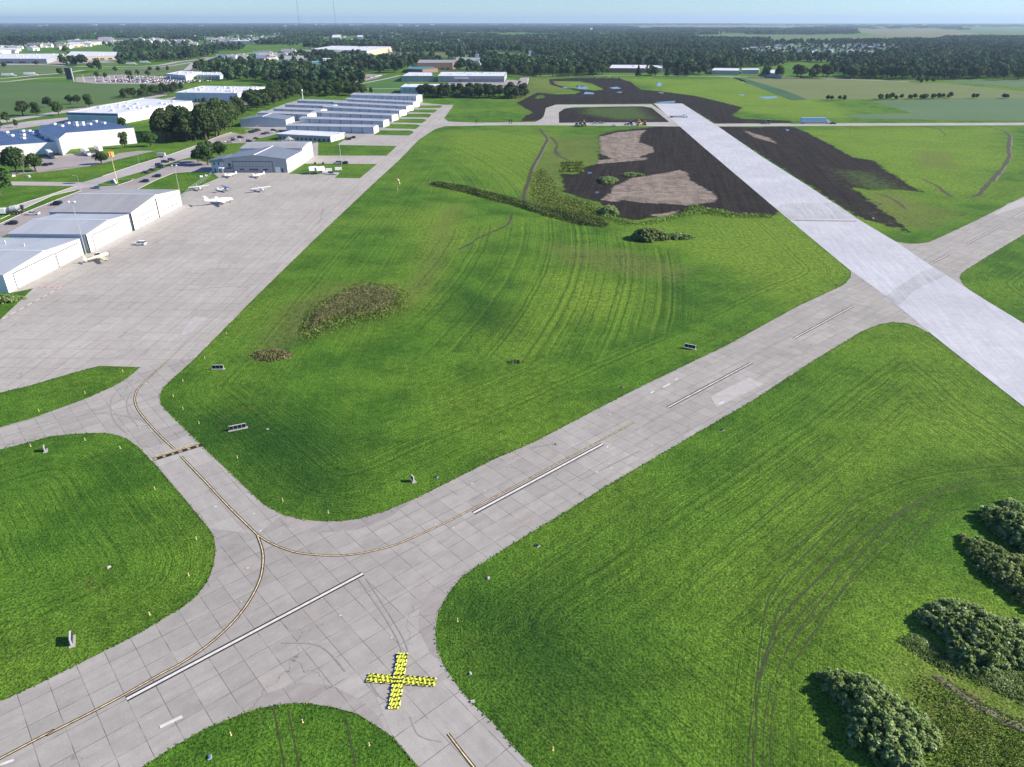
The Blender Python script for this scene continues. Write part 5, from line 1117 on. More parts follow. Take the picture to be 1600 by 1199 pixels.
# far woodland: thousands of crowns, instanced on points
def wood_proto(name, n, rx, rz, leaf, seed, mat='wood', count=1, area=0):
    Cs, Ns, Ts = [], [], []; g = np.random.default_rng(seed)
    for i in range(count):
        C, Nn, t = crown_pts(n, rx*g.uniform(.75, 1.25), rz*g.uniform(.75, 1.25), rz+1.2, 7, seed*31+i); C = C+np.array([g.uniform(-area, area), g.uniform(-area, area), 0]); Cs.append(C); Ns.append(Nn); Ts.append(np.clip(t*.7+g.uniform(-.2, .35), 0, 1))
    C = np.concatenate(Cs); me = quads_mesh(name, C, np.concatenate(Ns), g.uniform(.7, 1.4, len(C))*leaf, np.concatenate(Ts), M[mat]); return bpy.data.objects.new(name, me)
def scatter_gn(name, pts, protos, smin, smax):
    pts = np.array(pts); n = len(pts); me = bpy.data.meshes.new(name); me.vertices.add(n); me.vertices.foreach_set('co', np.column_stack([pts, np.zeros(n)]).astype(np.float32).ravel()); me.update()
    o = bpy.data.objects.new(name, me); COL.objects.link(o); tag(o, kind='stuff')
    ng = bpy.data.node_groups.new(name, 'GeometryNodeTree'); ng.interface.new_socket('Geometry', in_out='INPUT', socket_type='NodeSocketGeometry'); ng.interface.new_socket('Geometry', in_out='OUTPUT', socket_type='NodeSocketGeometry')
    gi = ng.nodes.new('NodeGroupInput'); go = ng.nodes.new('NodeGroupOutput'); jn = ng.nodes.new('GeometryNodeJoinGeometry'); idx = ng.nodes.new('GeometryNodeInputIndex')
    for k, pr in enumerate(protos):
        ip = ng.nodes.new('GeometryNodeInstanceOnPoints'); oi = ng.nodes.new('GeometryNodeObjectInfo'); oi.inputs['Object'].default_value = pr; oi.inputs['As Instance'].default_value = True
        mo = ng.nodes.new('ShaderNodeMath'); mo.operation = 'MODULO'; mo.inputs[1].default_value = len(protos); ng.links.new(idx.outputs[0], mo.inputs[0])
        cm = ng.nodes.new('FunctionNodeCompare'); cm.data_type = 'FLOAT'; cm.operation = 'EQUAL'; ng.links.new(mo.outputs[0], cm.inputs[0]); cm.inputs[1].default_value = k; cm.inputs['Epsilon'].default_value = .1
        ng.links.new(gi.outputs[0], ip.inputs['Points']); ng.links.new(cm.outputs[0], ip.inputs['Selection']); ng.links.new(oi.outputs['Geometry'], ip.inputs['Instance'])
        r1 = ng.nodes.new('FunctionNodeRandomValue'); r1.data_type = 'FLOAT'; r1.inputs[2].default_value = smin; r1.inputs[3].default_value = smax; r1.inputs['Seed'].default_value = k
        r2 = ng.nodes.new('FunctionNodeRandomValue'); r2.data_type = 'FLOAT_VECTOR'; r2.inputs[0].default_value = (0,0,0); r2.inputs[1].default_value = (0,0,6.283); r2.inputs['Seed'].default_value = k+9
        ng.links.new(r1.outputs[1], ip.inputs['Scale']); ng.links.new(r2.outputs[0], ip.inputs['Rotation']); ng.links.new(ip.outputs[0], jn.inputs[0])
    ng.links.new(jn.outputs[0], go.inputs[0]); md = o.modifiers.new('scatter', 'NODES'); md.node_group = ng; return o
wp = [wood_proto('wood_crown', 420, 6.2, 6.6, 1.5, 60+i) for i in range(6)]
gp = [wood_proto('grove_crowns', 46, 8.5, 7.0, 4.2, 80+i, count=26, area=52) for i in range(5)]
NOGO = []   # open ground inside the woods: fields, roofs, roads (ground outlines)
for o in list(COL.objects):
    if o.name.split('.')[0] in ('pale_field','tan_field','hay_field','far_road','parking_lot','lawn','soybean_field','corn_field','bean_field','side_road') and o.type == 'MESH':
        vs = [v.co for v in o.data.vertices]
        if max(v.y for v in vs) > 700:
            for p in o.data.polygons: NOGO.append([(vs[i].x, vs[i].y) for i in p.vertices])
    if o.get('category') in ('building', 'warehouse', 'hangar', 'factory', 'tower') and o.type == 'EMPTY' and o.location.y > 500:
        pts = [(o.matrix_basis @ v.co).to_2d() for c in o.children if c.type == 'MESH' and c.name.startswith(('wall',)) for v in c.data.vertices]
        if pts:
            x0, x1 = min(p.x for p in pts)-5, max(p.x for p in pts)+5; y0, y1 = min(p.y for p in pts)-70, max(p.y for p in pts)+6
            NOGO.append([(x0,y0),(x1,y0),(x1,y1),(x0,y1)])
HS = np.array(HOUSES)
def wood_points(pts, sp_, house=True, dens=1.0, gap=.0, sub=False):
    L = [P2(*p) for p in pts]; xs = [p[0] for p in L]; ys = [p[1] for p in L]
    X, Y = np.meshgrid(np.arange(min(xs), max(xs), sp_), np.arange(min(ys), max(ys), sp_)); X = X.ravel()+npr.uniform(-.45, .45, X.size)*sp_; Y = Y.ravel()+npr.uniform(-.45, .45, Y.size)*sp_
    k = inside(X, Y, L) & (npr.uniform(0, 1, len(X)) < dens); X, Y = X[k], Y[k]
    if gap: 
        f = np.sin(X*.006+Y*.0023+1)*np.sin(Y*.0041-X*.002)+.5*np.sin(X*.017)*np.sin(Y*.011+2); k = f > gap-1; X, Y = X[k], Y[k]
    k = np.ones(len(X), bool)
    for q in NOGO:
        bx = [p[0] for p in q]; by = [p[1] for p in q]; s_ = (X > min(bx)) & (X < max(bx)) & (Y > min(by)) & (Y < max(by)) & k
        if s_.any(): idx = np.where(s_)[0]; k[idx[inside(X[idx], Y[idx], q)]] = False
    for q in ([] if sub else SUB): k &= ~(inside(X, Y, q) & (npr.uniform(0, 1, len(X)) < (1.0 if sp_ < 30 else .95)))
    X, Y = X[k], Y[k]
    if house and len(HS):
        k = np.ones(len(X), bool)
        for hx_, hy_ in HS: k &= ~((np.abs(X-hx_) < 11) & (Y < hy_+10) & (Y > hy_-55))
        X, Y = X[k], Y[k]
    return np.stack([X, Y], 1)
SUB = [[P2(*p) for p in q] for q in ([(1130,90),(1160,78),(1200,72),(1300,69),(1400,71),(1415,82),(1360,92),(1290,96),(1210,91)], [(440,72),(520,58),(640,50),(740,54),(700,62),(600,66),(560,68),(480,76)], [(200,70),(300,56),(440,52),(470,60),(400,69),(300,72)])]
near = [wood_points([(770,117),(945,117),(1090,118),(1200,119),(1360,121),(1430,125),(1600,123),(1700,123),(1700,86),(1400,88),(1130,90),(1000,88),(860,92),(770,98)], 13.5, gap=.25),
        wood_points([(770,98),(860,92),(1000,88),(1130,90),(1400,88),(1700,86),(1750,70),(1450,66),(1300,68),(1180,70),(1000,70),(800,78),(640,84),(600,96),(640,104)], 17, gap=.22),
        wood_points([(365,140),(400,134),(480,137),(545,140),(570,136),(590,116),(640,113),(640,90),(560,88),(480,92),(400,88),(380,98),(370,118),(350,128)], 14, dens=.68, gap=.25),
        wood_points([(690,112),(760,112),(795,117),(860,117),(860,100),(760,100),(690,104)], 13, dens=.8, gap=.2),
        wood_points([(180,96),(210,98),(290,96),(330,88),(380,80),(380,76),(260,76),(180,82)], 15, dens=.85, gap=.2),
        wood_points([(90,104),(110,103),(135,104),(130,90),(105,84)], 14, dens=.8), wood_points([(300,118),(370,128),(400,115),(400,85),(360,90),(345,100),(320,103)], 15, dens=.55),
        wood_points([(-100,106),(20,104),(60,101),(-100,99)], 22, dens=.5), wood_points([(120,112),(180,108),(260,104),(250,110),(180,116)], 22, dens=.4), wood_points([(-100,84),(60,81),(110,77),(300,72),(300,66),(160,66),(60,70),(-100,76)], 20, dens=.6, gap=.3)]
scatter_gn('woodland', np.concatenate(near), wp, .55, 1.5)
farw = [wood_points([(-200,76),(60,72),(100,66),(200,68),(360,66),(460,72),(640,84),(800,78),(1000,70),(1180,70),(1200,62),(1000,56),(800,60),(640,50),(560,50),(400,46),(-200,46)], 62, gap=.30, dens=.85),
        wood_points([(-300,46),(400,46),(640,50),(1000,56),(1180,56),(1180,44),(800,41),(-300,41)], 125, house=False, gap=.7),
        wood_points([(1170,56),(1330,53.5),(1330,46),(1180,46)], 80, house=False, gap=.6, dens=.7), wood_points([(1475,61.5),(1600,62),(1800,66),(1800,56),(1600,58),(1500,57)], 60, dens=.8),
        wood_points([(1480,70),(1800,74),(1800,62),(1600,61),(1480,63)], 45, dens=.9), wood_points([(1170,48),(1900,46),(1900,39),(1170,39)], 260, house=False, gap=.9, dens=.8), wood_points([(-300,41),(1170,41),(1170,37.3),(-300,37.3)], 330, house=False, gap=.6, dens=.8)]
scatter_gn('far_woodland', np.concatenate(farw), gp, .8, 1.3)
# scattered pale buildings of the distant towns
for i, (pts, n, lb, gp_) in enumerate((([(-60,100),(0,98),(30,84),(60,78),(60,70),(-60,72)], 30, 'small far commercial building at the left edge', 'far commercial buildings at the left edge'), ([(60,80),(110,76),(250,72),(330,72),(400,68),(440,66),(440,62),(160,63),(60,68)], 85, 'pale small building of the far shopping district', 'far shopping district'),
      ([(370,96),(470,100),(520,98),(560,104),(600,100),(560,88),(420,84)], 34, 'small building among trees left of the distribution centre', 'small buildings left of the distribution centre'), ([(-100,44),(700,44),(700,41),(-100,41)], 34, 'pale speck sized building just below the left horizon', 'speck sized buildings below the horizon'))):
    for j, (x, y) in enumerate(scatter_poly(pts, n, 20)):
        k = rnd.uniform(.8, 1.5)*(1 if y < 4000 else 1.9); o = HV[rnd.choice([0, 1, 4, 4])].copy(); o.name = 'commercial_building'; COL.objects.link(o); o.location = (x, y, 0); o.scale = (2.0*k, 1.5*k, 1.3*k*(1 if y < 4000 else 1.3)); o.rotation_euler = (0, 0, rnd.choice([0, .2, 1.57])); tag(o, lb, 'building', gp_)

sub_pts = np.concatenate([wood_points([(1130,90),(1160,78),(1200,72),(1300,69),(1400,71),(1415,82),(1360,92),(1290,96),(1210,91)], 26, dens=.55, sub=True), wood_points([(440,72),(520,58),(640,50),(740,54),(700,62),(600,66),(560,68),(480,76)], 45, dens=.6, sub=True), wood_points([(200,70),(300,56),(440,52),(470,60),(400,69),(300,72)], 45, dens=.6, sub=True)])
scatter_gn('suburb_woodland', sub_pts, wp, .5, .9)

for k_, root_ in PR.items():
    if k_ not in first:
        for c_ in list(root_.children): bpy.data.objects.remove(c_)
        bpy.data.objects.remove(root_)

# ------------------------------------------------------------------ vehicles
PAINT = {}
def paint(nm, c, rough=.3):
    if nm not in PAINT: PAINT[nm] = plain('car_paint_'+nm, c, rough, var=.02, spec=.5)
    return PAINT[nm]
CP = dict(black=(.015,.015,.018), white=(.80,.80,.80), silver=(.42,.44,.46), navy=(.03,.05,.11), grey=(.16,.17,.18), red=(.35,.03,.03), blue=(.10,.18,.34), tan=(.45,.40,.30))
def ring(x, hw, z0, z1, tap=.9): return [(x,-hw,z0),(x,hw,z0),(x,hw,(z0+z1)/2),(x,hw*tap,z1),(x,-hw*tap,z1),(x,-hw,(z0+z1)/2)]
def wheels(root, xs, hw, r=.36, w=.24):
    for x in xs:
        for s in (-1, 1):
            m = MB(); m.cyl((x, s*(hw-w), r), (x, s*(hw+.01), r), r, n=12); t = m.build('wheel', M['tyre'], root)
            m = MB(); m.cyl((x, s*(hw+.012), r), (x, s*(hw+.03), r), r*.55, n=10); m.build('rim', M['steel'], t)
def car_proto(kind, col):
    P = paint(col, CP[col]); root = empty({'sedan':'parked_car','suv':'parked_car','pickup':'pickup_truck','van':'van'}[kind], (0,0,-600))
    L, W2 = {'sedan':(4.7,.90),'suv':(4.9,.96),'pickup':(5.8,.98),'van':(5.6,1.0)}[kind]; hx_ = L/2; m = MB()
    hood = .82 if kind == 'sedan' else 1.05
    m.loft([ring(-hx_,W2*.9,.35,hood*.95),ring(-hx_+.2,W2,.28,hood),ring(hx_-1.1,W2,.28,hood),ring(hx_-.25,W2*.95,.30,hood*.9),ring(hx_,W2*.85,.38,hood*.72)]); m.build('body', P, root, True and False)
    x0, x1, top = {'sedan':(-1.9,1.0,1.42),'suv':(-2.35,1.0,1.72),'pickup':(-.6,1.35,1.80),'van':(-2.75,1.5,2.1)}[kind]
    m = MB(); b0, b1 = x0, x1; t0, t1 = x0+(.55 if kind == 'sedan' else .15), x1-.75; z0 = hood+.002
    m.hexa([(b0,-W2*.88,z0),(b1,-W2*.88,z0),(b1,W2*.88,z0),(b0,W2*.88,z0),(t0,-W2*.74,top-.06),(t1,-W2*.74,top-.06),(t1,W2*.74,top-.06),(t0,W2*.74,top-.06)]); m.build('windows', M['glass'], root)
    m = MB(); m.box(t0-.03, t1+.03, -W2*.76, W2*.76, top-.06, top); m.build('roof', P, root)
    for px_ in ((t0+t1)/2,): 
        for s in (-1, 1): m = MB(); m.hexa([(px_-.06,s*W2*.885,z0),(px_+.06,s*W2*.885,z0),(px_+.06,s*W2*.87,z0),(px_-.06,s*W2*.87,z0),(px_-.06,s*W2*.75,top-.05),(px_+.06,s*W2*.75,top-.05),(px_+.06,s*W2*.73,top-.05),(px_-.06,s*W2*.73,top-.05)]); m.build('door_pillar', P, root)
    if kind == 'pickup':
        m = MB(); m.box(-hx_+.15, -.75, -W2*.82, W2*.82, hood+.003, hood+.02); m.build('cargo_bed', M['trim'], root)
        for s in (-1, 1): m = MB(); m.box(-hx_+.05, -.65, s*W2*.9-.07, s*W2*.9+.07, hood-.02, hood+.22); m.build('bed_side', P, root)
    for s in (-1, 1): m = MB(); m.box(hx_-.16, hx_-.02, s*W2*.62-.16, s*W2*.62+.16, hood*.62, hood*.78); m.build('headlight', M['fiber'], root)
    wheels(root, (-hx_+1.0, hx_-1.0), W2); return root
cars = {}
def put_car(kind, col, px, py, hd, label, group=None, xy=None):
    key = (kind, col); o = car_proto(*key) if key not in cars else copy_tree(cars[key]); cars.setdefault(key, o)
    v = at(px, py); o.location = (v.x, v.y, .05); o.rotation_euler = (0, 0, R(hd)); tag(o, label, {'pickup':'pickup truck','van':'van'}.get(kind, 'car'), group); return o
put_car('suv', 'white', 219, 383, 178, 'white and dark patrol style car alone on the apron')
for k, c, px, py, hd, lb in (('suv','black',19,351,185,'black pickup shaped car nearest the left edge on the verge'),('pickup','white',52,336,185,'white pickup parked on the verge behind the hangars'),('van','black',89,321,185,'black van parked alone behind the middle hangar'),
  ('suv','black',99,333,185,'dark car half hidden by the middle hangar roof'),('sedan','blue',150,295,185,'blue car turning at the road junction'),('suv','black',226,285,185,'black car in the lot nearest the yellow pole'),('suv','black',245,277,185,'black car in the lot second from the yellow pole'),
  ('sedan','black',228,271,20,'black sedan on the road edge nearest the yellow pole'),('sedan','black',238,267,20,'black sedan second along the median'),('suv','navy',250,262.5,185,'dark blue car parked in front of the line by the median'),('suv','black',249,259.5,20,'black car behind the dark blue car by the median'),
  ('suv','black',258.5,254.5,20,'black car fourth along the median'),('suv','navy',268.5,251.5,20,'dark blue car at the far end of the median'),
  ('sedan','white',348,223,10,'white car nearest the big tree in the rear lot'),('sedan','silver',359.5,223,10,'silver car in the rear lot lower row'),('suv','black',366.5,220.5,10,'black car beside the silver one in the rear lot'),('sedan','white',371,220.5,10,'white car end of the rear lot lower row'),('sedan','silver',364.5,217,10,'pale blue grey car in the rear lot upper row'),
  ('suv','black',376,216,10,'black car right of the pale one in the rear lot'),('suv','black',390,222,10,'black car in the aisle of the rear lot'),('sedan','black',400.5,217.5,10,'black sedan near the rear lot exit'),('suv','black',393,208,10,'black car at the fence in the rear lot'),('suv','navy',398,206.5,10,'navy car at the fence in the rear lot'),
  ('suv','navy',403,205,10,'navy car last at the rear lot fence'),('sedan','black',412,210.5,10,'black car in the far right corner of the rear lot'),('suv','blue',418,209.5,10,'blue car in the far right corner of the rear lot'),('sedan','white',423,207,10,'white car in the far right corner of the rear lot'),('suv','black',428,205,10,'black car last in the far right corner of the rear lot'),
  ('suv','black',544,219,185,'black car parked in front of the front hangar row'),('suv','navy',551,216.5,185,'dark blue car behind the black one at the front hangar row'),('van','silver',528,256.5,185,'silver van by the tall light mast'),('suv','black',538,256.5,185,'dark car touching the silver van by the mast'),
  ('sedan','navy',78,258,185,'blue car behind the leafless tree'),('suv','black',70,259.5,185,'dark blue car left of the blue car behind the leafless tree'),('sedan','black',649,165.5,0,'dark car parked at the far hangar row end')):
    put_car(k, c, px, py, hd, lb)
# far car lots: small cars, one mesh each
def tiny_car(col):
    m = MB(); m.loft([ring(-2.3,.85,.3,.85),ring(-1.8,.92,.3,.95),ring(1.4,.92,.3,.92),ring(2.3,.85,.3,.7)]); m.hexa([(-1.8,-.8,.96),(1.0,-.8,.96),(1.0,.8,.96),(-1.8,.8,.96),(-1.3,-.68,1.5),(.3,-.68,1.5),(.3,.68,1.5),(-1.3,.68,1.5)], 1); return m.build('parked_car', [paint(col, CP[col]), M['glass']])
TC = {c: tiny_car(c) for c in ('black','white','silver','navy','grey','red','white2')} if False else {c: tiny_car(c) for c in ('black','white','silver','navy','grey','red')}
tused = set()
def lot_rows(p0, p1, rows, dv, per, label, group, fill=.9, hd=90):
    a_, b_ = Vector(P2(*p0)), Vector(P2(*p1)); d_ = Vector(dv)
    for r_ in range(rows):
        for k in range(per):
            if rnd.random() > fill: continue
            c = rnd.choice(['black','black','white','white','silver','navy','grey','red','silver']); o = TC[c] if c not in tused else TC[c].copy()
            if c in tused: COL.objects.link(o)
            tused.add(c); p = a_.lerp(b_, (k+.5)/per)+d_*r_; o.location = (p.x, p.y, .06); o.rotation_euler = (0, 0, R(hd)+rnd.uniform(-.05, .05)); tag(o, label, 'car', group)
lot_rows((150,128), (292,131), 4, (6, 16), 34, 'car standing in the packed far car lot at the left', 'cars in the packed far lot')
lot_rows((140,121), (290,123), 2, (4, 20), 16, 'car in the sparse rear rows of the far car lot', 'cars in the rear rows of the far lot', .6)
lot_rows((716,143), (795,136), 2, (2, 22), 22, 'car parked between the office blocks and the tree row', 'cars before the office blocks', .8)
lot_rows((700,128), (800,127), 1, (0, 14), 26, 'car parked right in front of the longest office block', 'cars at the longest office block', .8)
lot_rows((555,126), (595,118), 2, (5, 18), 11, 'car in the small lot left of the office lawn', 'cars left of the office lawn', .8, 40)
# trucks
def semi(name, label, px, py, hd, tl=15.0, tcol='white', cab='white', h=4.1, cabfront=True, tm=None):
    v = at(px, py); r_ = empty(name, (v.x, v.y, .05), R(hd)); tag(r_, label, 'truck')
    m = MB(); m.box(-tl/2, tl/2, -1.25, 1.25, 1.15, h); m.build('trailer', tm or paint(tcol, CP[tcol]), r_)
    m = MB(); m.box(-tl/2+.3, tl/2-.3, -1.0, 1.0, .85, 1.14); m.build('chassis', M['trim'], r_)
    if cab:
        x = tl/2+.6; m = MB(); m.hexa([(x,-1.2,.6),(x+4.6,-1.1,.6),(x+4.6,1.1,.6),(x,1.2,.6),(x,-1.2,1.9),(x+4.5,-1.0,1.6),(x+4.5,1.0,1.6),(x,1.2,1.9)]); m.hexa([(x,-1.2,1.905),(x+2.7,-1.1,1.905),(x+2.7,1.1,1.905),(x,1.2,1.905),(x,-1.15,3.7),(x+1.9,-1.0,3.2),(x+1.9,1.0,3.2),(x,1.15,3.7)]); c = m.build('cab', paint(cab, CP[cab]), r_)
        m = MB(); m.hexa([(x+2.1,-1.02,2.2),(x+2.72,-1.0,2.1),(x+2.72,1.0,2.1),(x+2.1,1.02,2.2),(x+2.0,-.95,3.1),(x+2.1,-.95,3.1),(x+2.1,.95,3.1),(x+2.0,.95,3.1)]); m.build('windscreen', M['glass'], c)
        wheels(r_, (x+.6, x+3.6), 1.2, .5, .3)
    wheels(r_, (-tl/2+1.2, -tl/2+2.5), 1.2, .5, .3); return r_
semi('semi_truck', 'pale blue box trailer truck standing on the cross road at the right', 1270, 193.6, 0, 22, 'silver', 'white', 5.2, tm=plain('pale_blue_trailer', (.38, .56, .70), .5))
semi('semi_truck', 'white trailer truck at the left dock of the plant', 79, 245, -52, 13, 'white', 'navy')
semi('semi_truck', 'white trailer truck at the middle dock of the plant', 134, 241, -50, 14, 'white', 'white')
semi('semi_trailer', 'white trailer without a cab at the right dock of the plant', 155, 237, -50, 14, 'white', None)
semi('box_truck', 'grey box truck parked on the verge across the road from the cars', 253, 246.5, 5, 5, 'silver', None, 3.0)
for px, py, hd, lb in ((12,119.5,10,'dark cab semi truck at the left on the near highway'),(46,118,10,'white semi truck on the near highway'),(204,101.5,8,'left white semi truck on the far highway'),(225,99,8,'right white semi truck on the far highway'),(284,92,30,'white semi truck higher up on the far highway')):
    semi('semi_truck', lb, px, py, hd, 16, 'white', 'white', 4.6)
# concrete mixer truck
v = at(20, 335); mx = empty('mixer_truck', (v.x, v.y, .05), R(193)); tag(mx, 'white and grey concrete mixer truck on the side road at the left edge', 'truck')
m = MB(); m.box(2.4, 5.2, -1.2, 1.2, .7, 3.0); m.hexa([(5.2,-1.1,.7),(6.8,-1.0,.7),(6.8,1.0,.7),(5.2,1.1,.7),(5.2,-1.1,1.9),(6.7,-.9,1.7),(6.7,.9,1.7),(5.2,1.1,1.9)]); c = m.build('cab', M['fiber'], mx); m = MB(); m.box(5.15, 5.26, -1.0, 1.0, 2.0, 2.8); m.build('windscreen', M['glass'], c)
m = MB(); m.box(-5, 2.4, -1.1, 1.1, .8, 1.15); m.build('chassis', M['trim'], mx)
m = MB(); m.cyl((2.0,0,2.1),(.2,0,2.5),.8,1.35,14); m.cyl((.2,0,2.5),(-2.4,0,3.0),1.35,1.3,14); m.cyl((-2.4,0,3.0),(-4.4,0,3.5),1.3,.6,14); m.build('drum', M['signwhite'], mx)
m = MB(); m.hexa([(-5.2,-.5,1.6),(-4.4,-.5,1.6),(-4.4,.5,1.6),(-5.2,.5,1.6),(-5.4,-.7,4.0),(-4.2,-.7,4.0),(-4.2,.7,4.0),(-5.4,.7,4.0)]); m.build('hopper', M['trim'], mx); wheels(mx, (5.6, -1.2, -2.6, -3.9), 1.2, .52, .3)
# construction machines
def machine(name, label, px, py, hd, kind, col):
    v = at(px, py); r_ = empty(name, (v.x, v.y, .05), R(hd)); tag(r_, label, 'construction vehicle'); P = paint(col, {'yellow':(.62,.40,.04),'green':(.05,.16,.05),'orange':(.6,.2,.04)}.get(col, CP.get(col, (.5,.5,.5))))
    m = MB(); m.hexa([(-2.2,-1,.9),(2.4,-.9,.9),(2.4,.9,.9),(-2.2,1,.9),(-2.2,-1,2.0),(2.3,-.8,1.8),(2.3,.8,1.8),(-2.2,1,2.0)]); m.build('body', P, r_)
    m = MB(); m.box(-1.8, .3, -.85, .85, 2.0, 3.3); m.build('cab', M['glass'], r_); m = MB(); m.box(-1.9, .4, -.95, .95, 3.3, 3.45); m.build('roof', P, r_)
    if kind == 'tractor': wheels(r_, (-1.4,), 1.35, .95, .5); wheels(r_, (1.8,), 1.1, .55, .35)
    elif kind == 'loader':
        wheels(r_, (-1.6, 1.6), 1.35, .8, .5); m = MB(); m.hexa([(3.6,-1.4,.3),(4.8,-1.4,.2),(4.8,1.4,.2),(3.6,1.4,.3),(3.4,-1.4,1.4),(4.2,-1.4,1.5),(4.2,1.4,1.5),(3.4,1.4,1.4)]); m.build('bucket', M['trim'], r_)
        for s in (-1, 1): m = MB(); m.cyl((.8,s*.7,1.7),(3.7,s*.7,.9),.16,n=6); m.build('arm', P, r_)
    else:
        for s in (-1, 1): m = MB(); m.box(-2.3, 2.3, s*1.25-.35, s*1.25+.35, 0, .95); m.build('track', M['trim'], r_)
        m = MB(); m.cyl((1.8,0,1.8),(4.8,0,4.6),.25,n=6); m.cyl((4.8,0,4.6),(7.0,0,2.2),.2,n=6); m.build('boom', P, r_); m = MB(); m.box(6.5,7.6,-.6,.6,1.2,2.2); m.build('bucket', M['trim'], r_)
for a_ in (('roller','tan roller standing left of the others on the grass below the haul road',902,198.5,0,'loader','tan'),('excavator','orange excavator left of the parked trucks on the haul road',913,197,90,'ex','orange'),('tractor','green tractor beside the tan roller',908,197.5,20,'tractor','green'),
           ('wheel_loader','dark wheel loader in the middle of the haul road machines',984,196,180,'loader','grey'),('tractor','yellow tractor right of the dark wheel loader',999,196.5,30,'tractor','yellow'),('excavator','yellow excavator at the right end of the haul road machines',1006,196,160,'ex','yellow'),
           ('wheel_loader','black and white loader on the cross road right of the new runway',1199,194,160,'loader','grey'),('dozer','small yellow dozer at the far end of the soil area',946,124.5,0,'ex','yellow'),('wheel_loader','orange machine at the far end of the soil area',968,125,0,'loader','orange'),('scraper','tan scraper left of the small yellow dozer',930,124,0,'loader','tan')): machine(*a_)
put_car('pickup', 'white', 929, 194.3, 180, 'white pickup parked with another on the haul road'); put_car('pickup', 'silver', 938, 193.5, 180, 'silver pickup right of the white one on the haul road')
put_car('sedan', 'white', 960, 197.5, 0, 'white car on the grass edge of the haul road'); put_car('suv', 'black', 1302, 194.2, 0, 'dark pickup in front of the pale blue truck')
fb = semi('flatbed_truck', 'white cab flatbed truck crossing the new runway', 1056, 184, 0, 12, 'grey', 'white', 1.5)

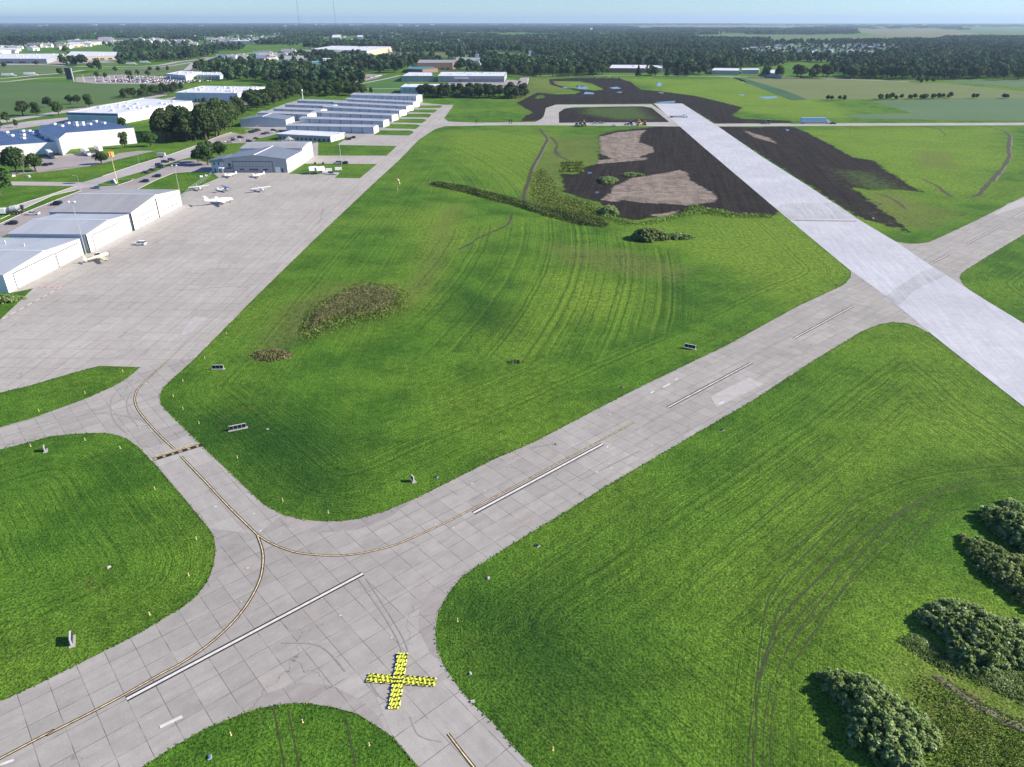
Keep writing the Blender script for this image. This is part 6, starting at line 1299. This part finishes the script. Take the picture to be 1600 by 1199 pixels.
# ------------------------------------------------------------------ aircraft
def fus(root, name, prof, mat, n=10):
    m = MB(); m.loft([[(x, ry*math.cos(t), z+rz*math.sin(t)) for t in (2*math.pi*i/n for i in range(n))] for (x, z, ry, rz) in prof]); return m.build(name, mat, root, True)
def slab(m, root_le, root_c, tip_le, tip_c, y0, y1, z0, z1, th0, th1, mi=0):
    m.hexa([(root_le-root_c,y0,z0-th0/2),(root_le,y0,z0-th0/2),(tip_le,y1,z1-th1/2),(tip_le-tip_c,y1,z1-th1/2),(root_le-root_c,y0,z0+th0/2),(root_le,y0,z0+th0/2),(tip_le,y1,z1+th1/2),(tip_le-tip_c,y1,z1+th1/2)], mi)
def aeroplane(label, px, py, hd, kind='high', mat='fiber', wingm=None, s_=1.0):
    v = at(px, py); r_ = empty('parked_aircraft', (v.x, v.y, .05), R(hd)); tag(r_, label, 'aircraft'); r_.scale = (s_, s_, s_); A_ = M[mat]; Wm = wingm or A_
    if kind == 'twin':
        fus(r_, 'fuselage', [(6.6,1.7,.15,.15),(6.0,1.75,.5,.5),(4.6,1.9,.78,.85),(2.0,2.0,.85,.95),(-2.5,2.0,.8,.9),(-5.5,2.2,.35,.5),(-7.0,2.4,.12,.2)], A_, 12)
        for s in (-1, 1):
            m = MB(); slab(m, 1.6, 2.6, .9, 1.1, s*.6, s*8.4, 1.45, 2.1, .32, .12); w_ = m.build('wing', Wm, r_)
            m = MB(); m.loft([[(x, s*2.5+q*math.cos(t), 1.75+q*math.sin(t)) for t in (2*math.pi*i/9 for i in range(9))] for x, q in ((3.9,.22),(3.5,.42),(1.5,.48),(-.6,.3),(-1.4,.08))]); e_ = m.build('engine_nacelle', A_, w_, True)
            m = MB(); 
            for a_ in (0, 1.57, 3.14, 4.71): m.hexa([(3.95,s*2.5-.08*math.sin(a_)+.0,1.75),(4.0,s*2.5,1.75+.05),(4.0,s*2.5+1.15*math.cos(a_)+.09*math.sin(a_),1.75+1.15*math.sin(a_)+.09*math.cos(a_)),(3.95,s*2.5+1.15*math.cos(a_)-.09*math.sin(a_),1.75+1.15*math.sin(a_)-.09*math.cos(a_)),(3.93,s*2.5,1.7),(3.97,s*2.5,1.7),(3.97,s*2.5+1.15*math.cos(a_),1.75+1.15*math.sin(a_)),(3.93,s*2.5+1.15*math.cos(a_),1.75+1.15*math.sin(a_))])
            m.build('propeller', M['trim'], e_)
            m = MB(); slab(m, -5.9, 1.3, -6.6, .8, s*.05, s*2.8, 4.4, 4.4, .14, .08); m.build('tailplane', A_, r_)
            m = MB(); m.cyl((.2,s*2.5,0.3),(.2,s*2.5,1.4),.09,n=6); g_ = m.build('landing_gear', M['steel'], r_); m = MB(); m.cyl((.2,s*2.5-.12,.33),(.2,s*2.5+.12,.33),.33,n=10); m.build('wheel', M['tyre'], g_)
        m = MB(); m.hexa([(-6.9,-.08,2.5),(-4.6,-.08,2.6),(-4.6,.08,2.6),(-6.9,.08,2.5),(-7.4,-.06,4.5),(-6.0,-.06,4.5),(-6.0,.06,4.5),(-7.4,.06,4.5)]); m.build('fin', A_, r_)
        m = MB(); m.hexa([(4.3,-.6,2.25),(5.4,-.45,2.1),(5.4,.45,2.1),(4.3,.6,2.25),(4.3,-.55,2.72),(4.6,-.45,2.7),(4.6,.45,2.7),(4.3,.55,2.72)]); m.build('windscreen', M['glass'], r_)
        for k in range(5):
            for s in (-1, 1): m = MB(); m.cyl((2.8-k*1.1,s*.70,2.3),(2.8-k*1.1,s*.90,2.28),.19,n=8); m.build('window', M['glass'], r_)
        m = MB(); m.cyl((5.0,0,.3),(5.0,0,1.3),.08,n=6); g_ = m.build('landing_gear', M['steel'], r_); m = MB(); m.cyl((5.0,-.1,.28),(5.0,.1,.28),.28,n=10); m.build('wheel', M['tyre'], g_)
        return r_
    hi = kind == 'high'; fat = kind == 'camo'
    if fat:
        fus(r_, 'fuselage', [(4.6,2.5,.25,.25),(4.4,2.5,.75,.75),(3.2,2.5,.85,.9),(1.0,2.3,.7,1.0),(-3.0,1.8,.4,.6),(-6.2,1.4,.12,.2)], A_, 12); zw = 1.6
    else:
        fus(r_, 'fuselage', [(2.3,1.25,.12,.12),(2.2,1.25,.42,.42),(1.1,1.35,.52,.52),(-.2,1.5,.56,.68),(-1.6,1.4,.42,.5),(-5.2,1.35,.08,.14)], A_, 10); zw = 2.15 if hi else .95
    hs = 5.4 if not fat else 7.5; ch = 1.6 if not fat else 2.4; le = .6 if not fat else 2.4
    for s in (-1, 1):
        m = MB(); slab(m, le, ch, le-.1, ch*.72, s*(.02 if hi else .4), s*hs, zw, zw+(.1 if hi else .45), .18, .1); w_ = m.build('wing', Wm, r_)
        if hi: m = MB(); m.cyl((0,s*.5,.95),(0,s*2.6,2.1),.05,n=5); m.build('strut', A_, w_)
        m = MB(); xt = -4.4 if not fat else -5.2; slab(m, xt+.3, 1.0 if not fat else 1.5, xt, .7, s*.04, s*(1.7 if not fat else 2.6), 1.45, 1.45, .1, .06); m.build('tailplane', A_, r_)
        gx, gy = (-.2, 1.2) if not fat else (2.6, 1.6)
        m = MB(); m.cyl((gx,s*.4,1.1),(gx,s*gy,.3),.06,n=5); g_ = m.build('landing_gear', M['steel'], r_); rr = .24 if not fat else .45; m = MB(); m.cyl((gx,s*gy-.08,rr),(gx,s*gy+.08,rr),rr,n=10); m.build('wheel', M['tyre'], g_)
    xt = -4.4 if not fat else -5.2; hF = 2.7 if not fat else 3.6
    m = MB(); m.hexa([(xt-.8,-.05,1.4),(xt+.6,-.05,1.5),(xt+.6,.05,1.5),(xt-.8,.05,1.4),(xt-.9,-.03,hF),(xt-.2,-.03,hF),(xt-.2,.03,hF),(xt-.9,.03,hF)]); m.build('fin', A_, r_)
    if not fat:
        m = MB(); z0 = 1.72 if hi else 1.75; m.hexa([(-.9,-.5,z0-.1),(1.0,-.48,z0-.25),(1.0,.48,z0-.25),(-.9,.5,z0-.1),(-.8,-.42,z0+.32),(.5,-.42,z0+.30),(.5,.42,z0+.30),(-.8,.42,z0+.32)]); m.build('canopy', M['glass'], r_)
        m = MB(); m.box(2.31,2.36,-.95,.95,1.19,1.31); m.cyl((2.2,0,1.25),(2.6,0,1.25),.16,.03,8); m.build('propeller', M['trim'], r_)
        m = MB(); m.cyl((1.9,0,.2),(1.9,0,1.0),.05,n=5); g_ = m.build('landing_gear', M['steel'], r_); m = MB(); m.cyl((1.9,-.07,.2),(1.9,.07,.2),.2,n=10); m.build('wheel', M['tyre'], g_)
    else:
        m = MB(); m.hexa([(-1.4,-.5,3.0),(1.4,-.5,3.0),(1.4,.5,3.0),(-1.4,.5,3.0),(-1.0,-.35,3.7),(.8,-.35,3.7),(.8,.35,3.7),(-1.0,.35,3.7)]); m.build('canopy', M['glass'], r_)
        m = MB(); m.box(4.62,4.70,-1.6,1.6,2.38,2.62); m.box(4.62,4.70,-.12,.12,.95,4.05); m.cyl((4.5,0,2.5),(5.0,0,2.5),.22,.05,8); m.build('propeller', M['trim'], r_)
        m = MB(); m.cyl((3.5,0,2.5),(4.4,0,2.5),.9,.82,12); m.build('cowling', M['fiber'], r_)
    return r_
aeroplane('white twin engined aircraft, the largest of those parked on the apron', 344, 319, 35, 'twin')
aeroplane('white high winged aircraft nearest the grass left of the big twin', 312, 298, -55, 'high')
aeroplane('dark winged small aircraft between the two white high winged ones', 355, 299, 45, 'high', 'signwhite', M['trimblue'])
aeroplane('white high winged aircraft at the right of its row of three', 409, 300, -50, 'high')
aeroplane('white low winged aircraft before the office wing of the grey hangar', 357, 277, 218, 'low')
aeroplane('white low winged aircraft in the middle before the grey hangar door', 401, 277.5, 222, 'low')
aeroplane('cream and green mottled propeller aircraft beside the low white hangar', 155, 408, 42, 'camo', 'cream', s_=.82)

# ------------------------------------------------------------------ masts, lamps, windsock, beacon
def pole(name, label, cat, px, py, h, r_=.16, mat='steel', group=None):
    v = at(px, py); e = empty(name, v); tag(e, label, cat, group); m = MB(); m.cyl((0,0,0),(0,0,h),r_,r_*.55,8); m.build('mast', M[mat], e); m = MB(); m.cyl((0,0,0),(0,0,.35),r_*2.2,n=10); m.build('base', M['concpad'], e); return e
for px, py, h, lb in ((283,311,16.4,'tall floodlight mast at the far corner of the white hangars'),(135,397.5,20.2,'tall floodlight mast between the low and middle white hangar'),(533.6,257.5,19,'tall floodlight mast on the lawn by the silver van')):
    e = pole('floodlight_mast', lb, 'light mast', px, py, h); m = MB(); m.box(-1.3,1.3,-.08,.08,h-.1,h+.02); m.build('crossarm', M['steel'], e)
    for s in (-1, 1): m = MB(); m.hexa([(s*1.1-.3,-.5,h),(s*1.1+.3,-.5,h),(s*1.1+.3,.1,h+.1),(s*1.1-.3,.1,h+.1),(s*1.1-.3,-.5,h+.35),(s*1.1+.3,-.5,h+.35),(s*1.1+.3,.1,h+.55),(s*1.1-.3,.1,h+.55)]); m.build('floodlight', M['fiber'], e)
for px, py, h, lb in ((127.5,301.5,8.7,'slim street lamp by the road junction'),(218.6,259.5,6.8,'slim street lamp on the verge above the median'),(388,214,6,'short lamp post in the rear car lot')):
    e = pole('street_lamp', lb, 'street lamp', px, py, h, .1); m = MB(); m.cyl((0,0,h),(-1.6,0,h+.3),.06,n=6); m.build('arm', M['steel'], e); m = MB(); m.box(-2.3,-1.5,-.15,.15,h+.22,h+.36); m.build('lamp_head', M['fiber'], e)
e = pole('sign_pole', 'yellow pole with an orange topped head on the road median', 'sign pole', 184, 286.5, 15.2, .20, 'ypole')
m = MB(); m.cyl((0,0,14.4),(0,0,17.0),1.45,1.45,12); m.build('drum_head', M['orange'], e)
for k in range(8):
    a_ = k*.785; m = MB(); m.cyl((1.5*math.cos(a_),1.5*math.sin(a_),14.6),(1.5*math.cos(a_),1.5*math.sin(a_),16.9),.18,n=6); m.build('light', M['ypole'], e)
v = at(177, 287.2); e = empty('monument_sign', v); tag(e, 'low white monument sign at the foot of the yellow pole', 'sign'); m = MB(); m.hexa([(-1.6,-.6,0),(2.0,-.6,0),(2.0,.6,0),(-1.6,.6,0),(-1.2,-.5,2.0),(1.0,-.5,2.6),(1.0,.5,2.6),(-1.2,.5,2.0)]); m.build('body', M['fiber'], e); m = MB(); m.hexa([(-1.3,-.66,.4),(.9,-.66,.4),(.9,-.6,.4),(-1.3,-.6,.4),(-1.1,-.6,1.7),(.8,-.6,2.0),(.8,-.52,2.0),(-1.1,-.52,1.7)]); m.build('face', M['trimblue'], e)
e = pole('windsock', 'faded windsock on its mast in the grass right of the apron', 'windsock', 621.5, 298.8, 6.6, .10, 'ypole')
m = MB(); prof = [(0.0,6.4,.42),(.5,6.1,.42),(.9,5.5,.38),(1.1,4.7,.33),(1.2,3.9,.28),(1.25,3.3,.24)]
for i, (a0, a1) in enumerate(zip(prof, prof[1:])): m.cyl((a0[0],0,a0[1]),(a1[0],0,a1[1]),a0[2],a1[2],10,i % 2,False)
m.build('sock', [M['orange'], M['canvas']], e); m = MB(); m.cyl((-.5,0,6.3),(-.5,0,7.2),.05,n=6); m.cyl((-.5,0,6.5),(.2,0,6.5),.04,n=6); m.build('frame', M['steel'], e)
e = pole('beacon_tower', 'white leaning beacon mast at the tree belt behind the hangar rows', 'beacon', 474, 160, 12, .5, 'fiber'); m = MB(); m.cyl((0,0,12),(0,0,13.6),.9,.7,10); m.build('lamp_head', M['fiber'], e)
v = at(110,128); e = empty('billboard', v); tag(e, 'dark tall billboard panel seen edge on beside the far car lot', 'billboard'); m = MB(); m.box(-4.5,4.5,-.3,.3,3,19); m.build('panel', M['trim'], e); m = MB(); m.box(4.5,6.0,-.4,.4,0,19); m.build('support', M['fiber'], e)
for i, px in enumerate((132,150,163,173,181,193,205,220,232,243,256,268)): 
    e = pole('lot_light', 'white light pole standing over the far car lot', 'light pole', px, 128+px*.008, 10, .35, 'fiber', 'light poles of the far car lot')
for px, py, h, lb in ((107,121,14,'utility pole left of the dark billboard'),(311,118,16,'thin pole above the dealer annex'),(345,118,12,'thin pole right of the dealer annex'),(375,112,18,'thin pole by the highway ramp trees')): pole('utility_pole', lb, 'utility pole', px, py, h, .25, 'steel')
# radio masts on the horizon
for px, h, lb in ((526,225,'thin radio mast rising highest above the horizon'),(470,200,'faint radio mast left of the highest one')):
    v = at(px, 57.5); e = empty('radio_mast', v); tag(e, lb, 'radio mast'); m = MB()
    for k in range(3): a_ = k*2.094; m.cyl((1*math.cos(a_),1*math.sin(a_),0),(1*math.cos(a_),1*math.sin(a_),h),.22,n=4)
    for z in range(0, h, 12): m.cyl((1,0,z),(-.5,.85,z+12),.1,n=3)
    m.build('lattice', M['trim'], e)
# utility poles at the haul road, crossing frame left of the soil
for px, lb in ((744.5,'wooden marker post on the road edge left'),(796,'left of two dark posts on the road edge'),(799.5,'right of two dark posts on the road edge')):
    e = pole('marker_post', lb, 'post', px, 193.5, 3.6, .3, 'trim'); m = MB(); m.box(-.9,.9,-.1,.1,2.6,3.4); m.build('board', M['trim'], e)

# ------------------------------------------------------------------ airfield signs, lights, barricades, cross
def guidance_sign(label, px, py, L_, hd, face='signblack', h=1.1, panels=3, back=False):
    v = at(px, py); e = empty('airfield_sign', v, R(hd)); tag(e, label, 'airfield sign'); m = MB(); m.box(-L_/2-.35, L_/2+.35, -.5, .5, 0, .12); m.build('concrete_pad', M['concpad'], e)
    m = MB(); m.box(-L_/2, L_/2, -.14, .14, .32, .32+h); b_ = m.build('housing', M['signwhite'], e); w_ = L_/panels
    e.scale = (.85,.85,.85)
    for k in range(panels): m = MB(); m.box(-L_/2+k*w_+.07, -L_/2+(k+1)*w_-.07, -.18, .18, .40, .24+h); m.build('panel', M[face], b_)
    for x in (-L_*.4, 0, L_*.4): m = MB(); m.cyl((x,0,.1),(x,0,.34),.05,n=6); m.build('leg', M['steel'], e)
guidance_sign('black airfield sign lying level with the picture near the apron taxiway', 341, 577, 3.4, 2)
guidance_sign('long dark airfield sign with white frame right of the hold marking', 372, 671, 4.2, 24, 'signblack', 1.1, 4)
guidance_sign('airfield sign seen nearly edge on at the lower left turf', 113, 1003, 2.3, 118, 'signblack', 1.25, 2)
guidance_sign('small airfield sign on the turf at the upper left bend', 71, 705, 1.3, 120, 'signblack', 1.2, 1)
guidance_sign('small black and white sign above the taxiway fillet', 645, 752, 1.2, 125, 'signblack', 1.2, 1)
guidance_sign('three panel sign on the upper side of the runway', 1078, 545, 3.6, -28, 'signblack', 1.2, 3)
def lump(label, px, py, k=1.0, mat='trim'):
    v = at(px, py); e = empty('junction_box', v, rnd.uniform(0, 3)); k *= .75 if k < 2 else 1; tag(e, label, 'junction box'); m = MB(); m.box(-.5*k,.5*k,-.35*k,.35*k,0,.10); m.build('concrete_pad', M['concpad'], e); m = MB(); m.cyl((-.15*k,0,.1),(-.15*k,0,.42*k),.22*k,.18*k,10); m.build('can', M[mat], e); m = MB(); m.box(.1*k,.42*k,-.18*k,.18*k,.1,.36*k); m.build('lid', M[mat], e)
for lb, px, py, k, mt in (('dark fitting on the turf right of the small black and white sign',682,746,1,'trim'),('dark fitting on the lower runway verge near the right',1129,672,1.1,'trim'),('dark double fitting below the runway by the rounded turf corner',840,853,1.1,'trim'),('pale fitting just inside the rounded turf corner',763,904,.8,'signwhite'),
    ('dark fitting near the upper runway verge in the centre',973,606,1,'trim'),('grey fitting in the lower left turf above the edge on sign',170,887,.9,'signwhite'),('blue grey fitting at the bottom turf island',328,1184,.9,'trimblue'),('dark fitting on the upper runway verge at the right',1167,512,1,'trim'),('dark fitting on the runway verge near the new concrete',1308,447,1,'trim'),
    ('pale plate on the turf beside the rounded corner lower down',735,1053,.7,'signwhite'),('pale post at the lower right taxi exit verge',738,1097,.9,'signwhite'),('pale concrete slab on the soil right of the barricades',1364,342,1.6,'signwhite'),('white electrical cabinet left on the verge beside the side road',21,276,2.4,'fiber'),('green and white cabinet on the verge beside the side road',45,277,2.6,'fiber'),
    ('small white tank beside the fence left of the office wing',314,277,2.2,'fiber'),('second small white tank beside the fence',322,275.5,2.2,'fiber'),('white culvert end at the head of the ditch growth',672,286,1.6,'fiber')): lump(lb, px, py, k, mt)
ML = None
def edge_light(px, py, label):
    global ML
    v = at(px, py)
    if ML is None:
        e = empty('edge_light', v); m = MB(); m.cyl((0,0,0),(0,0,.06),.3,.3,10); m.build('base_plate', M['ypole'], e); m = MB(); m.cyl((0,0,.06),(0,0,.62),.13,.07,8); m.build('stem', M['ypole'], e); m = MB(); m.cyl((0,0,.62),(0,0,.86),.15,.11,8); m.build('lens', M['fiber'], e); ML = e
    else: e = copy_tree(ML); e.location = v
    e.scale = (.45,.45,.7); tag(e, label, 'edge light', 'edge lights along the taxiways')
for px, py in ((354,522),(320,560),(286,596),(271,620),(286,640),(311,662),(371,716),(442,783),(513,802),(192,581),(133,615),(61,643),(188,701),(48,698),(133,688),(242,765),(307,843),(295,900),(234,961),(715,971),(864,1172),(361,1149),(473,1129),(577,1165),(600,287),(1120,560)):
    edge_light(px, py, 'small yellow and white edge light standing in the turf beside the pavement')
# low barricades across the new runway
bar0 = None; n = 16
for i in range(n):
    t = i/(n-1); px = 1245+t*91+(0 if i % 2 == 0 else -1.2); py = 345.3+t*1.2; v = at(px, py)
    if bar0 is None:
        e = empty('low_barricade', v); m = MB(); m.box(-.95,.95,-.12,.12,.05,.42); b_ = m.build('board', M['fiber'], e)
        for k in range(3): m = MB(); m.box(-.75+k*.6,-.45+k*.6,-.13,.13,.06,.43); m.build('orange_stripe', M['orange'], b_)
        for s in (-1, 1): m = MB(); m.box(s*.7-.1,s*.7+.1,-.35,.35,0,.06); m.build('foot', M['trim'], e)
        bar0 = e
    else: e = copy_tree(bar0); e.location = v
    tag(e, 'low orange and white barricade in the line across the new runway', 'barricade', 'barricades across the new runway')
# yellow closed-runway cross: two lengths of fabric held down by black sandbags
c0 = (at(628,1023)+at(616,1108)+at(575,1061)+at(680,1067))/4
xr = empty('closed_runway_cross', c0); tag(xr, 'fluorescent yellow closed runway cross pegged with black bags', 'runway closure marker')
for a_, b_, w_, zz in ((at(629.5,1022),at(615.5,1109),1.55,.14),(at(574,1060.5),at(681,1067.5),1.45,.11)):
    a_ = a_-c0; b_ = b_-c0; d_ = (b_-a_); L_ = d_.length; d_.normalize(); nn = Vector((-d_.y, d_.x, 0)); nu, nv = 90, 15; m = MB(); hem = MB()
    Z = lambda i, j: zz+.05+.045*math.sin(i*1.15+j*.5)+.05*math.sin(i*.37+j*1.6)+rnd.uniform(-.012,.012)
    G_ = [[a_+d_*(L_*i/nu)+nn*(w_*(j/nv-.5)*(1+.03*math.sin(i*.9)))+Vector((0,0,Z(i,j)+.03)) for j in range(nv+1)] for i in range(nu+1)]
    for i in range(nu):
        for j in range(nv): m.poly([G_[i][j],G_[i+1][j],G_[i+1][j+1],G_[i][j+1]], 1 if j in (0, nv-1) else 0)
    arm = m.build('fabric_arm', [M['ymesh'], M['yedge']], xr)
    for j, fr in enumerate((-.40, 0, .40)):
        for i in range(13):
            t = (i+.5+rnd.uniform(-.12,.12))/13; p = a_+d_*(L_*t)+nn*(w_*(fr+rnd.uniform(-.03,.03))); z = zz+.10; m = MB(); r2 = rnd.uniform(.13,.21); an = rnd.uniform(0,3)
            ringf = lambda q, z_: [(p.x+math.cos(t2+an)*q*r2*(1+.25*math.sin(2*t2)), p.y+math.sin(t2+an)*q*r2*.75, z_) for t2 in (k*.7854 for k in range(8))]
            m.loft([ringf(.7,z),ringf(1,z+.06),ringf(.85,z+.13),ringf(.3,z+.17)]); m.build('sandbag', M['sand'], arm)
# items on the lawn beside the grey hangar: two white canopies and gear
for px, lb in ((490,'left white peaked canopy on the slab beside the grey hangar'),(501.5,'right white peaked canopy beside the grey hangar')):
    e = empty('canopy', at(px,271.5), R(20)); tag(e, lb, 'canopy'); m = MB()
    for q in (((-2.4,-3,2.3),(2.4,-3,2.3),(2.4,0,4.2),(-2.4,0,4.2)),((2.4,3,2.3),(-2.4,3,2.3),(-2.4,0,4.2),(2.4,0,4.2))): m.poly(q); m.poly([(x,y,z-.08) for x,y,z in q][::-1])
    for s in (-1,1): m.poly([(s*2.4,-3,2.3),(s*2.4,3,2.3),(s*2.4,0,4.2)])
    m.build('canvas_top', M['canvas'], e)
    for x in (-2.3,2.3):
        for y in (-2.8,2.8): m = MB(); m.cyl((x,y,0),(x,y,2.35),.06,n=6); m.build('leg', M['steel'], e)
for px, py, k, lb in ((508,271,1.6,'white tank right of the canopies'),(514,268.5,1.9,'white generator box behind the pale trailer'),(529,267,2.0,'white drum group at the right end of the slab')):
    e = empty('equipment_box', at(px,py), .3); tag(e, lb, 'equipment'); m = MB(); m.box(-k,k,-k*.5,k*.5,.4,.4+k*.8); m.build('body', M['fiber'], e); m = MB(); m.cyl((k*.4,0,.4+k*.8),(k*.4,0,.7+k*.8),.2,n=8); m.build('cap', M['trim'], e)
    for s in (-1, 1): m = MB(); m.cyl((s*k*.6,-k*.55,.3),(s*k*.6,k*.55,.3),.3,n=8); m.build('wheel', M['tyre'], e)
e = empty('flat_trailer', at(520,273), 0.05); tag(e, 'white and dark flat trailer on the slab before the lawn', 'trailer'); m = MB(); m.box(-3.2,3.2,-1,1,.6,.85); m.build('deck', M['fiber'], e); m = MB(); m.box(-2.5,.5,-.7,.7,.86,1.7); m.build('load', M['trim'], e); wheels(e, (-1.2,.2), 1.1, .35, .25)
for px, lb in ((492.5,'left small dark mower by the tall white hangar'),(505,'right small dark mower by the tall white hangar')): put_car('sedan', 'black', px, 256.3, 100, lb).scale = (.5,.7,.75)
# fence beside the apron lawn
def fence(label, pts, h=2.0, step=3.0):
    c = [Vector(P2(*p)) for p in pts]; r_ = empty('chain_link_fence', (c[0].x, c[0].y, 0)); tag(r_, label, 'fence'); m = MB(); L_ = 0
    for a_, b_ in zip(c, c[1:]):
        k = max(1, int((b_-a_).length/step))
        for i in range(k):
            p = a_.lerp(b_, i/k)-c[0]; mm = MB(); mm.cyl((p.x,p.y,0),(p.x,p.y,h),.06,n=5); mm.build('post', M['steel'], r_)
        p, q = a_-c[0], b_-c[0]
        for z in [h]+[h*j/9 for j in range(1, 9)]: m.cyl((p.x,p.y,z),(q.x,q.y,z),.018 if z < h else .035,n=3)
    m.build('wire', M['steel'], r_)
fence('wire fence along the lawn between the car lot and the apron', [(284,311),(300,296),(328,277),(332,272)]); fence('wire fence beside the rear car lot', [(383,209),(410,196)]); fence('wire fence along the low building behind the grey hangar', [(436,221),(497,224)], 1.6, 2.5)

# ------------------------------------------------------------------ air: haze
HZ = 36000.0
m = MB(); m.box(-HZ, HZ, -3400, HZ, -1.0, 240.0)
g = NT('haze_air'); g.t.nodes.remove(g.b); pv = g.n('VolumePrincipled', Density=HAZE, Anisotropy=0.2); g.set(pv.inputs['Color'], (0.56, 0.76, 1.0)); g.t.links.new(pv.outputs[0], g.out.inputs['Volume'])
hz = m.build('haze', g.m); tag(hz, kind='stuff')
